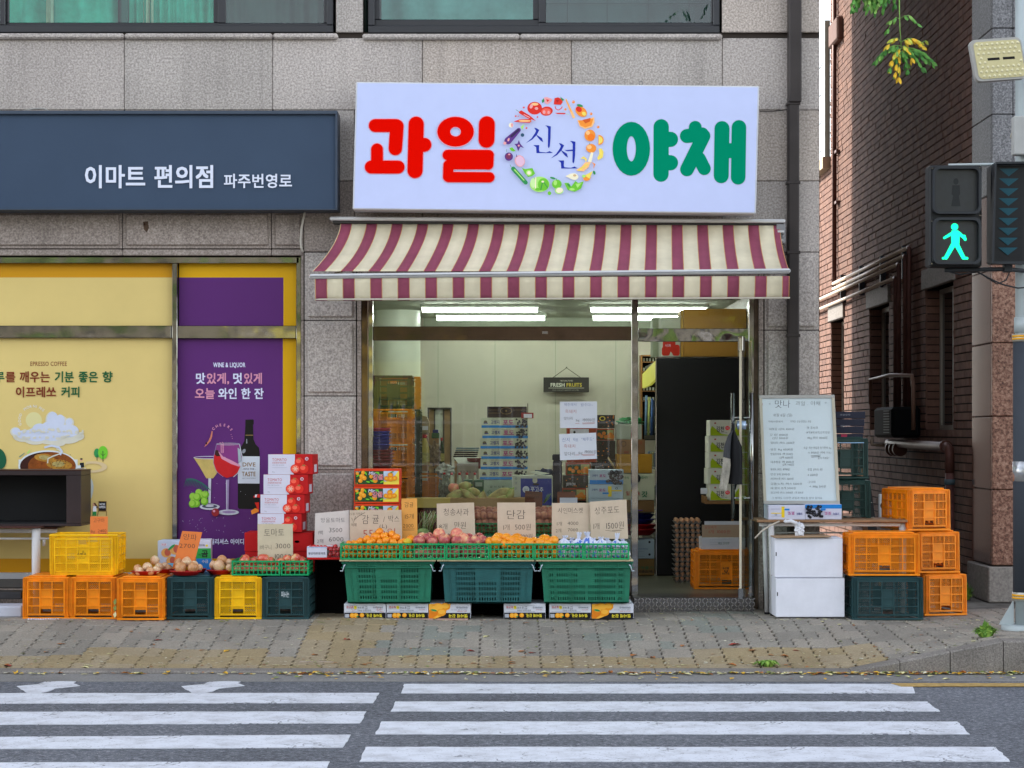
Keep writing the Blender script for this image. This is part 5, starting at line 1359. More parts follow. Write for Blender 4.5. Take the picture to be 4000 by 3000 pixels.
# ================================================================ STREET TREE WHOSE BRANCH HANGS INTO THE PICTURE
st = thing('street_tree', 'street tree hanging green and yellow compound leaves in front of the brick wall', 'tree', (4.4, 11.6, -.02))
bark = mat('bark', '4d4034', .9, var=.3, vs=12, bump=.6, bs=30)
q = MB(); q.tube([(4.4, 11.6, -.1), (4.38, 11.6, 1.5), (4.5, 11.5, 3.2), (4.3, 11.4, 5.2)], .15, bark, n=12, r1=.09); q.obj('trunk', st)
q = MB(); q.tube([(4.4, 11.5, 4.3), (3.6, 11.2, 5.0), (2.7, 11.0, 5.1), (2.15, 11.0, 4.6), (2.06, 11.0, 3.9)], .05, bark, n=8, r1=.008)
q.tube([(2.7, 11.0, 5.1), (2.2, 11.1, 5.0), (1.9, 11.0, 4.4)], .02, bark, n=6, r1=.006); q.obj('limb', st)
LG = [mat('leaf_l1', '5b9340', .55, var=.2, vs=40), mat('leaf_l2', '3e7431', .55, var=.2, vs=40), mat('leaf_l3', '82ad55', .55, var=.2, vs=40)]; LY = [mat('leaf_y1', 'dcb02c', .55, var=.15, vs=40), mat('leaf_y2', 'b8c048', .55, var=.15, vs=40), mat('leaf_y3', 'd2b236', .55, var=.15, vs=40)]
def leaflet(mb, p, dr, L_, w, m):
 dr = dr.normalized(); side = dr.cross(Vector((random.uniform(-.4, .4), -1, random.uniform(-.3, .3)))).normalized() * w
 n = dr.cross(side).normalized() * w * .25
 P_ = [p, p + dr * L_ * .3 + side * .8 + n, p + dr * L_ * .65 + side * .85 + n, p + dr * L_, p + dr * L_ * .65 - side * .85 + n, p + dr * L_ * .3 - side * .8 + n, p + dr * L_ * .5]
 mb.add([tuple(v) for v in P_], [(0, 6, 1), (1, 6, 2), (2, 6, 3), (3, 6, 4), (4, 6, 5), (5, 6, 0)], m, True)
def compound(mb, p0, p1, n, L_, mats, droop=.6):
 p0 = Vector(p0); p1 = Vector(p1)
 pts = [p0.lerp(p1, i / n) + Vector((0, 0, .03 * math.sin(PI * i / n))) for i in range(n + 1)]
 mb.tube([tuple(v) for v in pts], .0018, LG[2], n=4)
 ax = (p1 - p0).normalized()
 for i in range(1, n + 1):
  m = random.choice(mats)
  for sgn in (-1, 1):
   dr = ax * .45 + Vector((0, 0, -1)) * droop + Vector((random.uniform(-.25, .25), sgn * .5, random.uniform(-.1, .35) + (.15 if sgn > 0 else 0)))
   leaflet(mb, pts[i], dr, L_ * random.uniform(.75, 1.1), L_ * .17, m if random.random() < .8 else random.choice(mats))
Yb = 11.0
def W3(px, py, dy=0): return (PX(px, Yb + dy), Yb + dy, PZ(py, Yb + dy))
lv = MB(); LL = .05
lv.tube([W3(3512, -60), W3(3513, 40), W3(3515, 110), W3(3520, 180)], .004, LG[2], n=5, r1=.002)
def sets(): pass
for p, q_, n, mm in (((3515, 75), (3472, 110), 3, [LG[2], LG[0]]), ((3517, 72), (3582, 92), 4, [LG[2], LG[0]]),
 ((3520, 165), (3475, 172), 3, LY), ((3520, 165), (3600, 178), 6, [LY[0], LY[2], LY[1]]), ((3595, 172), (3615, 158), 1, [LY[1]]), ((3520, 180), (3430, 232), 7, [LG[0], LG[1], LG[2]]), ((3520, 190), (3480, 262), 5, [LG[0], LG[2], LY[0]]),
 ((3520, 190), (3500, 280), 5, [LG[2], LG[1], LY[0]]), ((3522, 190), (3640, 240), 8, [LG[1], LG[0]]), ((3522, 200), (3600, 262), 6, [LG[0], LG[1]]), ((3520, 200), (3545, 270), 5, [LG[1], LG[0], LY[0]]), ((3515, 200), (3512, 300), 4, [LY[0], LY[2]]), ((3515, 195), (3450, 215), 5, [LG[0], LG[1]]), ((3520, 185), (3560, 225), 4, [LY[0], LY[1]]), ((3510, 210), (3490, 240), 3, LY), ((3525, 210), (3610, 230), 6, LG[:2])):
 for dy in (0, .05) if n > 4 else (0,):
  compound(lv, W3(*p, dy), W3(q_[0], q_[1], dy * 1.5 - .02), n, LL, mm)
for i in range(26):
 a0 = (random.uniform(3330, 3520), random.uniform(-110, -10)); a1 = (a0[0] + random.uniform(-45, 30), a0[1] + random.uniform(30, 70))
 if a1[1] > 45 and a1[0] > 3480: continue
 compound(lv, W3(*a0, random.uniform(-.1, .1)), W3(*a1, random.uniform(-.1, .1)), 5, LL * 1.1, [LG[0], LG[1], LG[0], LG[2]])
for i in range(500):
 a0 = Vector((random.uniform(1.9, 6), random.uniform(10, 13), random.uniform(4.1, 6.5)))
 if a0.x < 3 and a0.z < 4.4: continue
 compound(lv, a0, a0 + Vector((random.uniform(-.2, .2), random.uniform(-.2, .2), -.15)), 4, LL * 1.3, LG[:2])
lv.obj('crown', st)
q = MB()
for k in range(5):
 z0_ = 5.0 + k * .42
 q.tube([(4.15 + .05 * k, 31, z0_), (4.62, 31, z0_ + .25), (4.8, 31, z0_ + .6)], .012, bark, n=4, r1=.004)
 q.tube([(4.5, 31, z0_ + .18), (4.62, 31, z0_ + .0)], .006, bark, n=4, r1=.003)
q.tube([(5.6, 31.4, 0), (5.4, 31.3, 3.5), (4.9, 31.1, 5.0), (4.3, 31, 5.3)], .09, bark, n=8, r1=.02)
tag(q.obj('bare_tree'), 'bare twigs of a tree showing in the strip of sky over the alley', 'tree')
# ================================================================ ACROSS THE STREET (seen in glass and steel)
tag(MB().box(-40, 40, -60, -2.0, -.3, .55, mat('far_ground', '8a8378', .9)).obj('far_pavement'), kind='structure')
fe = thing('fence', 'white fence with spear points across the street, mirrored in the shop window', 'fence', (0, -3.0, .55))
fw = mat('fence_white', 'd8dade', .5, emit=0)
q = MB()
for z_ in (.85, 1.62): q.box(-9, 9, -3.03, -2.99, z_, z_ + .05, fw)
q.obj('rail', fe)
post = MB(); post.box(-.014, .014, -.014, .014, 0, 1.3, fw); post.lathe([(0, 1.3), (.035, 1.34), (.015, 1.38), (.022, 1.4), (0, 1.46)], (0, 0, 0), fw, n=6); post.box(-.05, .05, -.008, .008, 1.29, 1.31, fw)
p0 = None
for i in range(60):
 if p0 is None: p0 = post.obj('post', fe, local=True); o_ = p0
 else: o_ = p0.copy(); COL.objects.link(o_); o_.parent = fe
 o_.location = (-6.6 + i * .22, 0, 0)
ob = thing('opposite_building', 'pale rendered building across the street, seen only in reflections', 'building', (0, -17, .55))
q = MB(); q.box(-26, 16, -24, -16, .55, 11, mat('render_cream', '7d766a', .8, var=.1, vs=1)); q.obj('wall', ob)
for i in range(9):
 for j in range(3):
  MB().box(-23 + i * 4.2, -21.2 + i * 4.2, -15.99, -15.95, 2 + j * 3, 3.6 + j * 3, wgl).obj('window', ob)
bn = MB(); bn.box(-4.6, -1.6, -3.08, -3.07, 1.75, 2.75, mat('banner_yellow', 'e0d860', .6))
bnr = tag(bn.obj('banner'), 'yellow banner tied above the white fence across the street', 'banner')
a_ = MB()
for t_, zc, hgt, mm, x0_ in (('현수막 지정게시대', 2.35, .3, mat('banner_red', 'c03a60', .6), -4.4), ('광고물 신고', 1.9, .26, mat('banner_black', '26282c', .6), -4.3)):
 ad = 0
 for c_ in t_:
  if c_ == ' ': ad += .3; continue
  v_, f_, w_ = glyph(c_)
  a_.add([(-1.75 - (ad + p_[0]) * hgt, -3.066, zc + p_[1] * hgt) for p_ in v_], f_, mm); ad += w_
a_.obj('banner_lettering', bnr)
def crown(mb, c, R_, n, mats, s=.11):
 for i in range(n):
  v = Vector((random.gauss(0, 1), random.gauss(0, 1), random.gauss(0, 1))).normalized() * R_ * random.uniform(.55, 1) ** .6
  k = .75 + .35 * math.sin(v.x * 2.3 + c[0]) * math.sin(v.y * 2.1) * math.sin(v.z * 2.7 + 1)
  p = Vector(c) + Vector((v.x * k, v.y * k, v.z * k * .85))
  u = Vector((random.gauss(0, 1), random.gauss(0, 1), random.gauss(0, 1))).normalized() * s; w_ = u.cross(Vector((random.gauss(0, 1), random.gauss(0, 1), random.gauss(0, 1)))).normalized() * s * .6
  mb.add([tuple(p - u), tuple(p + w_), tuple(p + u), tuple(p - w_)], [(0, 1, 2, 3)], random.choice(mats))
for k, (x, y, hh) in enumerate(((-8.5, -6, 5.2), (-3.0, -7.5, 5.6), (5.0, -6.5, 5.0), (10.5, -7, 5.5))):
 t = thing('tree', 'leafy tree across the street, %s from the left, seen only in reflections' % ('first', 'second', 'third', 'fourth')[k], 'tree', (x, y, .55), group='trees across the street')
 q = MB(); q.tube([(x, y, .5), (x + .1, y, 2), (x, y + .1, hh - .5)], .16, bark, r1=.07); q.obj('trunk', t)
 q = MB(); crown(q, (x, y, hh), 2.3, 2600, LG + [LY[1]]); q.obj('crown', t)
# ================================================================ CRATES
def plastic(n, c, r=.42): return mat('plastic_' + n, c, r, var=.17, vs=7, spec=.3)
P_OR, P_YE, P_DG, P_BG, P_LG, P_BL = plastic('orange', 'f28c0c'), plastic('yellow', 'f2bc08'), plastic('dark_green', '24464a'), plastic('big_green', '1f6e55'), plastic('light_green', '0f9a5c'), plastic('big_teal', '23595a')
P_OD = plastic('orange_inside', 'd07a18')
def ubox(mb, T, u0, u1, v0, v1, w0, w1, m):
 v = [T(u, vv, w) for w in (w0, w1) for vv in (v0, v1) for u in (u0, u1)]
 mb.add(v, [(0, 2, 3, 1), (4, 5, 7, 6), (0, 1, 5, 4), (2, 6, 7, 3), (0, 4, 6, 2), (1, 3, 7, 5)], m)
def clipseg(x0, y0, x1, y1, a, b, c, d):
 t0, t1 = 0.0, 1.0; dx, dy = x1 - x0, y1 - y0
 for p, q in ((-dx, x0 - a), (dx, b - x0), (-dy, y0 - c), (dy, d - y0)):
  if abs(p) < 1e-12:
   if q < 0: return None
   continue
  r = q / p
  if p < 0: t0 = max(t0, r)
  else: t1 = min(t1, r)
 if t0 >= t1: return None
 return x0 + dx * t0, y0 + dy * t0, x0 + dx * t1, y0 + dy * t1
def lattice(mb, T, u0, u1, v0, v1, m, sp, w, dirs):
 for sgn in dirs:
  n = int((u1 - u0 + v1 - v0) / sp) + 2
  for i in range(-1, n + 1):
   c = u0 + i * sp
   if sgn > 0: s = (c - (v1 - v0), v0, c, v1)
   else: s = (c, v0, c - (v1 - v0), v1)
   r = clipseg(*s, u0, u1, v0, v1)
   if not r: continue
   a = math.atan2(r[3] - r[1], r[2] - r[0]) + PI / 2; cu, cv = math.cos(a) * w / 2, math.sin(a) * w / 2
   mb.add([T(r[0] + cu, r[1] + cv, 0), T(r[0] - cu, r[1] - cv, 0), T(r[2] - cu, r[3] - cv, 0), T(r[2] + cu, r[3] + cv, 0)], [(0, 1, 2, 3)], m)
def crate(W, D, H, m, label, group=None, inverted=True, style='diamond', plate=None, name='plastic_crate', open_top=True):
 t = thing(name, label, 'crate', group=group)
 tp = .985
 def fin(mb):
  out = []
  for x, y, z in mb.V:
   k = tp + (1 - tp) * (z / H)
   x, y = x * k, D / 2 + (y - D / 2) * k
   if inverted: z = H - z; x = -x
   out.append((x, y, z))
  mb.V = out
  if inverted: pass
 faces = []
 for wd, T, nc, side in ((W, lambda u, v, w: (u - W / 2, -w, v), 5 if W > .45 else 3, 0), (W, lambda u, v, w: (W / 2 - u, D + w, v), 5 if W > .45 else 3, 1),
       (D, lambda u, v, w: (W / 2 + w, u, v), 5 if D > .45 else 3, 2), (D, lambda u, v, w: (-W / 2 - w, D - u, v), 5 if D > .45 else 3, 3)):
  mb = MB()
  cw = .036
  for a, b in ((0, cw), (wd - cw, wd)):
   ubox(mb, T, a, b, .0, H - .01, -.004, 0, m)
  for a in (.004, .016, .028, wd - .032, wd - .020, wd - .008): ubox(mb, T, a, a + .004, .006, H - .02, 0, .009, m)
  nr = 4
  vs0, vs1 = .03, H - .040
  ubox(mb, T, cw, wd - cw, 0, vs0, -.004, 0, m)
  for a in (.006, .018): ubox(mb, T, .004, wd - .004, a, a + .0035, 0, .005, m)
  cu, cv = (wd - 2 * cw) / nc, (vs1 - vs0) / nr
  for i in range(nc + 1): ubox(mb, T, cw + i * cu - .0042, cw + i * cu + .0042, vs0, vs1, -.003, .010, m)
  for j in range(nr + 1): ubox(mb, T, cw, wd - cw, vs0 + j * cv - .0042, vs0 + j * cv + .0042, -.003, .0105, m)
  for i in range(nc):
   for j in range(nr):
    a, b, c, d_ = cw + i * cu + .003, cw + (i + 1) * cu - .003, vs0 + j * cv + .003, vs0 + (j + 1) * cv - .003
    mid = i == nc // 2
    if mid and j in (1, 2): ubox(mb, T, a - .003, b + .003, c - .004, d_ + .004, -.002, .0025, m); continue
    if mid and j == 3: ubox(mb, T, a, b, c, c + (d_ - c) * .35, -.002, .001, m); continue
    if style == 'diamond': lattice(mb, T, a, b, c, d_, m, .0165, .0031, (1, -1))
    else: lattice(mb, T, a, b, c, d_, m, .0165, .0058, (1,) if (i + (j // 2)) % 2 == 0 else (-1,))
  fin(mb); mb.obj('side_panel', t, local=True)
 mb = MB()
 o = .007
 mb.box(-W / 2 - o, W / 2 + o, -o, 0, H - .016, H, m, .003); mb.box(-W / 2 - o, W / 2 + o, D, D + o, H - .016, H, m, .003)
 mb.box(-W / 2 - o, -W / 2, 0, D, H - .016, H, m, .003); mb.box(W / 2, W / 2 + o, 0, D, H - .016, H, m, .003)
 mb.box(-W / 2 - o * .7, W / 2 + o * .7, -o * .7, -.001, H - .034, H - .029, m); mb.box(W / 2, W / 2 + o * .7, 0, D, H - .034, H - .029, m); mb.box(-W / 2 - o * .7, -W / 2, 0, D, H - .034, H - .029, m)
 fin(mb); mb.obj('rim', t, local=True)
 mb = MB(); mb.box(-W / 2 - .003, W / 2 + .003, -.003, D + .003, -.001, .007, m, .003); mb.box(-W / 2 + .03, W / 2 - .03, .03, D - .03, -.013, -.0015, m, .005)
 if not inverted: mb = MB(); mb.box(-W / 2 + .004, W / 2 - .004, .004, D - .004, .001, .012, m)
 fin(mb); mb.obj('base', t, local=True)
 return kids_of(t)
CH = .331
gB = 'crates in the bottom row under the vegetables'
c_or = crate(.36, .52, CH, P_OR, 'x', gB)
c_ye = crate(.36, .52, CH, P_YE, 'x', gB, style='chevron')
c_dg = crate(.36, .52, CH, P_DG, 'x', gB)
YC = 16.42
def cx_(px, Y): return PX(px, Y)
def put(o, px, Y, z, label, rz=0, first=False, group=gB):
 if first: o.location = (PX(px, Y), Y, z); o['label'] = label; o.rotation_euler = (0, 0, rz); o['group'] = group; return o
 return copy_tree(o, (PX(px, Y), Y, z), rz, label, group)
put(c_or, 180, YC, 0, 'leftmost orange crate of the bottom row, under the big yellow crate', first=True)
put(c_or, 365, YC, 0, 'orange crate second from the left in the bottom row')
put(c_or, 549, 16.34, 0, 'orange crate of the bottom row that stands a little forward, under the red onion dishes', rz=-.01)
put(c_dg, 743, YC, 0, 'dark green crate between the orange and the yellow crate in the bottom row', first=True)
put(c_ye, 930, YC, 0, 'small yellow chevron crate between two dark green crates', first=True)
c2g = put(c_dg, 1115, YC, 0, 'dark green crate with white writing on its plate, below the tomato basket')
a = Art(16.4145, 0, 1700, .5877); a.text('파H논', 1868, 1075, 46, mat('ink_chalk', 'c4ccd0', .7), bold=.01, width=56)
o = a.obj('label_text', c2g)
big_y = crate(.53, .36, .326, P_YE, 'large yellow chevron crate on top of the orange crates, holding a sweet potato sign', group=None, inverted=False, style='chevron', name='plastic_crate')
big_y.location = (PX(326, 16.5), 16.5, CH + .013)
inkb = mat('ink_dark', '3a3620', .7, var=0)
a = Art(16.492, 0, 1700, .5877); a.text('도   산', 510, 780, 18, inkb); a.text('손병국', 510, 802, 24, inkb, bold=.02, width=64); a.text('031-00-4137', 514, 820, 10, inkb); a.obj('label_text', big_y)
gR = 'crates stacked at the alley corner'
c_ow = crate(.55, .36, CH, P_OR, 'x', gR); c_dw = crate(.55, .36, .334, P_DG, 'x', gR)
put(c_dw, 3468, 16.36, 0, 'wide dark green crate on the ground under an orange one at the alley corner', first=True, group=gR, rz=.01)
put(c_ow, 3455, 16.38, .347, 'wide orange crate resting on the dark green crate', first=True, group=gR, rz=-.01)
o1 = put(c_or, 3694, 16.75, 0, 'bottom orange crate of the leaning stack of three beside the granite corner', rz=.22, group=gR)
o2 = put(c_or, 3665, 16.75, .344, 'middle orange crate of the leaning stack of three', rz=.20, group=gR)
o3 = put(c_or, 3630, 16.72, .688, 'topmost orange crate of the leaning stack of three', rz=.24, group=gR)
# ---- big sloping green crates with slots
def slotted(px0, px1, pb0, pb1, m, label, groups, Y=16.40, py_t=2197, py_b=2355, D=.46):
 t = thing('storage_crate', label, 'crate', ((PX(px0, Y) + PX(px1, Y)) / 2, Y, PZ(py_b, Y)), group='big green crates carrying the fruit boards')
 zt, zb = PZ(py_t, Y), PZ(py_b, Y); H = zt - zb
 def X(px, py):      # sloping sides
  s = (py - py_t) / (py_b - py_t)
  l = px0 + 10 + (pb0 - px0 - 10) * s; r = px1 - 10 + (pb1 - px1 + 10) * s
  u = (px - px0 - 10) / (px1 - px0 - 20)
  return PX(l + (r - l) * u, Y)
 q = MB()
 rows = sorted(set([r for g in groups for r in g[2]]))
 def quad(xa, xb, ya, yb, y=Y):
  q.add([(X(xa, ya), y, PZ(ya, Y)), (X(xa, yb), y, PZ(yb, Y)), (X(xb, yb), y, PZ(yb, Y)), (X(xb, ya), y, PZ(ya, Y))], [(0, 1, 2, 3)], m)
 L0, R0 = px0 + 10, px1 - 10
 yc = py_t
 for (ya, yb) in rows:
  quad(L0, R0, yc, ya)
  xs_ = []
  for g0, g1, rr, n in groups:
   if (ya, yb) in rr:
    pt = (g1 - g0) / n
    for k in range(n): xs_.append((g0 + k * pt + pt * .27, g0 + (k + 1) * pt - pt * .27))
  xc = L0
  for a_, b_ in sorted(xs_):
   quad(xc, a_, ya, yb); xc = b_
  quad(xc, R0, ya, yb); yc = yb
 quad(L0, R0, yc, py_b)
 q.obj('front_panel', t)
 q = MB()
 for pxa, s in ((L0, -1), (R0, 1)):
  q.add([(X(pxa, py_t), Y, zt), (X(pxa, py_b), Y, zb), (X(pxa, py_b), Y + D, zb), (X(pxa, py_t), Y + D, zt)], [(0, 1, 2, 3)], m)
 q.add([(X(L0, py_t), Y + D, zt), (X(R0, py_t), Y + D, zt), (X(R0, py_b), Y + D, zb), (X(L0, py_b), Y + D, zb)], [(0, 1, 2, 3)], m)
 q.box(X(L0, py_b), X(R0, py_b), Y, Y + D, zb - .001, zb + .008, m)
 q.obj('body', t)
 q = MB()
 q.box(PX(px0, Y), PX(px1, Y), Y - .022, Y, PZ(py_t + 4, Y), zt, m, .004); q.box(PX(px0, Y), PX(px1, Y), Y - .016, Y, PZ(py_t + 22, Y), PZ(py_t + 18, Y), m, .002)
 q.box(PX(px0, Y), PX(px0 + 8, Y), Y, Y + D, PZ(py_t + 4, Y), zt, m); q.box(PX(px1 - 8, Y), PX(px1, Y), Y, Y + D, PZ(py_t + 4, Y), zt, m)
 for k in range(8):
  x = px0 + 6 + k * (px1 - px0 - 14) / 7; q.pbox(x, x + 3, py_t + 4, py_t + 18, Y - .014, .014, m)
 q.obj('rim', t)
 q = MB()
 for k in (.07, .14, .31, .335, .64, .665, .86, .93):
  xa = L0 + (R0 - L0) * k
  q.add([(X(xa, py_t + 22), Y - .005, PZ(py_t + 22, Y)), (X(xa, py_b - 3), Y - .005, PZ(py_b - 3, Y)), (X(xa + 2, py_b - 3), Y - .005, PZ(py_b - 3, Y)), (X(xa + 2, py_t + 22), Y - .005, PZ(py_t + 22, Y)),
    (X(xa, py_t + 22), Y, PZ(py_t + 22, Y)), (X(xa, py_b - 3), Y, PZ(py_b - 3, Y)), (X(xa + 2, py_b - 3), Y, PZ(py_b - 3, Y)), (X(xa + 2, py_t + 22), Y, PZ(py_t + 22, Y))],
    [(0, 1, 2, 3), (0, 4, 5, 1), (3, 2, 6, 7)], m)
 q.obj('ribs', t)
 for x, sg_ in ((px0 + 10, -1), (px1 - 10, 1)):
  q = MB(); Yh = Y - .032
  q.tube([(PX(x - sg_ * 6, Yh), Yh, PZ(py_t + 8, Yh)), (PX(x - sg_ * 2, Yh), Yh - .005, PZ(py_t + 12, Yh)), (PX(x + sg_ * 5, Yh), Yh, PZ(py_t + 34, Yh)), (PX(x + sg_ * 14, Yh), Yh, PZ(py_t + 33, Yh))], .0055, mat('wire_handle', 'aeb9c4', .25, .6), n=6)
  q.obj('handle', t)
 return t
def rws(l): return [(y, y + 12) for y in l]
c15 = lambda x: 1250 + x * .339
c16 = lambda x: 1900 + x * .339
ya_ = rws([2211, 2224, 2246, 2264, 2286, 2306, 2327])
slotted(1333, 1697, 1358, 1680, P_BG, 'leftmost big green crate, under the tangerines', [(c15(430), c15(640), ya_, 7), (c15(690), c15(888), ya_[3:], 7), (c15(928), c15(1140), ya_, 7)])
yb_ = rws([2214, 2234, 2254, 2274, 2294, 2314, 2334])
slotted(1718, 2093, 1738, 2075, P_BL, 'middle big teal green crate, under the apples and persimmons', [(c15(1548), c15(1790), yb_, 8), (c15(1820), c15(2035), yb_[3:], 7), (c16(155), c16(395), yb_, 8)])
yc_ = rws([2217, 2240, 2263, 2286, 2309, 2332])
slotted(2104, 2474, 2126, 2456, P_BG, 'rightmost big green crate, under the bagged grapes by the door', [(c16(715), c16(765), yc_, 2), (c16(795), c16(1050), yc_, 9), (c16(1055), c16(1135), yc_[3:], 3), (c16(1165), c16(1240), yc_[3:], 3), (c16(1242), c16(1500), yc_, 9), (c16(1530), c16(1580), yc_, 2)])
bdm = mat('board_ply', 'c9bd9a', .7, var=.1, vs=10)
ZB = PZ(2186, 16.38)
for (a_, b_), lb in zip(((1326, 1702), (1707, 2087), (2092, 2474)), ('left', 'middle', 'right')):
 q = MB(); q.pbox(a_, b_, 2186, 2193, 16.38, .5, bdm, .002); tag(q.obj('plywood_board'), 'thin pale plywood board on the %s big green crate' % lb, 'board', 'plywood boards under the fruit baskets')
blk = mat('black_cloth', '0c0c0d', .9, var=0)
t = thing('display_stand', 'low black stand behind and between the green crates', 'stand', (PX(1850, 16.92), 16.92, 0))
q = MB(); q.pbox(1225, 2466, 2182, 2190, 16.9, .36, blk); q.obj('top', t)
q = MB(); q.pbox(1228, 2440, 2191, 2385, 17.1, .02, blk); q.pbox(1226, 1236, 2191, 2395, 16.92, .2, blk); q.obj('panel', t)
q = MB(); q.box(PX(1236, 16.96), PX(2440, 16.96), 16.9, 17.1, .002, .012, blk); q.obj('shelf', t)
# ---- cartons under the crates
def cardm(n, c, **k): return mat('card_' + n, c, .75, var=.06, vs=5, **k)
c_white, c_black, c_brown, c_kraft = cardm('white', 'cdd0da'), cardm('black', '16161a'), cardm('brown', '9a7a52'), cardm('kraft', 'b09c88')
def carton(name, label, px0, px1, py0, py1, Y, D, m, group=None, rz=0, cat='box', b=.003, piv=None):
 t = thing(name, label, cat, (PX((px0 + px1) / 2, Y), Y, PZ(py1, Y)), group=group)
 q = MB(); q.pbox(px0, px1, py0, py1, Y, D, m, b); q.obj('box', t)
 return t
def spin(t, rz): t.rotation_euler = (0, 0, rz); return t
inkk, inkr, inkg = mat('ink_black', '202024', .7, var=0), mat('ink_red', 'b8382c', .7, var=0), mat('ink_greyblue', '7a808c', .7, var=0)
yl_ = mat('print_yell', 'e6d43a', .6, var=0); or1, or2, or3 = mat('print_or1', 'e8971c', .6, var=0), mat('print_or2', 'f2b23c', .6, var=0), mat('print_or3', 'd97c14', .6, var=0)
lab6 = ['first from the left under the leftmost crate', 'second from the left, half under the leftmost crate', 'with a large orange picture, between left and middle crates',
  'under the middle crate, right of the dark gap', 'marked 12 under the right crate', 'with a large orange picture, nearest the door step']
for k, (a_, b_, kind) in enumerate(((1344, 1507, 0), (1510, 1673, 0), (1675, 1838, 1), (1968, 2131, 0), (2146, 2309, 2), (2312, 2475, 1))):
 Yk = 16.44; yt, yb2 = 2358, 2417
 t = carton('fruit_carton', 'flat carton upside down, ' + lab6[k], a_, b_, yt, yb2, Yk, .42, c_white, group='upside down cartons under the big green crates')
 A = Art(Yk - .0004, a_, yt, 1.0, step=.0003)
 w = b_ - a_
 if kind != 1:
  A.rect(1, 35, w - 1, 58.5, c_black)
  A.rect(8, 7, 122, 8, inkg); A.rect(8, 31, 122, 32, inkg); A.rect(8, 20, 92, 20.7, inkg)
  A.text('물놓은등', 46, 10, 10, inkr, rot=180, bold=.02); A.ell(44, 15, 6, 7, yl_); A.text('12' if kind == 2 else '11', 49, 11, 10, inkk, rot=180, bold=.03)
  A.text('무게', 68, 12, 8, inkk, rot=180); A.text('품', 78, 12, 8, inkk, rot=180); A.text('생산', 92, 10, 6, inkk, rot=180); A.text('일자', 92, 18, 6, inkk, rot=180)
  A.text('원산지표시 국내산', 106, 24, 7, inkk, rot=180); A.text('충북원예농협', 152, 12, 7, inkg, rot=180, bold=.02); A.text('음성군 감곡면', 150, 22, 4, inkr, rot=180)
  A.rect(4, 40, 20, 54, mat('code_grey', 'a9adb6', .6, var=0))
  for (x, y, r) in ((32, 46, 10), (46, 46, 10), (70, 45, 9)): A.ell(x, y, r, r * .95, or1, n=14); A.ell(x + 1, y - 2, r * .7, r * .6, or2, n=12)
  A.ell(52, 50, 5, 2, GD, -30)
  A.text('햇사레 감곡', 149, 41, 14, yl_, rot=180, bold=.035, width=62); A.text('복숭아', 96, 38, 5, yl_, rot=180)
  if k == 0: A.line([(28, 14), (34, 30), (48, 20)], 1.2, inkr); A.line([(128, 10), (132, 30), (145, 14), (140, 30), (156, 32)], 1.2, inkr)
 else:
  A.poly([(0, 58.5), (0, 1), (86, 1), (82, 14), (70, 22), (66, 36), (48, 50), (26, 58.5)], or2)
  A.poly([(26, 58.7), (48, 50), (66, 36), (w - 1, 36), (w - 1, 58.7)], c_black)
  for (x, y, rx, ry, m_) in ((36, 14, 26, 16, or1), (64, 12, 20, 15, or1), (46, 34, 22, 15, or1), (18, 34, 18, 18, or3), (22, 20, 16, 12, or2), (40, 12, 18, 11, or2), (66, 10, 13, 9, or2), (50, 32, 14, 9, or2), (10, 48, 12, 10, or3)): A.ell(x, y, rx, ry, m_, n=16)
  A.ell(20, 26, 12, 4, GD, 10)
  A.text('햇사레 감곡', 152, 42, 15, yl_, rot=180, bold=.035, width=76); A.text('충북원예농협', 152, 12, 8, inkg, rot=180, bold=.02); A.text('과일의 고장 햇살 가득한 감곡', 150, 22, 5, inkg, rot=180); A.text('음성군 감곡면 왕장리', 150, 28, 4.5, inkr, rot=180)
 A.obj('print', t)
for k, (a_, b_) in enumerate(((1352, 1478), (1532, 1690), (1705, 1828))):
 q = MB(); q.pbox(a_, b_, 2419, 2426, 16.36, .1, mat('slat_pink', 'b09084', .7), .002)
 tag(q.obj('wood_strip'), ('short pinkish slat under the first carton', 'long pinkish slat under the second carton', 'pinkish slat under the carton with the orange picture')[k], 'slat', 'slats under the cartons')
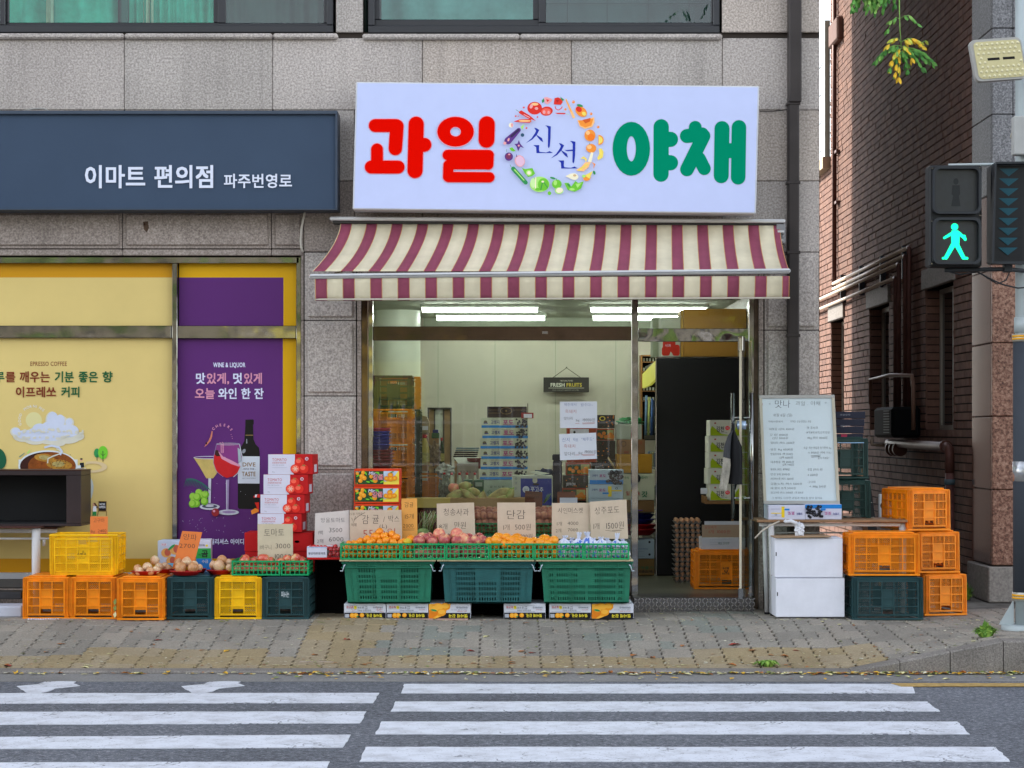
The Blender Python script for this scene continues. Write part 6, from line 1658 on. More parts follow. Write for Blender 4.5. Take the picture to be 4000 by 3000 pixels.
# ---- flat green mesh baskets
def basket(px0, px1, Y, zb, H, D, label, group, m=P_LG, pit=17.2, rows=3):
 t = thing('mesh_basket', label, 'basket', ((PX(px0, Y) + PX(px1, Y)) / 2, Y, zb), group=group)
 x0, x1 = PX(px0, Y), PX(px1, Y)
 q = MB(); th = .004
 def wall(T, L_, nc):
  ubox(q, T, 0, L_, H - .014, H, -.003, .008, m); ubox(q, T, 0, L_, 0, .012, -.003, .004, m)
  for i in range(nc + 1): u = L_ * i / nc; ubox(q, T, max(0, u - .0035), min(L_, u + .0035), .012, H - .014, -.003, .002, m)
  for j in range(1, rows): v = .012 + (H - .026) * j / rows; ubox(q, T, 0, L_, v - .004, v + .004, -.003, .0024, m)
  for u in (0, L_ - .012): ubox(q, T, u, u + .012, 0, H - .014, -.003, .006, m)
 nc = max(4, round((px1 - px0) / pit))
 wall(lambda u, v, w: (x0 + u, Y - w, zb + v), x1 - x0, nc); wall(lambda u, v, w: (x1 - u, Y + D + w, zb + v), x1 - x0, nc)
 q.obj('front_and_back', t) if False else None
 side = MB()
 a_ = q; q2 = MB()
 fb = q;
 fb.obj('long_sides', t)
 q = MB()
 def wall2(T, L_, nc):
  ubox(q, T, 0, L_, H - .014, H, -.003, .006, m); ubox(q, T, 0, L_, 0, .012, -.003, .003, m)
  for i in range(nc + 1): u = L_ * i / nc; ubox(q, T, max(0, u - .0035), min(L_, u + .0035), .012, H - .014, -.003, .002, m)
  for j in range(1, rows): v = .012 + (H - .026) * j / rows; ubox(q, T, 0, L_, v - .004, v + .004, -.003, .0024, m)
 wall2(lambda u, v, w: (x1 - .001 + w * .3, Y + .003 + u, zb + v), D - .006, 12); wall2(lambda u, v, w: (x0 + .001 - w * .3, Y + D - .003 - u, zb + v), D - .006, 12)
 q.obj('short_sides', t)
 q = MB(); q.box(x0 + .004, x1 - .004, Y + .004, Y + D - .004, zb + .001, zb + .006, m); q.obj('base', t)
 return t
YB, HB, DB = 16.37, .128, .42
BK = [(1329, 1565), (1567, 1740), (1742, 1912), (1914, 2085), (2087, 2280), (2282, 2458)]
bl = ['leftmost long green basket of tangerines', 'green basket where tangerines meet apples', 'green basket full of apples', 'green basket of persimmons next to the apples', 'green basket shared by persimmons and bagged grapes', 'rightmost green basket, full of bagged grapes']
for k, (a_, b_) in enumerate(BK): basket(a_, b_, YB + .001 * (k % 2), ZB + .001, HB, DB, bl[k], 'green mesh baskets on the boards')
basket(905, 1094, 16.45, CH + .014, .118, .34, 'left green mesh basket of tomatoes on the crates', 'green baskets of tomatoes')
basket(1097, 1206, 16.452, CH + .014, .118, .34, 'right, shorter green mesh basket of tomatoes on the dark green crate', 'green baskets of tomatoes')
# ---- fruit
def fruit_mat(n, stops, rough=.38, scale=2.6, bump=.1, bs=300, spec=.5, coat=0.0):
 m = ramp_mat('fruit_' + n, stops, scale=scale, detail=4, rough=rough, bump=0, spec=spec)
 nt = m.node_tree; b = nt.nodes['Principled BSDF']
 oi = nt.nodes.new('ShaderNodeObjectInfo'); tc = [n_ for n_ in nt.nodes if n_.type == 'TEX_COORD'][0]; no = [n_ for n_ in nt.nodes if n_.type == 'TEX_NOISE'][0]
 mu = nt.nodes.new('ShaderNodeVectorMath'); mu.operation = 'SCALE'; mu.inputs[0].default_value = (31, 17, 23)
 ad = nt.nodes.new('ShaderNodeVectorMath'); ad.operation = 'ADD'; sc = nt.nodes.new('ShaderNodeVectorMath'); sc.operation = 'SCALE'; sc.inputs['Scale'].default_value = 8
 nt.links.new(oi.outputs['Random'], mu.inputs['Scale']); nt.links.new(tc.outputs['Object'], sc.inputs[0]); nt.links.new(sc.outputs[0], ad.inputs[0]); nt.links.new(mu.outputs[0], ad.inputs[1]); nt.links.new(ad.outputs[0], no.inputs['Vector'])
 b.inputs['Coat Weight'].default_value = coat
 n2 = nt.nodes.new('ShaderNodeTexNoise'); n2.inputs['Scale'].default_value = bs; nt.links.new(tc.outputs['Object'], n2.inputs['Vector'])
 bp = nt.nodes.new('ShaderNodeBump'); bp.inputs['Strength'].default_value = bump; bp.inputs['Distance'].default_value = .002
 nt.links.new(n2.outputs['Fac'], bp.inputs['Height']); nt.links.new(bp.outputs[0], b.inputs['Normal'])
 return m
m_tan = fruit_mat('tangerine', [(.3, 'd87a08'), (.55, 'ee8f0c'), (.72, 'f0a818')], bump=.35)
m_tan2 = fruit_mat('tangerine_green', [(.3, 'b8a818'), (.7, 'e8b018')], bump=.35)
m_app = fruit_mat('apple', [(.3, '8c2f38'), (.45, 'a84a4c'), (.56, 'c0705c'), (.66, 'd8a87a'), (.78, 'd8c884')], rough=.35)
m_app2 = fruit_mat('apple_light', [(.3, 'b85850'), (.5, 'd88068'), (.65, 'dcb880'), (.78, 'd0cc80')], rough=.35)
m_per = fruit_mat('persimmon', [(.3, 'd87c0c'), (.6, 'ee980e'), (.8, 'dca028')], rough=.35)
m_tom = fruit_mat('tomato', [(.3, 'b8352a'), (.5, 'd0664a'), (.62, 'c8a068'), (.75, 'a8a860')], rough=.25, coat=.3)
m_oni = fruit_mat('onion', [(.3, 'b8845c'), (.5, 'd0a884'), (.65, 'dccaa4'), (.8, 'd4d0b0')], rough=.35, scale=3)
m_oni2 = fruit_mat('onion_brown', [(.3, 'a06c40'), (.6, 'c89468'), (.8, 'd4b48c')], rough=.35, scale=3)
m_pea = fruit_mat('peach', [(.3, '6e3428'), (.5, '8c4a38'), (.66, 'a86c4c'), (.8, 'b08850')], rough=.6)
m_rad = fruit_mat('radish', [(.3, '6a5c34'), (.45, '98884c'), (.6, 'a3a862'), (.75, '8aa050')], rough=.6, scale=1.2)
stem = mat('stem_brown', '4a3c20', .8, var=0)
def f_round(flat=1.0, dent=.18, lobes=0, pts=0.0):
 def fn(x, y, z):
  r = math.hypot(x, y)
  zz_ = z * (1 - dent * math.exp(-(r / .35) ** 2)) * flat
  k = 1 + lobes * math.cos(5 * math.atan2(y, x)) * (1 - abs(z))
  return x * k, y * k, zz_ + pts * max(0, z) ** 6
 return fn
def fproto(name, m, r, fn, stem_h=0, cap=None):
 q = MB(); q.ball((0, 0, 0), r, r, r, m, 16, 12, fn)
 if stem_h: q.cyl((0, 0, r * .72), (r * .1, 0, r * .72 + stem_h), .0025, stem, n=6)
 if cap:
  for k in range(4):
   a_ = k * PI / 2 + .4; q.add([(0, 0, r * .80), (r * .35 * math.cos(a_ - .5), r * .35 * math.sin(a_ - .5), r * .80), (r * .55 * math.cos(a_), r * .55 * math.sin(a_), r * .76), (r * .35 * math.cos(a_ + .5), r * .35 * math.sin(a_ + .5), r * .8)], [(0, 1, 2, 3)], cap)
 me_o = q.obj(name, local=True); return me_o
def spread(protos, name, spots, label, cat, group):
 """protos: unlinked templates; the first use moves the template itself"""
 used = set()
 for i, (x, y, z, s) in enumerate(spots):
  p = random.choice(protos)
  if p.name in used or p.get('used'):
   o = p.copy(); COL.objects.link(o)
  else: o = p; p['used'] = 1
  used.add(p.name)
  o.location = (x, y, z); o.rotation_euler = (random.gauss(0, .7), random.gauss(0, .7), random.uniform(0, 6.28)); o.scale = (s, s, s)
  tag(o, label(x, y, z) if callable(label) else label, cat, group)
 for p in protos:
  if not p.get('used'): bpy.data.objects.remove(p, do_unlink=True)
  else: del p['used']
def heap(px0, px1, r, top_py, dens=1.0, Y0=YB + .012, zb=ZB + .008, DD=DB - .03, peaks=None, H=HB, fillrows=2):
 """front layers against the mesh plus a mound on top"""
 out = []; x0, x1 = PX(px0, Y0), PX(px1, Y0)
 d_ = 2 * r * .97
 n = int((x1 - x0) / d_)
 for lay in range(max(1, int((H + r * .3) / (d_ * .88)))):
  for row in range(fillrows if lay * d_ < H - d_ * 1.2 else 6):
   y = Y0 + r + row * d_ * .9
   if y > Y0 + DD - r: break
   for i in range(n + 1):
    x = x0 + r + i * (x1 - x0 - 2 * r) / max(1, n) + (r if (lay + row) % 2 else 0) * .7
    if x > x1 - r * .6: continue
    out.append((x + random.uniform(-1, 1) * r * .12, y + random.uniform(0, 1) * r * .12, zb + r + lay * d_ * .88 + random.uniform(0, 1) * r * .1, random.uniform(.88, 1.04)))
 return out
def mound(spots_px, Y, r):
 return [(PX(px, Y + dy), Y + dy, PZ(py, Y + dy), s) for px, py, dy, s in spots_px]
K15 = lambda x, y, dy=.05, s=1: (1250 + x * .339, 1900 + y * .339, dy, s)
K16 = lambda x, y, dy=.05, s=1: (1900 + x * .339, 1900 + y * .339, dy, s)
r_t = .030
sp1 = heap(1334, 1612, r_t, 0)
sp1 += mound([K15(*a_) for a_ in ((332, 650, .05, .7), (460, 632, .06, 1.1), (540, 610, .05, 1.15), (610, 625, .07, 1.05), (690, 645, .04, 1), (625, 570, .14, 1.0), (655, 590, .09, 1.15), (683, 525, .16, 1.12), (735, 573, .1, 1.15), (770, 565, .15, 1), (755, 625, .05, 1.15), (800, 610, .1, 1), (833, 558, .13, 1.15), (878, 592, .09, 1.15), (845, 645, .04, 1.1), (925, 648, .05, 1), (975, 635, .06, 1), (1050, 610, .08, 1.2), (380, 650, .08, .8), (500, 650, .1, 1), (570, 645, .03, .95), (410, 655, .04, .7), (700, 585, .16, 1), (790, 575, .18, 1))], YB, r_t)
pt = [fproto('tangerine', m_tan, r_t, f_round(.86, .12)), fproto('tangerine', m_tan, r_t * 1.05, f_round(.82, .15))]
spread(pt, 'tangerine', sp1, lambda x, y, z: 'orange tangerine ' + ('showing through the mesh, low' if z < ZB + .09 else 'on top of the heap, above the rim,') + (' in the leftmost green basket' if x < PX(1565, 16.4) else ' beside the apples'), 'tangerine', 'tangerines in the green baskets')
g_ = fproto('tangerine', m_tan2, r_t * 1.15, f_round(.86, .12)); g_.location = (PX(1592, YB + .04), YB + .04, PZ(2116, YB + .04)); tag(g_, 'greenish tangerine at the edge of the heap beside the apples', 'tangerine')
r_a = .043
sp2 = heap(1612, 1905, r_a, 0)
sp2 += mound([K15(*a_) for a_ in ((1140, 628, .05, 1.15), (1180, 590, .12, 1), (1230, 600, .09, 1), (1295, 635, .05, 1.12), (1255, 585, .15, 1), (1432, 610, .06, 1.18), (1500, 600, .13, 1), (1580, 628, .05, 1.15), (1590, 555, .13, 1.0), (1720, 600, .12, 1), (1725, 640, .06, 1), (1800, 620, .05, 1.12), (1830, 590, .12, 1), (1870, 625, .09, 1), (1290, 600, .12, .9), (1640, 590, .12, 1))], YB, r_a)
spread([fproto('apple', m_app, r_a, f_round(.9, .22), .012), fproto('apple', m_app, r_a * 1.04, f_round(.88, .22), 0)], 'apple', sp2, lambda x, y, z: 'pinkish red apple ' + ('behind the basket mesh' if z < ZB + .1 else 'on the heap above the rim') + (' on the tangerine side' if x < PX(1750, 16.4) else ' on the persimmon side'), 'apple', 'apples in the green baskets')
sp2b = mound([K15(*a_) for a_ in ((1373, 548, .10, 1.15), (1575, 548, .11, 1.18), (1650, 605, .07, 1.15))], YB, r_a)
for (x, y, z, s), lb in zip(sp2b, ('pale orange apple on top of the heap, its dimple facing the street', 'large pink apple on the crest of the heap below the price card', 'yellow and red apple near the crest of the apple heap')):
 o = fproto('apple', m_app2, r_a * s, f_round(.9, .25)); o.location = (x, y, z); o.rotation_euler = (1.2, .2, 0); tag(o, lb, 'apple', 'apples in the green baskets')
r_p = .037
sp3 = heap(1905, 2185, r_p, 0)
sp3 += mound([K16(*a_) for a_ in ((35, 640, .05, 1), (120, 600, .08, 1.05), (115, 632, .04, 1.35), (145, 585, .12, 1.3), (225, 600, .1, 1.25), (262, 612, .07, 1.05), (345, 590, .12, 1.2), (325, 632, .06, 1.4), (395, 628, .07, 1.1), (450, 635, .09, 1.15), (495, 650, .05, 1.1), (555, 640, .1, 1.1), (620, 648, .06, 1.3), (675, 615, .1, 1.4), (770, 630, .08, 1.2), (705, 655, .04, 1), (200, 660, .03, 1), (260, 665, .03, 1), (355, 655, .035, 1))], YB, r_p)
spread([fproto('persimmon', m_per, r_p, f_round(.8, .12, .02)), fproto('persimmon', m_per, r_p * 1.05, f_round(.84, .1, .03))], 'persimmon', sp3, lambda x, y, z: 'orange persimmon ' + ('behind the basket mesh' if z < ZB + .09 else 'on the heap above the rim') + (' on the apple side' if x < PX(2060, 16.4) else ' on the grape bag side'), 'persimmon', 'persimmons in the green baskets')
bagw = mat('bag_film', 'd3d8ea', .25, var=.08, vs=12, spec=.6); bagb = mat('bag_blue_print', '5878c8', .3, var=.1)
q = MB(); rnd = random.Random(5)
def bag(c, r, h, m, name='grape_bag', seed=1, blue=True):
 rnd = random.Random(seed); ph = [rnd.uniform(0, 6) for _ in range(6)]; q = MB()
 prof = [(.02, 0), (r * .9, .01), (r, r * .5), (r * .85, r * .95), (r * .4, r * 1.3), (r * .16, r * 1.5), (r * .3, r * 1.5 + h * .5), (r * .42, r * 1.5 + h)]
 n = 22; v = []
 for j, (rr, zz_) in enumerate(prof):
  for i in range(n):
   t_ = 2 * PI * i / n; k = 1 + .10 * math.sin(5 * t_ + ph[0]) + .09 * math.sin(8 * t_ + ph[1] + j * .7) + .05 * math.sin(3 * t_ + j)
   v.append((c[0] + rr * k * math.cos(t_) + (.01 * math.sin(ph[2]) if j > 5 else 0), c[1] + rr * k * math.sin(t_), c[2] + zz_ + .006 * math.sin(7 * t_ + ph[3])))
 f = [(j * n + i, j * n + (i + 1) % n, (j + 1) * n + (i + 1) % n, (j + 1) * n + i) for j in range(len(prof) - 1) for i in range(n)]
 q.add(v, f, m, False)
 if blue:
  for k in range(q.V.__len__()): pass
  fb = []
  for idx, ff in enumerate(q.Fc):
   j, i = idx // n, idx % n
   a_ = 2 * PI * i / n
   if j in (1, 2, 3) and 3.9 < a_ < 5.4 and rnd.random() < .35: q.M[idx] = q.mi(bagb)
 return q.obj(name)
gpos = [K16(895, 640, .06), (K16(1060, 628, .06)), K16(1175, 600, .07), K16(1320, 640, .06), K16(1400, 625, .12), K16(1500, 610, .08), K16(980, 640, .1), K16(1240, 650, .05), K16(1580, 640, .1)]
glab = ['white and blue grape bag next to the persimmons', 'third grape bag from the left, its clear neck standing up', 'tallest grape bag, white with a blue print', 'low white grape bag with blue print below the price cards', 'grape bag at the back between two price cards', 'grape bag with a tall clear plastic neck at the right end', 'grape bag behind the first two at the left', 'half hidden grape bag right of the tallest one', 'last grape bag at the right corner of the baskets']
for k, (px_, py_, dy, s) in enumerate(gpos):
 Y_ = YB + dy; z_ = PZ(2125, Y_)
 h_ = (.02, .05, .035, .012, .012, .05, .015, .012, .012)[k]
 o = bag((PX(px_, Y_), Y_ + .03, z_ - .035), (.052, .05, .062, .05, .045, .045, .045, .045, .04)[k], h_, bagw, seed=k + 3)
 tag(o, glab[k], 'bag of grapes', 'bagged grapes in the green baskets')
for k, px_ in enumerate((2195, 2238, 2280, 2322, 2366, 2410, 2440)):
 o = bag((PX(px_, YB + .05), YB + .06, ZB + .012), .046, .0, mat('bag_film_grey', 'b3b6b4', .3, var=.2, vs=20), seed=k + 20)
 tag(o, 'grape bag seen through the basket mesh, %s from the left' % ('first', 'second', 'third', 'fourth', 'fifth', 'sixth', 'seventh')[k], 'bag of grapes', 'bagged grapes in the green baskets')
r_m = .038
zt0 = CH + .022
sp4 = heap(908, 1203, r_m, 0, Y0=16.462, zb=zt0, DD=.32, H=.06, fillrows=3)
sp4 += [(PX(x, 16.46 + dy), 16.46 + dy, PZ(y, 16.46 + dy), s) for x, y, dy, s in ((955, 2186, .08, 1.2), (1030, 2182, .08, 1.3), (990, 2190, .12, 1), (1060, 2192, .1, 1), (1125, 2184, .1, 1.1), (1155, 2182, .08, 1.2), (1180, 2190, .1, 1.1), (1095, 2195, .08, 1))]
spread([fproto('tomato', m_tom, r_m, f_round(.82, .15, .03), 0, mat('calyx', '5c8038', .6)), fproto('tomato', m_tom, r_m * .95, f_round(.85, .15, .02), 0, mat('calyx', '5c8038', .6))], 'tomato', sp4, lambda x, y, z: 'reddish tomato ' + ('low ' if z < zt0 + .07 else 'topping the heap ') + ('in the left tomato basket' if x < PX(1095, 16.5) else 'in the right, shorter tomato basket'), 'tomato', 'tomatoes in the low green baskets')
dish_m = plastic('dish_red', 'a8181a', .35)
K5 = lambda x, y: (x * .5877, 1700 + y * .5877)
def dish(cx, Y, w, label):
 t = tag(MB().lathe([(0, .003), (w * .62, .003), (w * .7, .008), (w * .98, .034), (w * 1.04, .036), (w * 1.04, .031), (w * .98, .029), (w * .72, 0), (0, 0)], (cx, Y, CH + .013), dish_m, 28, sy=.75).obj('red_dish', base=(cx, Y, CH + .013)), label, 'dish', 'red dishes of onions')
 return t
Ys_ = [(570, 16.50, .118, 'leftmost red dish of onions on the orange crate'), (640, 16.74, .09, 'small red dish of onions at the back, right of the leftmost one'), (726, 16.50, .125, 'red dish of onions in front of the onion price card'), (772, 16.76, .07, 'red dish half hidden behind the onions, right of the card'), (858, 16.60, .105, 'rightmost red dish of onions beside the tomato basket')]
for px_, Y_, w_, lb in Ys_: dish(PX(px_, Y_), Y_, w_, lb)
on = []
for (x, y, Y_, s) in ((925, 905, 16.46, 1.0), (1000, 905, 16.45, .95), (980, 878, 16.52, 1.15), (1038, 895, 16.48, .9), (1030, 832, 16.7, 1.1), (1058, 875, 16.68, 1.0), (1095, 872, 16.72, 1), (1120, 885, 16.72, .9), (915, 885, 16.53, .9),
      (1200, 882, 16.46, 1.3), (1283, 880, 16.45, 1.2), (1240, 842, 16.54, 1.1), (1188, 850, 16.58, 1), (1325, 880, 16.6, .85), (1290, 862, 16.58, 1),
      (1455, 868, 16.56, 1.35), (1475, 828, 16.63, 1.1), (1520, 848, 16.64, 1), (1525, 880, 16.56, .9), (1420, 865, 16.62, 1)):
 px_, py_ = K5(x, y); on.append((PX(px_, Y_), Y_, max(PZ(py_, Y_), CH + .045), s))
spread([fproto('onion', m_oni, .036, f_round(.92, -.05, .0, .16), .01), fproto('onion', m_oni2, .036, f_round(.94, -.04, .0, .14), .008), fproto('onion', m_oni, .035, f_round(.9, -.05, 0, .12))], 'onion', on, lambda x, y, z: 'pale brown onion on ' + ('the leftmost red dish' if x < PX(606, 16.5) else 'the small dish behind the leftmost one' if x < PX(670, 16.6) else 'the red dish before the orange price card' if x < PX(790, 16.5) else 'the rightmost red dish'), 'onion', 'onions on the red dishes')
# ---- price cards
def card(name, label, pts, Y, m, lines, T=.004, lean=.0, ink=None, extra=None, cat='price card'):
 """pts: four photo corners (TL, TR, BR, BL)"""
 P_ = [(PX(x, Y), PZ(y, Y)) for x, y in pts]
 t = thing(name, label, cat, ((P_[0][0] + P_[2][0]) / 2, Y, min(P_[2][1], P_[3][1])), group='handwritten price cards')
 q = MB(); q.prism(P_[::-1], Y, Y + T, m); q.obj('card', t)
 A = Art(Y - .0003, step=.0002)
 for base, L in lines:
  A.base(*base)
  for l in L:
   tx, x, y, sz = l[:4]; kw = l[4] if len(l) > 4 else {}
   mm = kw.pop('m', ink or pen); kw.setdefault('jit', .06)
   A.text(tx, x, y, sz, mm, **kw)
 if extra: extra(A)
 A.obj('writing', t)
 return t
pen = mat('pen_black', '322e32', .7, var=0); penr = mat('pen_red', 'a8443a', .7, var=0); penb = mat('pen_blue', '3c5c9c', .7, var=0); pend = mat('pen_dark', '2a2226', .7, var=0)
kgrey = mat('card_grey', 'c6b49f', .8, var=.07, vs=7); korange = mat('card_orange', 'dc7c40', .8, var=.06, vs=8); korange2 = mat('card_orange_light', 'e0a050', .8, var=.06, vs=8); kgrey2 = mat('card_grey_pale', 'ccc4bf', .8, var=.06, vs=7)
B6 = (1200, 1700, .5877); B5 = (0, 1700, .5877); B15 = (1250, 1900, .339); B16 = (1900, 1900, .339)
card('price_card', 'pale grey card priced 1 pack 3500 and 2 packs 6000, over the cherry tomato box', [K for K in ((1231, 2005), (1364, 1993), (1366, 2142), (1228, 2135))], 16.74, kgrey2,
  [(B6, [('방울토마토', 88, 578, 36, dict(width=166)), ('1팩', 66, 660, 32), ('3500', 142, 645, 42, dict(width=96, jit=.1)), ('2팩', 64, 716, 32), ('6000', 142, 705, 42, dict(width=104, jit=.1))])])
card('price_card', 'wide cardboard card reading 1 box with a red price, behind the tangerines', [(1366, 1993), (1568, 1992), (1571, 2120), (1367, 2120)], 16.72, kgrey,
  [(B15, [('감 귤', 480, 425, 120, dict(width=205)), ('/', 725, 410, 90), ('박스', 780, 405, 85, dict(width=140)), ('오늘 가져온', 350, 330, 36, dict(m=pend, jit=.15, width=140)), ('어제', 358, 460, 44, dict(m=pend, width=66)), ('(L)', 680, 480, 62, dict(width=100))]),
  (B15, [('5500원', 490, 590, 130, dict(m=penr, width=400))])], extra=lambda A: (A.base(*B15), A.line([(365, 360), (385, 420), (410, 345)], 4, pend), A.line([(395, 385), (440, 345), (520, 300)], 4, pend)))
card('price_card', 'narrow orange card priced 15 for 2000, taller than its neighbours', [(1568, 1948), (1629, 1946), (1631, 2110), (1570, 2110)], 16.76, korange2,
  [(B15, [('감귤', 970, 235, 66, dict(width=112, m=pend)), ('15개', 965, 370, 66, dict(width=125, m=pend)), ('2000', 955, 475, 62, dict(width=128, m=pend))])], extra=lambda A: (A.base(*B15), A.line([(955, 492), (1090, 488)], 3, pend), A.line([(960, 505), (1088, 503)], 3, pend)))
card('price_card', 'cardboard card pricing eight apples at 10000 won, behind the apples', [(1706, 1967), (1852, 1963), (1857, 2104), (1707, 2100)], 16.74, kgrey,
  [(B15, [('청송사과', 1418, 330, 92, dict(width=300)), ('8개', 1370, 492, 78, dict(width=105)), ('만원', 1540, 480, 88, dict(width=150))])])
card('price_card', 'cardboard card priced 500 won each, behind the persimmons', [(1942, 1963), (2091, 1963), (2093, 2108), (1944, 2104)], 16.72, kgrey,
  [(B16, [('단감', 222, 370, 120, dict(width=235)), ('1개', 180, 500, 76, dict(width=95)), ('500원', 325, 498, 84, dict(width=200)), ('700원', 380, 600, 66, dict(width=160))])])
card('price_card', 'cardboard card priced 4000 and 7000, left of the tilted grape card', [(2156, 1965), (2304, 1964), (2307, 2106), (2155, 2104)], 16.74, kgrey,
  [(B16, [('샤인머스켓', 820, 305, 74, dict(width=298)), ('1개', 800, 450, 54, dict(width=78)), ('4000', 935, 445, 58, dict(width=130)), ('2개', 798, 528, 52, dict(width=70)), ('7000', 935, 518, 52, dict(width=125))])])
card('price_card', 'tilted cardboard card priced 1500 won, nearest to the door', [(2304, 1960), (2447, 1951), (2454, 2104), (2308, 2106)], 16.71, kgrey,
  [(B16, [('상주포도', 1245, 315, 96, dict(width=295, rot=-3)), ('1개', 1220, 490, 84, dict(width=90)), ('1500원', 1365, 490, 98, dict(width=235, rot=-2))])], extra=lambda A: (A.base(*B16), A.line([(1370, 505), (1470, 518), (1560, 503), (1450, 508)], 3.5, pen)))
card('price_card', 'cardboard card priced 3000 and 10000, in front of the tomato cartons', [(1006, 2047), (1143, 2047), (1145, 2192), (1007, 2192)], 16.62, mat('card_olive', 'c4b89e', .8, var=.07, vs=7),
  [(B5, [('토마토', 1752, 668, 56, dict(width=140)), ('1바구니', 1722, 758, 36, dict(width=86)), ('3000', 1828, 752, 46, dict(width=108)), ('1박스', 1722, 822, 34, dict(width=76)), ('10000', 1818, 820, 44, dict(width=122))])])
card('price_card', 'orange card priced 2700 leaning over the onions', [(712, 2074), (790, 2079), (757, 2205), (672, 2222)], 16.62, korange,
  [(B5, [('양파', 1214, 692, 46, dict(width=96, rot=3)), ('2700', 1190, 748, 40, dict(width=112, rot=2))])])
card('price_card', 'small dark orange card priced 2400 standing in the large yellow crate', [(353, 2017), (421, 2018), (420, 2098), (351, 2097)], 16.7, korange,
  [((0, 1560, .3616), [('고구마', 1004, 1328, 52, dict(width=128, m=pend)), ('1kg', 978, 1440, 44, dict(width=50, m=pend)), ('2400', 1056, 1436, 48, dict(width=98, m=pend))])], extra=lambda A: (A.base(0, 1560, .3616), A.line([(1060, 1452), (1150, 1446)], 3, pend)))
# ---- tomato cartons
red_c = cardm('red', 'b81618'); red_s = cardm('red_side', '9a1216'); lav = cardm('lavender', 'd0cede')
def tomato_print(A, x0, y0, w, h):
 A.poly([(x0, y0), (x0 + w * .60, y0), (x0 + w * .60, y0 + h * .45), (x0 + w * .53, y0 + h * .8), (x0 + w * .58, y0 + h), (x0, y0 + h)], lav)
 A.text('TOMATO', x0 + w * .09, y0 + h * .33, h * .20, inkr, width=w * .33); A.text('유럽종완숙토마토', x0 + w * .09, y0 + h * .46, h * .11, inkr, width=w * .32); A.text('맛있는 계절 선물 토마토', x0 + w * .09, y0 + h * .56, h * .05, inkg, width=w * .27); A.rect(x0 + w * .09, y0 + h * .66, x0 + w * .42, y0 + h * .668, inkg); A.text('5kg', x0 + w * .09, y0 + h * .9, h * .08, inkg)
 tr, trl, fl_ = mat('print_tomato', 'd8281c', .5, var=0), mat('print_tomato_l', 'f0604a', .5, var=0), mat('print_flesh', 'e8b49c', .5, var=0)
 for cx, cy, k in ((.70, .38, 0), (.80, .72, 0), (.61, .72, 1)):
  c_x, c_y = x0 + w * cx, y0 + h * cy; r_x = h * .24
  A.ell(c_x, c_y, r_x, r_x * .95, tr); A.ell(c_x - r_x * .2, c_y - r_x * .2, r_x * .55, r_x * .45, trl)
  if k:
   A.ell(c_x, c_y, r_x * .84, r_x * .8, trl)
   for a0 in (0, 60, 120): A.cap(c_x - r_x * .5 * math.cos(math.radians(a0)), c_y - r_x * .5 * math.sin(math.radians(a0)), c_x + r_x * .5 * math.cos(math.radians(a0)), c_y + r_x * .5 * math.sin(math.radians(a0)), r_x * .2, fl_, n=4)
  else:
   for a0 in range(0, 360, 72): A.cap(c_x, c_y - r_x * .7, c_x + r_x * .5 * math.cos(math.radians(a0 + 15)), c_y - r_x * .7 + r_x * .3 * math.sin(math.radians(a0 + 15)), 1.6, GD, .6, n=4)
 A.ring(x0 + w * .87, y0 + h * .22, (h * .085, h * .085), (h * .06, h * .06), lav, 14); A.text('봉산', x0 + w * .84, y0 + h * .25, h * .08, lav)
tl = ('topmost', 'second', 'third', 'lowest')
for k, (a_, b_, yt, yb2) in enumerate(((1047, 1222, 1775, 1853), (1029, 1203, 1854, 1931), (1017, 1190, 1932, 2006), (1006, 1178, 2007, 2079))):
 Yk = 16.78
 t = carton('tomato_carton', tl[k] + ' white and red tomato carton of the stepped stack of four', a_, b_, yt, yb2, Yk, .3, red_c, group='tomato cartons in the stepped stack')
 A = Art(Yk - .0004, step=.0003); tomato_print(A, a_, yt, b_ - a_, yb2 - yt); A.obj('print', t)
 q = MB(); xr_ = PX(b_, Yk); q.box(xr_ + .0005, xr_ + .0015, Yk + .08, Yk + .22, PZ(yb2 - 8, Yk), PZ(yb2 - 38, Yk), lav); q.obj('side_sticker', t)
 t.rotation_euler = (0, 0, (-.05, -.04, -.05, -.04)[k])
for k, (a_, b_, yt, yb2, lb) in enumerate(((955, 1222, 2081, 2154, 'plain bright red box under the stack of tomato cartons'), (957, 1225, 2155, 2234, 'lower red box behind the tomato baskets'))):
 t = carton('red_carton', lb, a_, b_, yt, yb2, 16.80, .36, red_c, b=.003)
 A = Art(16.7996, step=.0003); A.ell(1160, 2116, 10, 5, c_black, n=14); A.text('꼭지없는 토마토', 990, yt + 26, 9, lav) if k else None; A.obj('print', t)
t = thing('cherry_tomato_box', 'low white box of red cherry tomatoes beside the tangerine basket', 'box', (PX(1262, 16.5), 16.5, PZ(2184, 16.5)))
Yk = 16.5
q = MB(); q.pbox(1199, 1328, 2178, 2186, Yk, .26, red_c, .002); q.pbox(1199, 1277, 2136, 2178, Yk, .012, lav, .002); q.pbox(1199, 1203, 2136, 2178, Yk + .012, .25, lav); q.obj('tray', t)
q = MB()
for i in range(3):
 for j in range(3):
  for kk in range(2):
   q.ball((PX(1289 + i * 15, Yk) + random.uniform(-.003, .003), Yk + .03 + j * .07 + kk * .03, PZ(2166 - kk * 17 + random.uniform(-3, 3), Yk)), .017, .017, .02, m_tom if False else mat('cherry_red', 'b8141a', .2, var=.1, coat=.5), 12, 8)
for i in range(8): q.ball((PX(1212 + i * 14, Yk + .1), Yk + .12, PZ(2140 + random.uniform(-2, 3), Yk)), .018, .018, .02, mat('cherry_red', 'b8141a'), 12, 8)
tag(q.obj('cherry_tomatoes', t), kind='stuff')
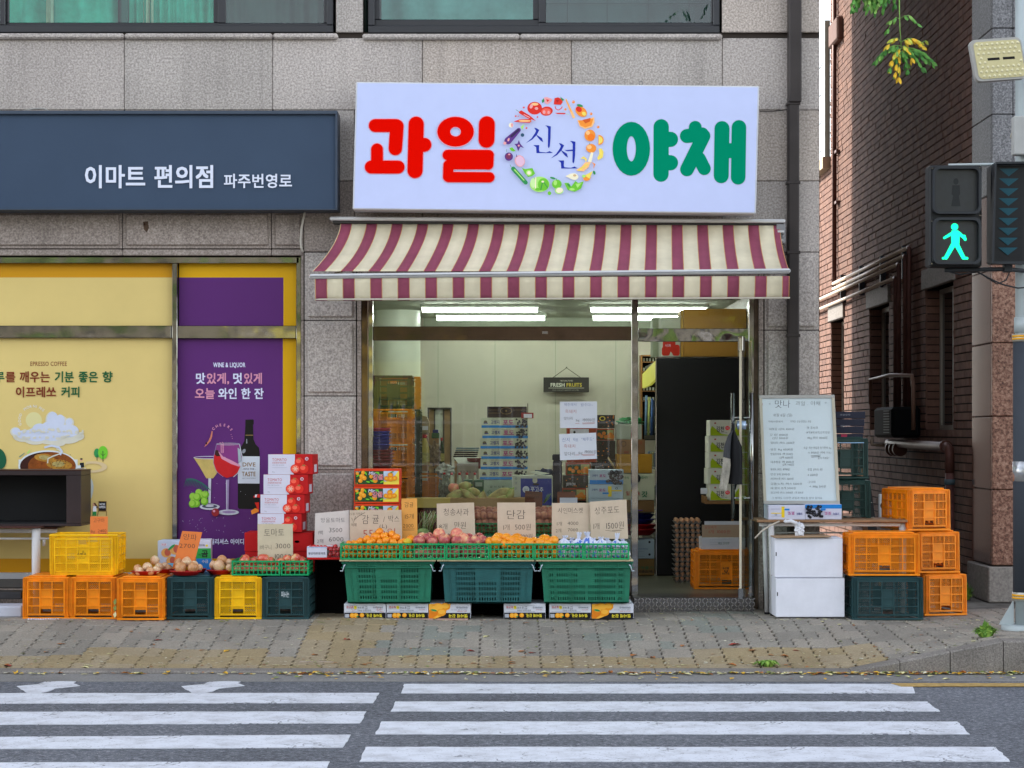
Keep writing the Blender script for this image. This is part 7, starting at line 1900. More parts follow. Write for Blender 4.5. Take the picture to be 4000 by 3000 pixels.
q = MB(); q.pbox(1278, 1327, 2134, 2178, Yk - .002, .001, glass); q.obj('clear_lid', t)
A = Art(Yk - .0006); A.text('봉산대추토마토', 1204, 2166, 11, inkk, width=68, bold=.01); A.rect(1199, 2138, 1277, 2140, mat('print_blueish', '7aa0c8', .5)); A.rect(1278, 2130, 1300, 2134, lav); A.obj('print', t)
# ---- tangerine cartons
oc = cardm('orange_red', 'd6401a'); tdk, tyl, tbl_ = mat('print_foliage', '2c4a28', .6, var=.3, vs=60), mat('print_glow', 'e8d24a', .6, var=0), mat('print_sky', 'b8c8dc', .6, var=0)
for k, (yt, yb2) in enumerate(((1832, 1898), (1900, 1966), (1968, 2034))):
 Yk = 16.86; a_, b_ = (1382, 1561) if k else (1384, 1563)
 t = carton('tangerine_carton', ('top', 'middle', 'lowest visible')[k] + ' orange tangerine carton of the stack beside the shop window', a_, b_, yt, yb2, Yk, .26, oc, group='tangerine cartons beside the window')
 A = Art(Yk - .0004, a_ - 30.4, yt - 10, .3013, step=.0003)
 A.rect(112, 60, 680, 232, tyl); A.rect(112, 60, 480, 232, tdk); A.poly([(480, 60), (670, 60), (600, 150), (500, 200), (480, 180)], tbl_)
 for x, y, r in ((200, 130, 34), (230, 150, 30), (140, 90, 22), (180, 185, 28), (215, 80, 26), (320, 130, 26), (370, 180, 34), (440, 140, 30), (300, 60, 0)):
  if r: A.ell(x, y, r, r, or1, n=14); A.ell(x - r * .3, y - r * .3, r * .5, r * .45, or2, n=10)
 for x, y, a0 in ((250, 90, 60), (150, 120, -30), (420, 100, 40), (460, 200, -20), (330, 190, 30), (280, 200, 10), (400, 80, 0)): A.ell(x, y, 26, 9, GR, a0, 10)
 for x, y, r in ((570, 110, 36), (520, 155, 34), (572, 158, 38), (625, 152, 34)): A.ell(x, y, r, r * .9, or3, n=16); A.ell(x, y, r * .78, r * .7, or1, n=16); A.ell(x, y, r * .2, r * .18, tyl, n=8)
 A.ell(590, 72, 26, 8, GD, -20, 10)
 A.text('Mir', 285, 110, 62, lav, bold=.03, shear=.2); A.text('감귤', 338, 165, 78, lav, bold=.07, width=145); A.text('감귤', 338, 165, 78, mat('print_crimson', 'c02838', .6, var=0), bold=.02, width=145); A.text('제주감귤', 118, 76, 16, lav); A.text('5 kg', 116, 222, 18, or1, bold=.03)
 A.obj('print', t)
q = MB(); q.pbox(1388, 1560, 2036, 2180, 16.88, .22, c_brown, .003); tag(q.obj('support_box'), 'plain brown carton under the tangerine cartons, mostly behind the price card', 'box')
# ---- boxes behind the onions
Yk = 16.92
t = carton('peach_box', 'white box printed with peaches behind the orange onion card', 616, 702, 2112, 2235, Yk, .24, cardm('pale_blue', 'b8c4d8'))
A = Art(Yk - .0004, *B5, step=.0003)
pch, pchr = mat('print_peach', 'd8a058', .6, var=0), mat('print_peach_red', 'b85a44', .6, var=0)
for x, y, r in ((1105, 782, 34), (1165, 760, 38), (1140, 835, 34)): A.ell(x, y, r, r * .9, pch); A.ell(x + r * .25, y - r * .1, r * .6, r * .7, pchr);
A.ell(1090, 728, 22, 11, lav); A.text('자연', 1072, 734, 18, inkr); A.ell(1140, 745, 30, 8, GD, -40); A.ell(1180, 820, 22, 8, GR, 30)
A.rect(1052, 850, 1190, 905, mat('print_aqua', '6ab0d8', .6, var=0)); A.obj('print', t)
t = carton('produce_box', 'white, green and blue box with bold black lettering behind the onion card', 766, 824, 2110, 2235, Yk - .05, .26, lav)
A = Art(Yk - .0504, *B5, step=.0003)
A.rect(1304, 752, 1402, 820, mat('print_box_green', '2f9a48', .6, var=0)); A.rect(1304, 820, 1402, 905, mat('print_box_blue', '2a78c4', .6, var=0)); A.text('곰', 1338, 806, 50, inkk, bold=.05); A.text('햇마늘', 1318, 736, 16, inkk); A.ell(1374, 734, 8, 8, tyl); A.text('3kg', 1318, 798, 14, inkk); A.text('수금', 1340, 848, 24, lav, bold=.02)
A.obj('print', t); spin(t, .10)
# ================================================================ LEFT: CABINET ON A FOLDING TABLE
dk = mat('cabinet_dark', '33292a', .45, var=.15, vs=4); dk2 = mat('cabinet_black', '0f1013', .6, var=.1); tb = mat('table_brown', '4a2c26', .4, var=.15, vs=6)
Yk = 16.85
t = thing('open_cabinet', 'dark brown empty cabinet lying open towards the street on the left table', 'cabinet', (PX(60, Yk), Yk, PZ(2056, Yk)))
q = MB(); q.pbox(-420, 316, 1838, 1857, Yk, .4, dk, .004); q.pbox(-420, 316, 2046, 2056, Yk, .4, dk, .003); q.pbox(259, 316, 1857, 2046, Yk, .4, dk, .003); q.pbox(-420, -365, 1857, 2046, Yk, .4, dk); q.obj('frame', t)
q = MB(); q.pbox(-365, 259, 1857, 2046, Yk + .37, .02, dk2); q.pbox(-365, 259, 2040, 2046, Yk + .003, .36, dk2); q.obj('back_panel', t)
q = MB(); q.pbox(-420, 318, 1835, 1838, Yk - .004, .41, tb, .001); q.obj('top', t)
pw = mat('table_tube_white', 'c9c8c8', .4, var=.08, vs=5)
t = thing('folding_table', 'white legged folding table carrying the dark cabinet', 'table', (PX(60, 16.8), 16.8, 0))
q = MB(); q.pbox(-420, 156, 2057, 2064, 16.72, .55, tb, .003); q.pbox(156, 224, 2059, 2066, 16.9, .3, tb, .003); q.obj('tabletop', t)
q = MB(); q.tube([(PX(141, 16.78), 16.78, PZ(2064, 16.78)), (PX(141, 16.78), 16.78, 0.333 if False else .01)], .035, pw, n=16); q.obj('leg', t)
q = MB(); q.tube([(PX(-300, 16.78), 16.78, PZ(2064, 16.78)), (PX(-300, 16.78), 16.78, .01)], .035, pw, n=16); q.obj('leg', t)
q = MB(); q.pbox(-420, 222, 2066, 2082, 16.95, .02, pw, .003); q.pbox(-420, 190, 2100, 2108, 16.9, .02, pw, .003); q.obj('apron', t)
q = MB(); q.cyl((PX(172, 16.88), 16.88, PZ(2108, 16.88)), (PX(172, 16.88), 16.88, PZ(2133, 16.88)), .012, pw); q.obj('latch', t)
q = MB(); q.pbox(-500, 86, 2368, 2412, 16.55, .3, mat('foam_white', 'b8bcc8', .8), .01); tag(q.obj('foam_slab'), 'low white foam slab on the ground left of the orange crates', 'foam slab')
q = MB(); q.box(PX(-300, 16.9), PX(84, 16.9), 16.9, 17.1, .12, .18, mat('dark_step', '3a3a3c', .7), .005); tag(q.obj('stone_step'), 'dark ledge behind the foam slab at the left edge', 'ledge')
q = MB()
for i in range(13): q.ball((PX(112 + i * 9.5, 16.33), 16.33 + .008 * math.sin(i), .008), .010, .010, .007, lav, 8, 5)
tag(q.obj('foam_net'), 'knobbly white foam net lying under the first orange crate', 'foam net')
q = MB();
for k in range(3):
 z = .02 + k * .05; x = PX(447, 16.3)
 q.add([(x, 16.3, z), (x + .018, 16.29, z + .02), (x + .012, 16.3, z + .055), (x - .012, 16.31, z + .03)], [(0, 1, 2, 3)], LEAF[4] if k else LEAF[1])
tag(q.obj('wilted_leaf'), 'wilted green vegetable leaf hanging between the second and third orange crates', 'leaf')
# ================================================================ RIGHT: WHITEBOARD, TABLE, BOXES
Yk = 16.86
t = thing('folding_table', 'brown topped table with white pipe legs under the whiteboard', 'table', (PX(3250, 16.8), 16.8, 0))
tb2 = mat('table_brown_worn', '8a6a4e', .6, var=.2, vs=8)
q = MB(); q.pbox(2958, 3546, 2031, 2041, 16.66, .5, tb2, .004); q.obj('tabletop', t)
q = MB(); q.pbox(2966, 3540, 2043, 2056, 16.72, .02, pw, .003); q.pbox(3030, 3540, 2078, 2084, 16.9, .02, pw, .002); q.obj('apron', t)
for px_, Y_, r_ in ((2986, 16.84, .019), (3012, 16.70, .024), (3526, 16.74, .03)):
 q = MB(); q.tube([(PX(px_, Y_), Y_, PZ(2045, Y_)), (PX(px_ + (10 if px_ < 3100 else 0), Y_), Y_, .015)], r_, pw, n=16); q.cyl((PX(px_ + (10 if px_ < 3100 else 0), Y_), Y_, 0), (PX(px_ + (10 if px_ < 3100 else 0), Y_), Y_, .02), r_ + .003, c_black); q.obj('leg', t)
gb_, gbs = cardm('grape_white', 'c6c8da'), mat('print_grapeblue', '1a7ac8', .55, var=0)
mag = mat('print_magenta', 'a02a78', .6, var=0); nvy = mat('print_navy', '28307a', .6, var=0); ylt = mat('tape_yellow', 'e0c224', .5, var=0); grb = mat('print_grapes', '1d1e26', .3, var=.3, vs=80); gri = mat('print_grape_glint', '8c90a4', .3, var=0)
def grapes(A, x0, y0, x1, y1, r, seed=1):
 rn = random.Random(seed);
 for i in range(34):
  x, y = rn.uniform(x0, x1), rn.uniform(y0, y1); A.ell(x, y, r, r, grb, n=10)
  if i % 2: A.ell(x - r * .25, y - r * .3, r * .28, r * .25, gri, n=6)
Yg = 16.74
t = carton('grape_carton', 'white grape carton with yellow tape, left of two under the whiteboard', 3001, 3145, 1974, 2030, Yg, .3, gb_, group='grape cartons under the whiteboard')
A = Art(Yg - .0004, 2900, 1500, .3376, step=.0003)
A.rect(330, 1490, 450, 1500, ylt); A.rect(452, 1418, 488, 1545, ylt); A.rect(486, 1442, 545, 1462, gbs); A.text('포도', 606, 1478, 44, mag, rot=180, bold=.04, width=88); A.text('고랭지', 696, 1490, 30, nvy, rot=180, bold=.03, width=72); A.rect(330, 1445, 440, 1448, inkg); A.rect(330, 1528, 440, 1530, inkg); A.ring(388, 1512, (14, 9), (10, 6), inkk, 12)
A.obj('print', t)
t = carton('grape_carton', 'grape carton printed with black grapes and a blue band, right of two under the whiteboard', 3146, 3288, 1970, 2029, Yg, .3, gb_, group='grape cartons under the whiteboard')
A = Art(Yg - .0004, 2900, 1500, .3376, step=.0003)
A.rect(728, 1394, 1149, 1441, gbs); grapes(A, 745, 1415, 920, 1550, 17); A.text('포도', 1025, 1478, 42, mag, rot=180, bold=.04, width=84); A.text('고랭지', 1118, 1490, 30, nvy, rot=180, bold=.03, width=74); A.rect(905, 1441, 960, 1462, gbs)
A.obj('print', t)
t = thing('whiteboard', 'whiteboard full of handwritten prices leaning on the pier beside the door', 'whiteboard', (PX(3125, Yk), Yk, PZ(1970, Yk)))
RB = rotmat((PX(3125, Yk), Yk, PZ(1756, Yk)), 'Y', 0)
C4 = [(2966, 1544), (3260, 1542), (3281, 1968), (2984, 1968)]
def bl_(u, v, Yq):      # bilinear on the board
 x = (C4[0][0] * (1 - u) + C4[1][0] * u) * (1 - v) + (C4[3][0] * (1 - u) + C4[2][0] * u) * v
 y = (C4[0][1] * (1 - u) + C4[1][1] * u) * (1 - v) + (C4[3][1] * (1 - u) + C4[2][1] * u) * v
 return (PX(x, Yq), PZ(y, Yq))
fr_ = mat('board_frame', 'a9a9a6', .4, .3); bd = mat('board_face', 'c8d6dc', .28, var=.04, vs=2, spec=.6)
def bquad(q, u0, v0, u1, v1, Yq, T, m):
 P_ = [bl_(u0, v0, Yq), bl_(u1, v0, Yq), bl_(u1, v1, Yq), bl_(u0, v1, Yq)]; q.prism(P_[::-1], Yq, Yq + T, m)
q = MB(); bquad(q, 0, 0, 1, .028, Yk - .012, .03, fr_); bquad(q, 0, .972, 1, 1, Yk - .012, .03, fr_); bquad(q, 0, .0281, .035, .9719, Yk - .011, .028, mat('board_frame_cream', 'b9b3a2', .5)); bquad(q, .96, .0281, 1, .9719, Yk - .011, .028, mat('board_frame_cream', 'b9b3a2')); q.obj('frame', t)
q = MB(); bquad(q, .03, .02, .97, .98, Yk, .01, bd); q.obj('board', t)
A = Art(Yk - .0004, 2900, 1500, .3376, step=.00015)
wk = mat('marker', '3a444c', .7, var=0)
W_ = lambda tx, x, y, s, w=None, rot=0: A.text(tx, x, y, s, wk, jit=.08, width=w, rot=rot)
W_('맛나', 368, 268, 98, 190); W_('과일 . 야채', 612, 245, 56, 295); W_('▣', 305, 238, 26); W_('▣', 952, 228, 26)
W_('10월 6일 (일)', 355, 375, 42, 225); W_('가락시장에서', 296, 445, 28, 175); W_('가져온 싱싱 맛있는 과일', 552, 444, 28, 245)
Ls = [('·대봉감 1상자 4500원', 300, 533, 305), ('갓 1단 3000원', 315, 600, 215), ('(2단 5000원', 345, 637, 190), ('·알타리 1박스 2500원', 318, 692, 288), ('·생강 1kg 6500원', 312, 768, 280), ('·방울토마토 1팩 3500원', 318, 822, 270), ('(2팩 6000원', 430, 862, 160), ('·대추방울 1팩 4000원', 320, 914, 280), ('(2팩 7000원', 462, 944, 138),
  ('·토마토 1박스 10000원', 318, 998, 232), ('·단감 5개 2000원', 318, 1056, 236), ('·샤인머스켓 1박스 13000원', 320, 1108, 275), ('감귤(노지) 1박스 5500원', 326, 1166, 370), ('·배 봉지 15개 5000원', 318, 1216, 305), ('·밤고구마 1박스 10000원, 1개 500원', 322, 1268, 388), ('그 밖에도 다양한 과일과 채소들 많이 있어요', 336, 1330, 590)]
for tx, x, y, w_ in Ls: W_(tx, x, y, 30, w_)
for tx, x, y, w_ in (('·햇 홍사과', 735, 518, 140), ('(6개,8개,10개,12개 만원', 735, 572, 280), ('10kg 1박스 35000원', 748, 634, 240), ('소금: 국산 천일염 정가판매 1kg', 706, 750, 325), ('→ 19000원 (택배 가능)', 752, 806, 280), ('문의 하세요?', 872, 868, 132), ('·홍합 3마리 1만', 745, 1002, 185), ('→ 6500원', 745, 1064, 130), ('·고구마', 752, 1146, 95), ('→ 100g 260원', 765, 1196, 205)): W_(tx, x, y, 32, w_)
A.line([(792, 832), (905, 822)], 4, wk); A.line([(796, 846), (900, 838)], 4, wk)
A.text('고', 208, 250, 34, penr);
A.obj('writing', t)
wb = cardm('plain_white', 'dadce6')
Yw = 16.42
for k, (a_, b_, yt, yb2, lb) in enumerate(((3026, 3292, 2102, 2256, 'upper of the two plain white boxes stacked under the table'), (3031, 3300, 2258, 2411, 'lower plain white box standing on the pavement'))):
 t = carton('white_box', lb, a_, b_, yt, yb2, Yw + .01 * (1 - k), .38, wb, group='plain white boxes under the table', b=.005)
 q = MB(); q.pbox(a_ + 2, b_ - 2, yt + .8, yt + 1.6, Yw + .01 * (1 - k) - .0004, .0006, mat('card_edge', '8b8d9a', .8)); q.pbox(a_ + 4, a_ + 8, yt + 55, yt + 70, Yw + .01 * (1 - k) - .0006, .0008, mat('hole_dark', '1c1c1c')); q.obj('hand_hole', t)
 spin(t, .012 if k else -.01)
q = MB(); q.box(PX(3020, 16.5), PX(3240, 16.5), 16.4, 16.8, PZ(2100, 16.45), PZ(2097, 16.45), cardm('flap', 'a08468'), .001); q.xform(rotmat((PX(3020, 16.5), 16.5, PZ(2100, 16.45)), 'Y', -.012))
tag(q.obj('cardboard_sheet'), 'thin brown cardboard sheet lying on the upper white box', 'cardboard')
crumple('knotted_bag', 'white plastic bag knotted on the table edge under the grape cartons', 'bag', (PX(3122, 16.6), 16.6, PZ(2068, 16.6)), .05, bagm, 8, sq=(.75, .5, 1.1))
q = MB(); q.tube([(PX(3110, 16.58), 16.58, PZ(2045, 16.58)), (PX(3090, 16.57), 16.57, PZ(2035, 16.57)), (PX(3070, 16.58), 16.58, PZ(2038, 16.58)), (PX(3065, 16.58), 16.58, PZ(2032, 16.58))], .016, bagm, n=6); tag(q.obj('bag_strip'), 'twisted strip of white plastic beside the knotted bag', 'plastic strip')
q = MB(); q.tube([(PX(3045, 16.62), 16.62, PZ(2036, 16.62)), (PX(3010, 16.6), 16.6, PZ(2052, 16.6)), (PX(2975, 16.6), 16.6, PZ(2075, 16.6)), (PX(2948, 16.6), 16.6, PZ(2104, 16.6))], .007, mat('ribbon', 'b7aea0', .7), n=6); tag(q.obj('ribbon'), 'pale ribbon trailing down from the table corner by the door', 'ribbon')
c_g = crate(.36, .36, .33, plastic('deep_green', '1c3a36'), 'x', 'dark green crates behind the whiteboard')
put(c_g, 3312, 17.0, PZ(2034, 17.0), 'lower dark green crate on the table behind the whiteboard', first=True, group='dark green crates behind the whiteboard', rz=-.06)
put(c_g, 3305, 17.0, PZ(2034, 17.0) + .345, 'upper tilted dark green crate behind the whiteboard', group='dark green crates behind the whiteboard', rz=.1)
q = MB(); q.pbox(3272, 3376, 1728, 1731, 16.98, .004, mat('edge_blue', '8fb4d8', .4)); tag(q.obj('blue_strap'), 'light blue strap along the rim of the tilted dark green crate', 'strap')
for k in range(4):
 yt = 1608 + k * 29
 t = carton('flat_box', ('top', 'second', 'third', 'lowest')[k] + ' flat black box of the pile behind the whiteboard', 3262 - k, 3380 - k * 3, yt, yt + 27, 17.1, .34, cardm('ink', '282a38'), group='flat black boxes behind the whiteboard')
 A = Art(17.0996, 2900, 1500, .3376)
 if k % 2 == 0 and k < 3: A.text('과일상자', 1125, 365 + (k // 2) * 130, 24, mat('ink_silver', '8a8e9c', .6), width=125)
 if k == 3: A.rect(1142, 583, 1212, 622, mat('print_crimson2', 'a02848', .6, var=0))
 A.obj('print', t)
# ================================================================ THINGS INSIDE THE SHOP
B9 = (1400, 1150, .5123); B13 = (1350, 1500, .3013); B14 = (1950, 1500, .3013); B7 = (2300, 1500, .5727)
def k13(x): return 1350 + x * .3013
def k13y(y): return 1500 + y * .3013
def k14(x): return 1950 + x * .3013
FZ = .12
gI = 'crates stacked inside by the column'
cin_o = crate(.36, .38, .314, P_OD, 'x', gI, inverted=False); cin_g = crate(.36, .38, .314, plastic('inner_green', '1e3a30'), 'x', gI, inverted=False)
ords = ['lowest', 'second from the floor', 'third from the floor', 'fourth from the floor', 'fifth from the floor', 'topmost']
first = {'o': True, 'g': True}
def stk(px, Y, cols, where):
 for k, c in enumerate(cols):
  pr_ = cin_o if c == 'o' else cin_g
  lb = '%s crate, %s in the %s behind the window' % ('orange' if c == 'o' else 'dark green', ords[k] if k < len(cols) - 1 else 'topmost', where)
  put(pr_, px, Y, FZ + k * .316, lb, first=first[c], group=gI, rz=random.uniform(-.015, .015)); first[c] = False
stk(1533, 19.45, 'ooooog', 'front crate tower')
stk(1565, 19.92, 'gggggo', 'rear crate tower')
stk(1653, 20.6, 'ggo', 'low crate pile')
q = MB(); q.pbox(1440, 1548, 1832, 2240, 18.12, .36, c_brown, .003); tag(q.obj('tall_carton'), 'plain brown carton under the stack of plastic basins by the window', 'box')
for k in range(11):
 m = plastic('basin_pink', 'c83a48') if k == 10 else P_B if False else (plastic('basin_blue', '1c2c8c') if k >= 5 else plastic('basin_red', '7a1620'))
 r = .155 if k < 5 else .125; z = PZ(1832, 18.3) + k * .0285 + (.02 if k > 4 else 0)
 o = MB().lathe([(0, .002), (r * .78, 0), (r, .05), (r * 1.06, .052), (r * 1.06, .058), (r * .96, .055), (r * .76, .006), (0, .006)], (PX(1468, 18.3), 18.3, z), m, 28).obj('basin', base=(PX(1468, 18.3), 18.3, z))
 tag(o, '%s plastic basin, number %s from the top of the stack beside the window post' % ('pink' if k == 10 else 'blue' if k >= 5 else 'dark red', ('eleven', 'ten', 'nine', 'eight', 'seven', 'six', 'five', 'four', 'three', 'two', 'one')[k]), 'basin', 'basins stacked by the window post')
def bottle(px, y0, y1, Y, m, capm, label, w=None, lab=None, group=None):
 H = (y1 - y0) * Y / F; r = w or H * .17; x = PX(px, Y); z = PZ(y1, Y)
 t = thing('bottle', label, 'bottle', (x, Y, z), group=group)
 MB().lathe([(0, 0), (r, .0), (r, H * .42), (r * .92, H * .55), (r * .42, H * .82), (r * .36, H * .9), (0, H * .9)], (x, Y, z), m, 16).obj('body', t)
 MB().lathe([(0, H * .88), (r * .45, H * .88), (r * .45, H), (0, H)], (x, Y, z), capm, 12).obj('cap', t)
 if lab: MB().lathe([(r * 1.02, H * .1), (r * 1.02, H * .4)], (x, Y, z), lab, 16).obj('label', t)
capr = mat('cap_red', 'b01c24', .4); mk = mat('liquid_milky', 'a9ad92', .25, var=.05); yo = mat('liquid_yellow', 'b8a850', .25, var=.08); dgb = mat('bottle_green_dark', '1c3a22', .15); lbl2 = mat('bottle_paper', 'b3aa5c', .6, var=.3, vs=50)
bottle(1659, 1697, 1815, 20.68, yo, capr, 'large yellow bottle with a red cap on the inner orange crate', .052, lbl2)
bottle(1725, 1710, 1812, 20.72, dgb, capr, 'dark green bottle with a red cap at the right of the inner crate', .028, lbl2)
for k, px_ in enumerate((1735, 1764, 1795, 1824, 1855)):
 bottle(px_, 1846, 1925, 19.1, mk, capr, '%s of the five milky bottles with red caps behind the radishes' % ('leftmost', 'second', 'middle', 'fourth', 'rightmost')[k], .028, None, 'milky bottles behind the radishes')
cr1 = crumple('snack_pouches', 'heap of small printed pouches between the two bottles', 'pouches', (PX(1695, 20.7), 20.7, PZ(1775, 20.7)), .07, mat('pouch_mix', '8f7c64', .5, var=.6, vs=26), 4, sq=(.9, .7, 1.5))
q = MB(); q.pbox(1642, 1676, 1650, 1692, 21.2, .15, mat('kraft_bag', '9a8a62', .7, var=.1), .004); q.prism([(PX(1642, 21.2), PZ(1650, 21.2)), (PX(1676, 21.2), PZ(1650, 21.2)), (PX(1668, 21.2), PZ(1628, 21.2)), (PX(1646, 21.2), PZ(1622, 21.2))][::-1], 21.2, 21.34, mat('kraft_bag', '9a8a62')); q.pbox(1650, 1672, 1664, 1680, 21.195, .004, white)
q.pbox(1642, 1672, 1692, 1840, 21.25, .15, c_brown)
tag(q.obj('paper_bag'), 'folded kraft paper bag with a white label beside the crate tower', 'bag')
q = MB(); q.pbox(1686, 1716, 1690, 1712, 20.9, .1, plastic('tub_green', '1c5a34'), .006); q.pbox(1690, 1712, 1678, 1692, 20.9, .08, plastic('tub_blue', '24347c'), .004); q.pbox(1688, 1714, 1712, 1830, 20.92, .1, c_brown)
tag(q.obj('plastic_tubs'), 'small green tub under a blue one behind the bottles', 'tub')
t = thing('folding_screen', 'tall wooden framed panels leaning on the rear wall', 'panel', (PX(1718, 23.6), 23.6, FZ))
q = MB(); fr2 = mat('screen_frame', '39362c', .6)
for a_, b_ in ((1670, 1675), (1695, 1700), (1730, 1736), (1758, 1764)): q.pbox(a_, b_, 1598, 2150, 23.58, .05, fr2)
q.pbox(1670, 1764, 1592, 1600, 23.57, .06, fr2); q.obj('frame', t)
q = MB(); q.pbox(1675, 1695, 1600, 2150, 23.6, .02, mat('screen_wood', '8c7048', .6, var=.15, vs=5)); q.pbox(1736, 1758, 1600, 2150, 23.6, .02, mat('screen_wood', '8c7048')); q.pbox(1700, 1730, 1600, 2150, 23.6, .02, mat('screen_pale', 'a9ae9e', .3, var=.15, vs=6)); q.obj('panel', t)
tw = mat('produce_table', '77786a', .6)
for nm, lb, a_, b_, yt, Y0_, D_ in (('produce_table', 'low table inside the window carrying baskets of peaches', 1570, 2455, .60, 17.55, .55), ('produce_table', 'higher table inside carrying radishes, grape cartons and bottles', 1590, 2445, .76, 18.2, 1.35)):
 t = thing(nm, lb, 'table', (PX(2010, Y0_), Y0_, FZ)); x0_, x1_ = PX(a_, Y0_), PX(b_, Y0_)
 q = MB(); q.box(x0_, x1_, Y0_, Y0_ + D_, yt - .03, yt, tw, .003); q.obj('top', t)
 for lx in (x0_ + .04, x1_ - .08):
  for ly in (Y0_ + .04, Y0_ + D_ - .08): q = MB(); q.box(lx, lx + .04, ly, ly + .04, FZ, yt - .031, tw); q.obj('leg', t)
TZ1, TZ2 = .60, .76
def radish(x, y, Y, L_, r, ang, label):
 q = MB()
 def fn(a, b, c): k = 1 - .22 * max(0, c) ** 2 + .05 * math.sin(5 * c); return a * k, b * k, c
 q.ball((0, 0, 0), r, r, L_ / 2, m_rad, 16, 12, fn); q.cyl((0, 0, L_ * .47), (0, 0, L_ * .56), r * .25, GRN[1], r * .1, 8)
 o = q.obj('radish', local=True); o.location = (PX(x, Y), Y, PZ(y, Y)); o.rotation_euler = (random.uniform(-.2, .3), math.radians(ang), 0)
 return tag(o, label, 'radish', 'radishes on the inner table')
for a_ in ((k13(1420), k13y(1445), 18.4, .19, .045, 65, 'long brownish radish at the left of the pile'), (k13(1545), k13y(1325), 18.6, .13, .042, 80, 'pale radish end at the top of the left pile'), (k13(1600), k13y(1450), 18.36, .19, .034, -50, 'slim green radish sloping down to the right'), (k13(1665), k13y(1395), 18.55, .12, .036, -70, 'short green radish behind the slim one'), (k13(1770), k13y(1490), 18.38, .15, .036, 10, 'upright green radish in the middle of the pile'),
   (k13(1500), k13y(1500), 18.45, .14, .04, 30, 'brown radish stub under the long one'), (k13(1990), k13y(1430), 18.4, .23, .045, 65, 'largest radish, brown and green, in front of the pepper box'), (k13(2000), k13y(1510), 18.34, .15, .034, 55, 'small green radish under the largest one'), (k13(2120), k13y(1470), 18.4, .18, .036, 25, 'green radish leaning on the blue pepper box'), (k13(1440), k13y(1560), 18.4, .16, .04, 85, 'muddy radish at the bottom left of the pile'), (k13(1850), k13y(1560), 18.4, .2, .04, 80, 'muddy radish at the bottom of the pile')): radish(*a_)
q = MB(); q.box(PX(1745, 18.3), PX(2090, 18.3), 18.28, 18.75, .761, .90, c_brown, .003); tag(q.obj('radish_box'), 'brown open box carrying the pile of radishes', 'box')
o = fproto('apple', m_app2, .05, f_round(.9, .2)); o.location = (PX(k13(1400), 18.6), 18.6, PZ(k13y(1345), 18.6)); tag(o, 'single red apple lying on top of the radish pile', 'apple')
q = MB()
for i in range(46):
 x = PX(1632 + random.uniform(0, 60), 17.75); z = PZ(2092, 17.75) + random.uniform(0, .02)
 q.tube([(x, 17.75 + random.uniform(-.03, .05), z), (x + random.uniform(-.02, .05), 17.72, z + .09), (x + random.uniform(-.01, .09), 17.74, z + .17 + random.uniform(0, .03))], .003, random.choice([GRN[0], mat('onion_root', '8a7a4c', .8), mat('onion_white', 'b0b490', .6)]), n=4)
tag(q.obj('spring_onions'), 'bundle of muddy spring onions behind the narrow orange price card', 'spring onions')
q = MB(); q.ball((PX(1650, 17.7), 17.72, PZ(2082, 17.7)), .06, .05, .04, mat('cabbage', 'a9bf7c', .5, var=.3, vs=30), 16, 10, lambda x, y, z: (x * (1 + .1 * math.sin(9 * y)), y, z)); tag(q.obj('cabbage'), 'pale green cabbage half hidden behind the tangerine heap', 'cabbage')
q = MB(); q.pbox(1586, 1758, 1946, 1984, 17.85, .02, cardm('mustard', 'a8904a'), .002); q.pbox(1586, 1758, 1946, 1950, 17.87, .2, cardm('mustard', 'a8904a')); q.pbox(1590, 1750, 1984, 2110, 17.95, .15, cardm('maroon_box', '4a2228'))
o = tag(q.obj('mustard_box'), 'mustard box lid resting on a maroon box just inside the window', 'box'); A = Art(17.9496); A.text('예산', 1640, 2010, 24, mat('ink_rose', '9c4a50', .6)); A.obj('print', o)
basket(1850, 1945, 17.6, TZ1 + .001, .11, .3, 'green basket of dark peaches between two price cards, left', 'baskets of peaches inside', m=plastic('deep_basket', '0f6a3c'))
basket(2088, 2160, 17.6, TZ1 + .001, .11, .3, 'green basket of dark peaches between two price cards, right', 'baskets of peaches inside', m=plastic('deep_basket', '0f6a3c'))
ps_ = []
for px0_, px1_ in ((1852, 1945), (2090, 2160)):
 for lay in range(3):
  for i in range(4 if px0_ < 2000 else 3):
   for row in range(3):
    Yq = 17.66 + row * .08; ps_.append((PX(px0_ + 12 + i * 24 + (8 if lay % 2 else 0), Yq), Yq, TZ1 + .05 + lay * .06 + .02 * row, random.uniform(.9, 1.1)))
spread([fproto('peach', m_pea, .038, f_round(.92, .2))], 'peach', ps_, lambda x, y, z: 'dark reddish peach in the ' + ('left' if x < PX(2020, 17.7) else 'right') + ' gap between two price cards', 'peach', 'peaches in the inner baskets')
def grape_front(A, x0, y0, w, h, plain=False):
 A.rect(x0 + 1, y0 + h * .74, x0 + w - 1, y0 + h - .5, gbs); A.text('고랭지', x0 + w * .20, y0 + h * .58, h * .40, nvy, width=w * .20, bold=.03); A.text('포도', x0 + w * .46, y0 + h * .66, h * .54, mag, width=w * .24, bold=.05)
 A.ell(x0 + w * .09, y0 + h * .42, w * .04, h * .16, mat('print_hat', '5c5240', .6, var=0), n=10); A.rect(x0 + w * .05, y0 + h * .5, x0 + w * .14, y0 + h * .58, nvy); A.text('영양 가득한 청정 지역의 포도', x0 + w * .22, y0 + h * .16, h * .12, inkg, width=w * .42)
 rn = random.Random(int(y0))
 for i in range(26):
  x, y = x0 + w * rn.uniform(.74, .97), y0 + h * rn.uniform(.12, .9); A.ell(x, y, h * .1, h * .1, grb, n=8)
  if i % 3 == 0: A.ell(x - 1, y - 1, h * .03, h * .03, gri, n=5)
gbi = cardm('grape_white_in', 'b9bda8')
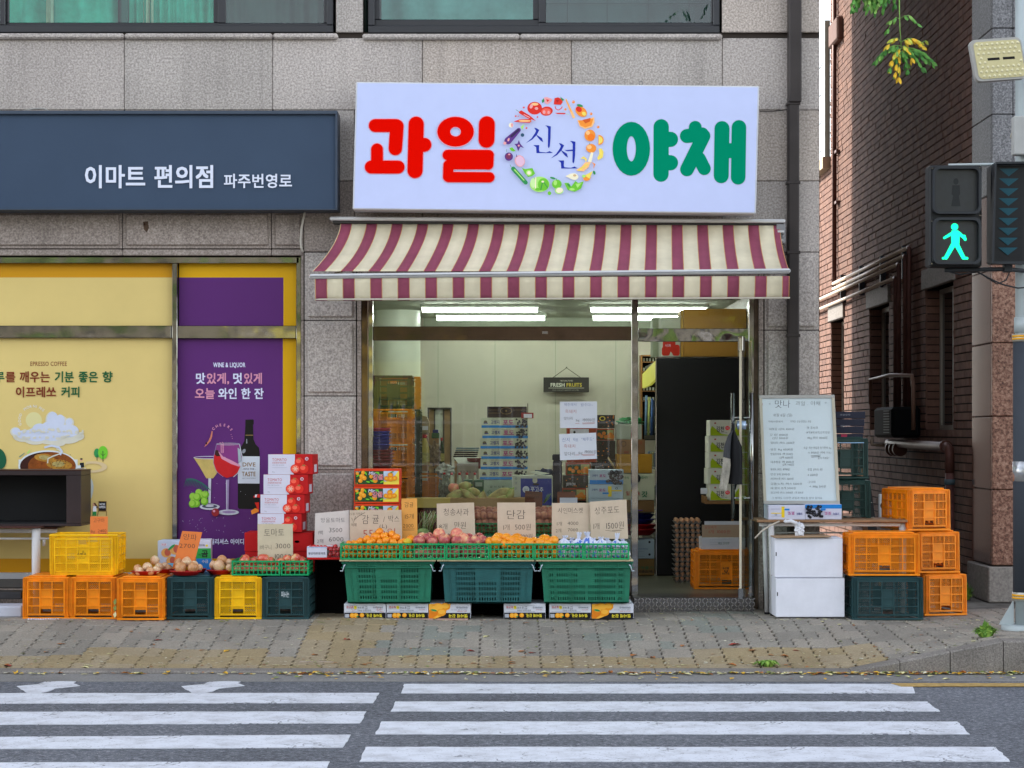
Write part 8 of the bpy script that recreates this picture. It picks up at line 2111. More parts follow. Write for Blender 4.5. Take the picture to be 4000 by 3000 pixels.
nth = ('topmost', 'second', 'third', 'fourth', 'fifth', 'lowest')
for k in range(6):
 yt = 1632 + k * 40.4; a_ = (1880, 1883, 1876, 1879, 1877, 1874)[k]; b_ = (2062, 2063, 2062, 2064, 2062, 2060)[k]
 Yk = 19.6
 t = carton('grape_carton', '%s blue and white grape carton of the tall stack of six inside' % nth[k], a_, b_, yt, yt + 39.6, Yk, .32, gbi, group='tall stack of grape cartons inside')
 A = Art(Yk - .0005, step=.0004); grape_front(A, a_, yt, b_ - a_, 39.6); A.obj('print', t)
t = carton('pale_carton', 'pale carton with a printed label under the tall stack of grape cartons', 1887, 2062, 1875, PZ(0, 1) and 2000, 19.58, .34, cardm('pale_green_box', '9aa796'))
A = Art(19.5795, *B13, step=.0004); A.rect(1825, 1320, 2100, 1322, inkg); A.text('· 음 시 시 필 ·', 1845, 1345, 32, inkk, width=240); A.ring(1868, 1405, (32, 32), (26, 26), mat('ink_g', '2c6a48', .6), 4); A.text('유기농', 1842, 1412, 18, mat('ink_g', '2c6a48')); A.obj('print', t)
q = MB(); q.pbox(1892, 2056, 2001, 2068, 19.6, .3, c_brown); tag(q.obj('base_box'), 'brown box at the base of the grape carton stack', 'box')
t = carton('gift_box', 'dark brown gift box with a gold oval on top of the grape cartons', 1903, 2058, 1588, 1631, 19.62, .3, cardm('chocolate', '2c2020'))
A = Art(19.6195, *B13, step=.0004); A.ring(2082, 348, (76, 44), (70, 39), gold, 24); A.rect(1840, 335, 2000, 338, gold); A.rect(2165, 335, 2330, 338, gold); A.rect(1850, 375, 2000, 378, gold); A.text('※', 2065, 365, 50, gold); A.obj('print', t)
q = MB(); q.pbox(2036, 2084, 1612, 1634, 19.5, .03, cardm('tag_red', '8c1c24'), .001); q.pbox(2046, 2078, 1617, 1632, 19.497, .002, lav); q.pbox(2060, 2063, 1576, 1612, 19.55, .004, fr2); q.pbox(2036, 2064, 1629, 1633, 19.53, .09, cardm('tag_red', '8c1c24'))
tag(q.obj('price_tag'), 'small red and white tag sticking out at the top of the grape cartons', 'tag')
for k, (a_, b_) in enumerate(((1810, 1846), (1852, 1889))):
 q = MB(); q.pbox(a_, b_, 1874, 1935, 18.95, .2, plastic('tray_green', '174a30'), .006); q.pbox(a_ + 5, b_ - 5, 1884, 1900, 18.947, .004, mat('label_greyish', '8a9a8c', .6)); tag(q.obj('green_tub'), ('left', 'right')[k] + ' dark green tub with a grey label behind the radishes', 'tub', 'green tubs behind the radishes')
t = carton('printed_box', 'open white and black printed box holding a red bowl', 1785, 1868, 1812, 1900, 20.0, .3, cardm('pale_in', '9b9488'))
q = MB(); q.add([(PX(1768, 20.0), 20.3, PZ(1786, 20.3)), (PX(1868, 20.0), 20.3, PZ(1786, 20.3)), (PX(1868, 20.0), 20.0, PZ(1811, 20)), (PX(1790, 20.0), 20.0, PZ(1811, 20))], [(0, 3, 2, 1)], cardm('pale_in2', 'c3c6bc')); q.obj('flap', t)
A = Art(19.9995, *B13); A.text('로열 과일 선물', 1480, 1150, 34, mat('ink_maroon', '6c2c34', .6), width=230); A.obj('print', t)
q = MB(); q.lathe([(0, 0), (.05, 0), (.075, .1), (.078, .1), (.072, .098), (.046, .008), (0, .008)], (PX(1856, 20.1), 20.12, PZ(1830, 20.1)), plastic('bowl_red', '8c1c24'), 20, sx=1.1); tag(q.obj('red_bowl'), 'red bowl standing in the printed box left of the grape cartons', 'bowl')
q = MB()
for k in range(5): q.box(PX(1770 + k * 3, 20.6), PX(1862 + k * 2, 20.6), 20.6, 20.85, PZ(1786 - k * 8, 20.6), PZ(1781 - k * 8, 20.6), (blk, mat('paper_blue', '5c7884', .6))[k > 2], .002)
q.pbox(1775, 1865, 1787, 1800, 20.62, .24, fr2); q.pbox(1775, 1865, 1800, 1990, 20.62, .24, c_brown)
tag(q.obj('paper_pile'), 'pile of dark trays and blue papers beside the grape carton stack', 'papers')
crumple('foil_bag', 'crumpled silvery plastic bag left of the milky bottles', 'bag', (PX(1742, 19.7), 19.7, PZ(1840, 19.7)), .075, mat('bag_silver', 'a9afa6', .25, var=.25, vs=20), 11, sq=(1, .8, .85))
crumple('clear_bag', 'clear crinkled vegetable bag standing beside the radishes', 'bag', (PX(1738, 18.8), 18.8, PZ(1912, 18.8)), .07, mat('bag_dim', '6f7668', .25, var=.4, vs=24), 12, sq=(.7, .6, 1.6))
Yk = 18.55
t = carton('pepper_box', 'blue and white pepper box with an open flap, right of the radishes', 2001, 2158, 1858, 1975, Yk, .3, cardm('off_white', 'b4b8a8'))
q = MB(); q.pbox(2034, 2155, 1869, 1974, Yk - .002, .001, cardm('royal_blue', '1c2f86')); q.obj('blue_panel', t)
A = Art(Yk - .0026, *B14, step=.0004); pw_ = mat('ink_paper', 'c4cad4', .6, var=0)
A.ell(347, 1367, 44, 44, pw_); A.text('풋고추', 405, 1395, 70, pw_, width=172, bold=.02); A.text('자연에 가까운 선택', 402, 1338, 16, pw_, width=105); A.poly([(435, 1212), (490, 1212), (495, 1265), (478, 1285), (450, 1285), (432, 1262)], mat('tab_cream', 'a8a894', .6, var=0)); A.ell(475, 1300, 45, 14, inkk); A.text('한국', 322, 1378, 28, nvy)
A.text('품', 200, 1240, 40, inkg); A.text('명', 200, 1300, 40, inkg); A.text('단', 198, 1370, 40, inkg)
A.obj('print', t)
q = MB(); q.add([(PX(2066, Yk), Yk + .05, PZ(1843, Yk)), (PX(2105, Yk), Yk + .03, PZ(1856, Yk)), (PX(2150, Yk), Yk + .25, PZ(1852, Yk)), (PX(2100, Yk), Yk + .28, PZ(1842, Yk))], [(0, 1, 2, 3)], cardm('off_white', 'b4b8a8')); q.obj('flap', t)
for nm_, pts, Y_, m_, lb in (('brown_card', ((2051, 1917), (2119, 1922), (2117, 2070), (2049, 2070)), 18.0, cardm('umber', '5e3526'), 'dark umber card standing before the blue pepper box'), ('brown_card', ((2177, 1921), (2248, 1921), (2248, 2070), (2176, 2070)), 18.02, cardm('sienna', '6e4030'), 'sienna card behind the price cards with a white slip on it')):
 P_ = [(PX(x, Y_), PZ(y, Y_)) for x, y in pts]; q = MB(); q.prism(P_[::-1], Y_, Y_ + .004, m_); o = tag(q.obj(nm_), lb, 'card')
 if 'umber' in lb: A = Art(Y_ - .0006, *B14); A.text('대파 한단', 350, 1430, 34, inkk, width=180, jit=.1); A.text('2500원', 350, 1480, 34, inkk, width=170, jit=.1); A.obj('writing', o)
 else: q = MB(); q.pbox(2187, 2255, 1944, 1966, Y_ - .003, .002, lav); q.obj('slip', o)
q = MB()
for i in range(16):
 x = PX(2122 + random.uniform(0, 6), 18.3); q.tube([(x, 18.3, PZ(1965, 18.3)), (PX(2150 + random.uniform(-16, 6), 18.3), 18.3 + random.uniform(-.03, .03), PZ(1925 + random.uniform(0, 22), 18.3))], .0025, GRN[0], n=4, r1=.001)
tag(q.obj('chive_leaves'), 'spray of green chive leaves beside the umber card', 'chives')
Yk = 18.45
for k, (yt, yb2, a_, b_) in enumerate(((1835, 1891, 2303, 2436), (1892, 1946, 2302, 2434), (1947, 2010, 2302, 2434))):
 t = carton('grape_carton', ('upper pale blue grape carton with printed grapes, behind the grape price cards', 'middle pale grape carton with yellow tape, behind the grape price cards', 'lowest pale grape carton, mostly hidden by the price cards')[k], a_, b_, yt, yb2, Yk, .3, cardm('pale_sky', 'b2c0cc'), group='short stack of grape cartons inside')
 A = Art(Yk - .0005, *B14, step=.0004)
 if k == 0:
  A.rect(1172, 1245, 1604, 1298, gbs); A.text('고랭지', 1202, 1198, 30, nvy, width=80, bold=.03); A.text('포도', 1295, 1208, 44, mag, width=92, bold=.05)
  rn = random.Random(3)
  for i in range(46): x, y = rn.uniform(1400, 1595), rn.uniform(1130, 1285); A.ell(x, y, 21, 21, grb, n=9); A.ell(x - 6, y - 7, 6, 5, gri, n=5)
 elif k == 1:
  A.text('고랭지', 1198, 1380, 28, nvy, width=80, bold=.03); A.text('포도', 1290, 1392, 44, mag, width=95, bold=.05); A.rect(1410, 1325, 1458, 1460, ylt); A.rect(1458, 1375, 1588, 1392, ylt); A.rect(1340, 1405, 1420, 1428, gbs); A.ring(1522, 1352, (18, 14), (12, 9), inkk, 12); A.rect(1458, 1330, 1588, 1332, inkg); A.text('수량 인', 1480, 1425, 18, inkg)
 A.obj('print', t)
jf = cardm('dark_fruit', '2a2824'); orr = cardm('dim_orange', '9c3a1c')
def tprint(A, x0, y0, w, h):
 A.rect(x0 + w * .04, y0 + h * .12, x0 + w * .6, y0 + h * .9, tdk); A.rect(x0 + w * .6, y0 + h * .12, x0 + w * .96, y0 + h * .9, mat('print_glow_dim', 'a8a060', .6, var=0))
 for cx, cy in ((.15, .5), (.28, .65), (.42, .4), (.52, .7)): A.ell(x0 + w * cx, y0 + h * cy, h * .16, h * .16, or3, n=10)
 for cx, cy in ((.7, .65), (.8, .5), (.88, .68)): A.ell(x0 + w * cx, y0 + h * cy, h * .2, h * .18, or3, n=12)
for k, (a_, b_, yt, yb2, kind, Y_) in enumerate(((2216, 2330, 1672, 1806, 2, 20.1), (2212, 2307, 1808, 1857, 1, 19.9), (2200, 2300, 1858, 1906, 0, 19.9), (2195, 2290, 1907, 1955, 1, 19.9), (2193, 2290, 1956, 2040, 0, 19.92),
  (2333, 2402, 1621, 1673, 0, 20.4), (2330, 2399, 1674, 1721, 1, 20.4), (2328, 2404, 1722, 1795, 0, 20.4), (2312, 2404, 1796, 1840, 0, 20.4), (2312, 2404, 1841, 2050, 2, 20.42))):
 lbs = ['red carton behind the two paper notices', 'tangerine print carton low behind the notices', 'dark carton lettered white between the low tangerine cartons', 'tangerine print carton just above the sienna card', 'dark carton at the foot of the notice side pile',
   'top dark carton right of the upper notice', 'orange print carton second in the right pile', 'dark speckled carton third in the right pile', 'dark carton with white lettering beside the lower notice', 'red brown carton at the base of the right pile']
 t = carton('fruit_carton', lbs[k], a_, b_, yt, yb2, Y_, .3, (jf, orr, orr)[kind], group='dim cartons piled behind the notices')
 A = Art(Y_ - .0005, step=.0004)
 if kind == 1: tprint(A, a_, yt, b_ - a_, yb2 - yt)
 elif kind == 0:
  rn = random.Random(k)
  for i in range(14): A.ell(rn.uniform(a_ + 4, b_ - 4), rn.uniform(yt + 4, yb2 - 4), 2.6, 2.4, rn.choice((or3, tdk, mat('print_rust', '6a2c1c', .6))), n=7)
  if k in (2, 8): A.text('JEFRON', a_ + 12, yb2 - 10, 15, lav, bold=.02, width=36)
  if k == 5: A.ring(a_ + 20, yt + 14, (12, 9), (8, 6), tyl, 14)
 else: A.rect(a_ + 10, yt + 4, b_ - 30, yt + 22, lav); A.ell(a_ + 28, yt + 16, 5, 5, inkk, n=8)
 A.obj('print', t)
q = MB(); q.pbox(2158, 2202, 1775, 1800, 19.4, .1, mat('dark_navy_cloth', '141a2c', .8), .01); q.pbox(2160, 2196, 1800, 2060, 19.4, .1, mat('dark_navy_cloth', '141a2c'), .01); tag(q.obj('dark_backpack'), 'tall dark navy bag standing left of the cartons behind the notices', 'bag')
crumple('blue_cloth', 'dark blue bundled cloth behind the pepper box', 'cloth', (PX(2128, 19.6), 19.6, PZ(1848, 19.6)), .07, mat('cloth_navy', '1c3054', .8), 15, sq=(1.2, .8, .5))
q = MB(); q.tube([(PX(2375, 19.0), 19.0, PZ(1787, 19)), (PX(2405, 19.0), 19.0, PZ(1835, 19))], .009, mat('stick_pale', 'a08858', .7)); tag(q.obj('wooden_stick'), 'short pale stick slanting above the small grape cartons', 'stick')
Yk = 19.55
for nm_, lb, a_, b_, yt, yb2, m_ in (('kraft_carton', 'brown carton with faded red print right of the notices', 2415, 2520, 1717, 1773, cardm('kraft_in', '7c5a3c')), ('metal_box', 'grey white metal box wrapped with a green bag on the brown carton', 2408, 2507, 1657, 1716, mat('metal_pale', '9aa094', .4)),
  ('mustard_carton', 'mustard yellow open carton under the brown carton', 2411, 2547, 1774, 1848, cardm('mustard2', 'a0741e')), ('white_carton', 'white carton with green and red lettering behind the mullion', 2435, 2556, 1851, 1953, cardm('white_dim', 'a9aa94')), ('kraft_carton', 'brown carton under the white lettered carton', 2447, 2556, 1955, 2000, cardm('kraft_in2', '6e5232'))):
 t = carton(nm_, lb, a_, b_, yt, yb2, Yk, .34, m_)
 A = Art(Yk - .0005, *B14, step=.0004)
 if nm_ == 'white_carton': A.text('우리', 1620, 1228, 34, mat('ink_g', '2c6a48'), bold=.03); A.text('애용합시다', 1800, 1225, 34, mat('ink_g', '2c6a48'), bold=.03, width=125); A.text('일', 1640, 1440, 60, penr, bold=.03); A.text('육', 1775, 1440, 56, penr, bold=.03); A.text('갓', 1845, 1460, 84, mat('ink_g', '2c6a48'), bold=.05); A.ell(1805, 1225, 26, 50, inkk)
 if nm_ == 'kraft_carton' and yt < 1900: A.text('100', 1612, 900, 48, mat('ink_brick', '8c3a24', .6), bold=.03); A.ring(1612, 775, (36, 36), (30, 30), inkk, 16); A.text('사과', 1760, 780, 50, mat('ink_brick', '8c3a24'), width=100)
 A.obj('print', t)
crumple('green_bag', 'green plastic bag spread over the grey metal box', 'bag', (PX(2458, 19.7), 19.7, PZ(1648, 19.7)), .055, mat('bag_green', '3a9a5c', .3, var=.3, vs=12), 21, sq=(2.1, 1.2, .7))
for k in range(5):
 m = (plastic('basin_bright_red', 'b01a1e'), plastic('basin_bright_red', 'b01a1e'), plastic('basin_blue2', '22308c'), plastic('basin_blue2', '22308c'), plastic('basin_purple', '4a2c8c'))[k]; z = FZ + .382 + k * .045
 r = .20 if k < 2 else .17
 o = MB().lathe([(0, .002), (r * .7, 0), (r, .055), (r * 1.05, .058), (r * 1.05, .064), (r * .95, .06), (r * .68, .008), (0, .008)], (PX(2486, 19.7), 19.72, z), m, 28).obj('basin', base=(PX(2486, 19.7), 19.72, z))
 tag(o, ('lowest bright red basin beside the fridge', 'upper bright red basin beside the fridge', 'lower blue basin beside the fridge', 'upper blue basin beside the fridge', 'purple basin on top of the pile beside the fridge')[k], 'basin', 'basins piled beside the fridge')
q = MB(); q.pbox(2447, 2556, 2001, 2004, 19.5, .4, fr2); q.pbox(2447, 2450, 2001, 2106, 19.86, .03, fr2); tag(q.obj('shelf_board'), 'thin dark shelf above the basins beside the fridge', 'shelf')
t = carton('pale_carton', 'pale blue white carton on the floor pile beside the fridge', 2440, 2556, 2107, 2182, Yk, .34, cardm('pale_blue2', '9caebb'))
A = Art(Yk - .0005, *B7, step=.0004); A.ell(414, 1078, 8, 8, inkk, n=12); A.ell(414, 1163, 8, 8, inkk, n=12); A.rect(325, 1140, 380, 1142, inkg); A.rect(325, 1175, 380, 1177, inkg); A.text('good choice', 330, 1128, 14, nvy); A.obj('print', t)
t = carton('kraft_carton', 'brown carton with green lettering on the shop floor beside the fridge', 2440, 2556, 2184, 2248, Yk, .34, cardm('kraft_in3', '7a6038'))
A = Art(Yk - .0005, *B7, step=.0004); A.text('미역줄기', 318, 1262, 22, mat('ink_g', '2c6a48'), bold=.03, width=125); A.text('大光食品(株)', 318, 1286, 20, inkk, bold=.02, width=122); A.obj('print', t)
fk = mat('fridge_black', '141517', .45, var=.06, vs=3);
t = thing('display_fridge', 'tall black display fridge standing end on inside the door', 'fridge', (1.85, 20.3, FZ))
x0_ = PX(2566, 19.6)
q = MB(); q.box(x0_, 2.36, 19.6, 19.64, FZ + .01, PZ(1399, 19.6), fk, .004); q.obj('end_panel', t)
q = MB(); q.box(x0_ - .012, x0_ - .001, 19.6, 19.64, FZ, PZ(1397, 19.6), steel, .002); q.box(x0_ - .012, 2.36, 19.59, 19.64, PZ(1398, 19.6), PZ(1394, 19.6), steel); q.obj('edge_trim', t)
q = MB(); q.box(x0_ + .5, 2.36, 19.64, 21.8, FZ, 2.15, fk); q.box(x0_ + .0, x0_ + .5, 19.64, 21.8, FZ, .45, fk); q.obj('cabinet', t)
q = MB(); q.prism([(19.65, 2.0), (19.65, 2.17), (21.8, 2.09), (21.8, 1.94), (20.7, 1.95)], x0_, x0_ + .03, mat('canopy_yellow', 'b8b840', .4, emit=.1, ecol='d8d850'), axis='x'); q.box(x0_ + .03, x0_ + .5, 19.65, 21.8, 2.14, 2.17, fk); q.obj('canopy', t)
for k in range(3):
 q = MB(); q.box(x0_ + .04, x0_ + .5, 19.65, 21.8, .75 + k * .36, .77 + k * .36, mat('shelf_grey', '7c8078', .5));
 for i in range(7): q.box(x0_ + .05, x0_ + .2, 19.7 + i * .3, 19.9 + i * .3, .77 + k * .36, .92 + k * .36, (mat('goods_a', '6f7c6a', .6, var=.5, vs=10), mat('goods_b', '2f4a6a', .5, var=.4, vs=10), mat('goods_c', '8a8a50', .5, var=.4, vs=10))[(i + k) % 3], .01)
 q.obj('shelf', t)
q = MB()
for i, (px_, c_) in enumerate(((2523, '6c8ca8'), (2534, 'a8b468'), (2546, '3c5c90'), (2554, '202830'))): q.tube([(PX(px_, 19.45), 19.5, PZ(1700, 19.5)), (PX(px_ + 3, 19.45), 19.5, PZ(1545 + i * 6, 19.5))], .011, mat('handle_' + c_, c_, .5, var=.3, vs=20))
q.pbox(2518, 2558, 1700, 1716, 19.48, .08, fr2)
tag(q.obj('mop_bundle'), 'bundle of blue and green tool handles between the mullion and the fridge', 'handles')
t = thing('bottle_rack', 'brown framed black rack of pale bottles on the rear wall beside the fridge', 'rack', (PX(2530, 23.5), 23.5, 1.2))
q = MB(); q.pbox(2504, 2509, 1390, 1720, 23.4, .3, mat('rack_wood', '8a6030', .6)); q.pbox(2504, 2640, 1386, 1391, 23.4, .3, mat('rack_wood', '8a6030')); q.pbox(2509, 2640, 1391, 1720, 23.66, .04, blk); q.obj('frame', t)
q = MB()
for j in range(5):
 q.pbox(2510, 2640, 1412 + j * 38, 1415 + j * 38, 23.42, .2, mat('rack_wood', '8a6030'))
 for i in range(7): q.pbox(2513 + i * 12, 2519 + i * 12, 1394 + j * 38 + 5, 1411 + j * 38, 23.45, .05, mat('rack_bottles', '9aa090', .5))
q.obj('bottles', t)
t = carton('big_carton', 'big brown carton lying on top of the black fridge', 2672, 2916, 1206, 1393, 19.75, .55, cardm('amber_card', 'a87c34'))
q = MB(); q.pbox(2660, 2671, 1212, 1393, 19.9, .4, cardm('amber_side', 'b08c40')); q.pbox(2882, 2892, 1337, 1393, 19.745, .002, mat('tape_pale', 'b0a888', .3)); q.obj('tape', t)
t = carton('white_red_box', 'white box with red rounded shapes on the fridge beside the big carton', 2584, 2658, 1238, 1393, 19.9, .4, cardm('white_in', 'b9bfae'))
A = Art(19.8995, *(2300, 1150, .3195), step=.0004)
rp = mat('print_tomred', 'b8240c', .4, var=0)
A.poly(rrect(905, 560, 1060, 680, 30), rp); A.poly(rrect(892, 640, 990, 750, 30), rp); A.poly(rrect(1020, 615, 1112, 750, 30), rp); A.poly([(985, 640), (1030, 640), (1020, 720), (1000, 700), (985, 745)], rp); A.text('사과', 930, 640, 40, lav)
A.obj('print', t)
q = MB(); q.pbox(2549, 2583, 1240, 1393, 20.4, .3, cardm('greenish_box', '9aa48c')); tag(q.obj('grey_box'), 'greyish box on the fridge left of the white and red box', 'box')
t = thing('hanging_sign', 'small black hanging board reading fresh fruits on the rear wall', 'sign', (PX(2212, 23.85), 23.85, PZ(1532, 23.85)))
MB().pbox(2123, 2301, 1474, 1532, 23.85, .02, mat('sign_board_black', '1e211e', .5), .004).obj('board', t)
q = MB(); q.tube([(PX(2160, 23.86), 23.86, PZ(1475, 23.86)), (PX(2213, 23.86), 23.86, PZ(1437, 23.86)), (PX(2268, 23.86), 23.86, PZ(1475, 23.86))], .004, fr2, n=5); q.cyl((PX(2213, 23.86), 23.84, PZ(1436, 23.86)), (PX(2213, 23.86), 23.9, PZ(1436, 23.86)), .008, fr2); q.obj('string', t)
A = Art(23.849, *B9, step=.0006); ffw, ffy = mat('ff_white', 'c8cabc', .6, emit=.0, var=0), mat('ff_yellow', 'b8a838', .6, var=0)
A.text('FRESH', 1463, 704, 40, ffw, bold=.05, width=112); A.text('FRUITS', 1584, 704, 40, ffy, bold=.05, width=122); A.text('· NATURAL FOOD ·', 1534, 664, 16, ffw, width=108); A.line([(1450, 714), (1720, 714)], 3, ffw); A.text('fresh fruits and vegetables every day', 1480, 732, 9, ffw, width=200); A.obj('lettering', t)
for pts, lb, rows in ((((2187, 1569), (2332, 1568), (2333, 1672), (2188, 1672)), 'upper white notice with blue, red and black handwriting on the window', (('제주에서', 840, 283, 44, 165, penb), ('왔수다~', 1055, 285, 44, 162, penb), ('흑돼지', 852, 375, 54, 155, penr), ('앞다리', 836, 462, 46, 118, pen), ('1kg', 988, 485, 44, 55, pen), ('19000원', 1075, 485, 56, 175, pen))),
      (((2184, 1696), (2328, 1690), (2332, 1792), (2188, 1798)), 'lower tilted white notice with blue, red and black handwriting on the window', (('산지', 812, 745, 62, 110, penb), ('직송', 955, 740, 50, 72, penb), ('"제주도"', 1062, 735, 52, 168, penb), ('흑돼지', 832, 825, 54, 162, penr), ('앞다리', 838, 925, 56, 148, pen), ('1kg', 1022, 910, 48, 62, pen), ('19000원', 1100, 900, 58, 165, pen)))):
 Y_ = 17.372; P_ = [(PX(x, Y_), PZ(y, Y_)) for x, y in pts]
 t = thing('paper_notice', lb, 'notice', (P_[0][0] + .15, Y_, P_[2][1])); q = MB(); q.prism(P_[::-1], Y_, Y_ + .001, mat('paper_white', 'd0d4de', .6, var=.03)); q.obj('paper', t)
 A = Art(Y_ - .0003, *B14, step=.0002)
 for tx, x, y, s, w_, m_ in rows: A.text(tx, x, y, s, m_, jit=.08, width=w_)
 y0_ = 505 if 'upper' in lb else 915
 A.line([(1075, y0_), (1240, y0_ - 4)], 4, penr); A.line([(1080, y0_ + 12), (1238, y0_ + 8)], 4, penr); A.line([(985, y0_ + 6), (1040, y0_ + 4)], 4, penr)
 A.obj('writing', t)
Yk = 18.5
pgreen = cardm('pear_green', 'a6bd1c');
for k in range(5):
 yt = 1641 + k * 63
 t = carton('pear_carton', ('topmost', 'second', 'middle', 'fourth', 'lowest')[k] + ' white and green pear carton of the stack behind the door glass', (2773, 2768, 2768, 2764, 2772)[k], 2930, yt, yt + 62, Yk, .34, cardm('pear_white', 'dcdccb'), group='pear cartons behind the door')
 A = Art(Yk - .0005, 2300, 1500 + k * 63, .5727, step=.0004)
 A.poly([(830, 310), (840, 285), (905, 340), (990, 352), (830, 352)], pgreen); A.poly([(990, 352), (1090, 352), (1090, 250), (1040, 250), (1000, 300)], pgreen)
 A.text('김천', 868, 322, 40, inkk, bold=.02, width=58); A.ell(946, 300, 15, 14, red); A.text('배', 936, 308, 22, lav); A.rect(856, 262, 868, 272, penr); A.text('경북 김천시 농협', 880, 336, 9, inkk)
 for x, y in ((1045, 270), (1060, 300), (1030, 320), (1075, 330)): A.ell(x, y, 16, 16, mat('print_pear', 'a8983c', .6, var=0), n=10)
 A.obj('print', t)
q = MB(); q.pbox(2756, 2935, 1957, 1969, Yk - .03, .42, mat('shelf_wood', '84603a', .6, var=.1), .003); q.pbox(2756, 2762, 1940, 1957, Yk - .03, .42, mat('shelf_wood', '84603a')); q.pbox(2858, 2866, 1969, 2250, Yk + .3, .05, mat('shelf_wood', '84603a')); q.pbox(2920, 2928, 1969, 2250, Yk + .3, .05, mat('shelf_wood', '84603a'))
tag(q.obj('wooden_stand'), 'brown wooden stand under the pear cartons', 'stand')
q = MB(); q.pbox(2738, 2764, 1907, 1930, Yk + .05, .03, white, .004); tag(q.obj('paper_slip'), 'small curled white slip at the edge of the pear cartons', 'paper')
tray = mat('tray_pulp', '75706a', .9, var=.12, vs=30, bump=.3); egg = mat('egg_brown', 'b98a68', .5, var=.08); Ye = 18.75
for k in range(13):
 z = FZ + k * .0435; dx = .004 * math.sin(k * 2.2)
 t = thing('egg_tray', 'grey pulp tray of brown eggs, number %s from the floor in the egg stack' % ('one', 'two', 'three', 'four', 'five', 'six', 'seven', 'eight', 'nine', 'ten', 'eleven', 'twelve', 'thirteen')[k], 'egg tray', (PX(2686, Ye) + dx, Ye, z), group='trays of eggs stacked on the shop floor')
 q = MB(); x0_, x1_ = PX(2634, Ye) + dx, PX(2738, Ye) + dx; n = 5
 for i in range(n):
  a_ = x0_ + (x1_ - x0_) * i / n; b_ = x0_ + (x1_ - x0_) * (i + 1) / n
  for yy in (Ye, Ye + .24): q.prism([(a_ + .004, z + .018), (a_ + .016, z), (b_ - .016, z), (b_ - .004, z + .018), (b_, z + .026), (a_, z + .026)], yy, yy + .018, tray)
 q.box(x0_ - .004, x1_ + .004, Ye - .004, Ye + .262, z + .026, z + .030, tray); q.obj('tray', t)
 q = MB()
 for i in range(n):
  q.ball((x0_ + (x1_ - x0_) * (i + .5) / n, Ye + .012, z + .034), .0185, .0185, .022, egg, 10, 8)
  if k == 12:
   for j in range(1, 5): q.ball((x0_ + (x1_ - x0_) * (i + .5) / n, Ye + .012 + j * .05, z + .036), .0185, .0185, .024, egg, 10, 8)
 tag(q.obj('eggs', t), kind='stuff')
put(c_ow, 2838, 17.95, FZ, 'orange crate on the shop floor just inside the door', group=gI)
t = carton('sale_box', 'white and brown box with a red handwritten price on the inner orange crate', 2741, 2912, 2101, 2152, 18.0, .28, cardm('white_sale', 'bdbfc4'))
q = MB(); q.pbox(2742, 2911, 2050, 2099, 18.0, .006, cardm('kraft_sale', 'a08a72')); q.pbox(2752, 2900, 2036, 2050, 18.25, .006, cardm('white_sale', 'bdbfc4')); q.obj('flap', t)
A = Art(17.9995, *B7, step=.0004); A.text('달걀세개', 790, 985, 22, penr, jit=.1); A.text('1개 1000원', 812, 1018, 30, penr, jit=.08, width=160); A.rect(826, 1062, 980, 1063, inkg); A.rect(826, 1078, 980, 1079, inkg); A.rect(826, 1095, 920, 1096, inkg); A.text('국산 신선란', 880, 1092, 16, mat('ink_g', '2c6a48')); A.obj('print', t)
A = Art(17.942, *B7, step=.0004); A.ring(936, 1275, (12, 12), (6, 6), inkk, 14); A.text('농산물', 912, 1262, 16, inkk, bold=.03); A.text('영농조합', 908, 1298, 14, inkk, bold=.02); A.obj('label_text', [o_ for o_ in COL.objects if o_.get('label') == 'orange crate on the shop floor just inside the door'][0])
# ================================================================ GLASS DOOR, OPEN TOWARDS THE STREET
XH = PX(2932, 17.34); t = thing('glass_door', 'frameless glass door standing open beside the step, with steel handles', 'door', (XH, 17.33, FZ))
xd, yd = PX(2893, 16.62), 16.62
dv = Vector((xd - XH, yd - 17.33, 0)); Ld = dv.length; ang = math.atan2(dv.y, dv.x)
M4 = Matrix.Translation((XH, 17.33, 0)) @ Matrix.Rotation(ang, 4, 'Z')
def dobj(q, nm_): q.xform(M4); return q.obj(nm_, t)
dz0, dz1 = .14, 2.235
q = MB(); q.box(.03, Ld, -.006, .006, dz0 + .06, dz1, glass_mat('glass_door', (.80, .88, .84), 1.5)); dobj(q, 'pane')
q = MB(); q.box(Ld, Ld + .012, -.009, .009, dz0 + .02, dz1, mat('door_edge', 'c6c0ac', .25, .3)); dobj(q, 'edge')
q = MB(); q.box(.0, .03, -.012, .012, dz0, dz1 + .01, steel); dobj(q, 'hinge_rail')
q = MB(); q.box(Ld - .16, Ld + .014, -.02, .02, dz0 - .0, dz0 + .09, steel, .004); q.box(Ld - .14, Ld + .012, -.02, .02, dz1 - .1, dz1 + .02, steel, .004); dobj(q, 'clamp')
for s_ in (-1, 1):
 q = MB(); q.tube([(Ld - .11, s_ * .075, .78), (Ld - .11, s_ * .075, 1.80)], .0165, steel, n=12)
 for z_ in (.95, 1.60): q.cyl((Ld - .11, s_ * .008, z_), (Ld - .11, s_ * .075, z_), .011, steel)
 dobj(q, 'handle')
q = MB(); q.cyl((Ld - .08, -.035, 1.54), (Ld - .08, .035, 1.54), .035, mat('lock_blue_steel', '9ab0c8', .25, .5), n=20); q.cyl((Ld - .08, -.045, 1.54), (Ld - .08, .045, 1.54), .014, steel); dobj(q, 'lock')
jb, jg = mat('jacket_black', '121316', .8, var=.1, vs=10), mat('jacket_grey', '77797c', .7, var=.25, vs=9)
t = thing('jacket', 'black jacket with a silvery grey sleeve hanging on the door handle', 'jacket', (PX(2860, 16.9), 16.9, PZ(1915, 16.9)))
YJ = 16.56
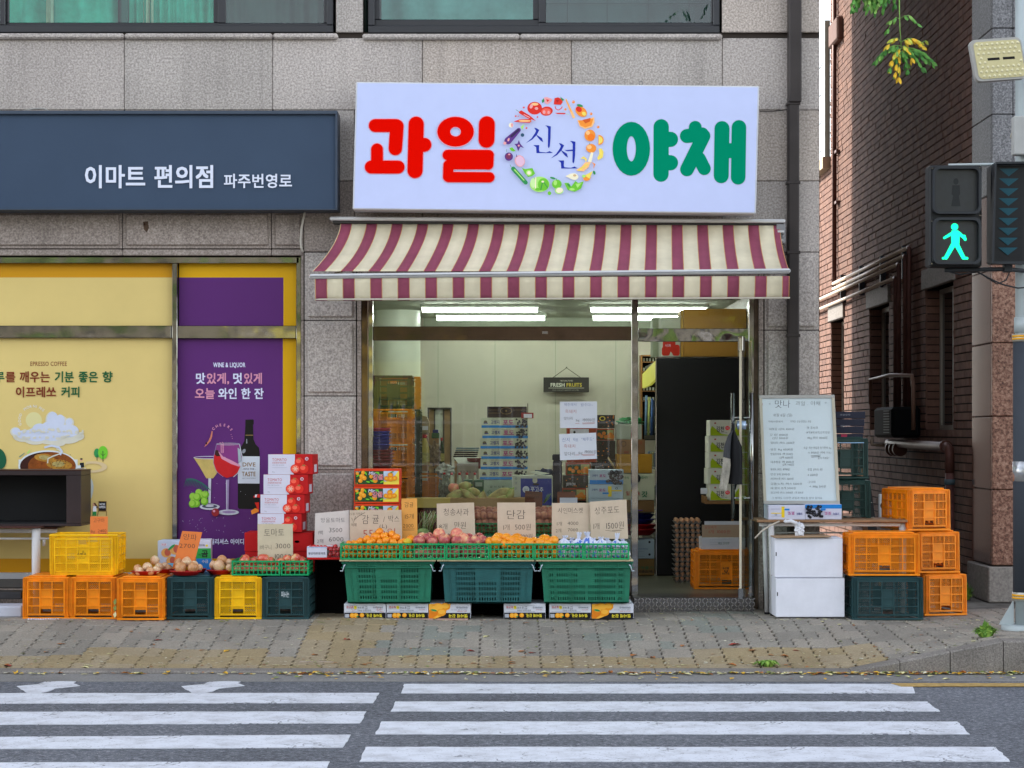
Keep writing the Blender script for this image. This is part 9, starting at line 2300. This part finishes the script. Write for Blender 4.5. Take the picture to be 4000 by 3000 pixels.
def garment(name, left, right, Y, m, d_=.035, par=None):
 q = MB(); v = []; n = len(left)
 for i, ((xl, yl_2), (xr2, yr2)) in enumerate(zip(left, right)):
  for k in range(9):
   u = k / 8; x = xl + (xr2 - xl) * u; y = yl_2 + (yr2 - yl_2) * u
   w_ = math.sin(PI * u) * d_ + .008 * math.sin(u * 15 + i * .6); v.append((PX(x, Y), Y - w_, PZ(y, Y)))
  for k in range(9):
   u = 1 - k / 8; x = xl + (xr2 - xl) * u; y = yl_2 + (yr2 - yl_2) * u
   v.append((PX(x, Y), Y + .02 * math.sin(PI * u), PZ(y, Y)))
 q.add(v, [(i * 18 + k, i * 18 + (k + 1) % 18, (i + 1) * 18 + (k + 1) % 18, (i + 1) * 18 + k) for i in range(n - 1) for k in range(18)], m, True)
 q.add([v[k] for k in range(18)], [list(range(18))[::-1]], m); q.add([v[(n - 1) * 18 + k] for k in range(18)], [list(range(18))], m)
 return q.obj(name, par)
jz = lambda x, y: (2695 + x * .4107, 1562 + y * .4107)
garment('body', [jz(*p_) for p_ in ((402, 225), (388, 290), (372, 360), (360, 450), (368, 540), (378, 640), (372, 740), (366, 800))], [jz(*p_) for p_ in ((420, 225), (428, 290), (455, 360), (492, 440), (500, 540), (498, 640), (500, 740), (498, 806))], YJ, jb, .05, t)
garment('shoulder', [jz(*p_) for p_ in ((398, 290), (360, 340), (330, 430), (318, 500), (315, 545))], [jz(*p_) for p_ in ((410, 290), (398, 340), (388, 430), (384, 500), (384, 560))], YJ - .03, mat('jacket_dark_grey', '3e4044', .7), .035, t)
garment('sleeve', [jz(*p_) for p_ in ((316, 542), (310, 620), (300, 700), (288, 780), (276, 846))], [jz(*p_) for p_ in ((384, 562), (388, 620), (380, 700), (366, 780), (352, 868))], YJ - .03, mat('jacket_silver', 'a09c90', .5, var=.3, vs=14), .035, t)
garment('hem', [jz(*p_) for p_ in ((425, 800), (428, 850))], [jz(*p_) for p_ in ((450, 800), (434, 856))], YJ - .01, jb, .01, t)
q = MB(); q.tube([(PX(2862, YJ), YJ - .01, PZ(1655, YJ)), (PX(2864, YJ), YJ - .01, PZ(1645, YJ)), (PX(2872, YJ), YJ, PZ(1642, YJ))], .005, jb, n=6); q.obj('loop', t)
bpy.data.objects.remove(_fo, do_unlink=True)
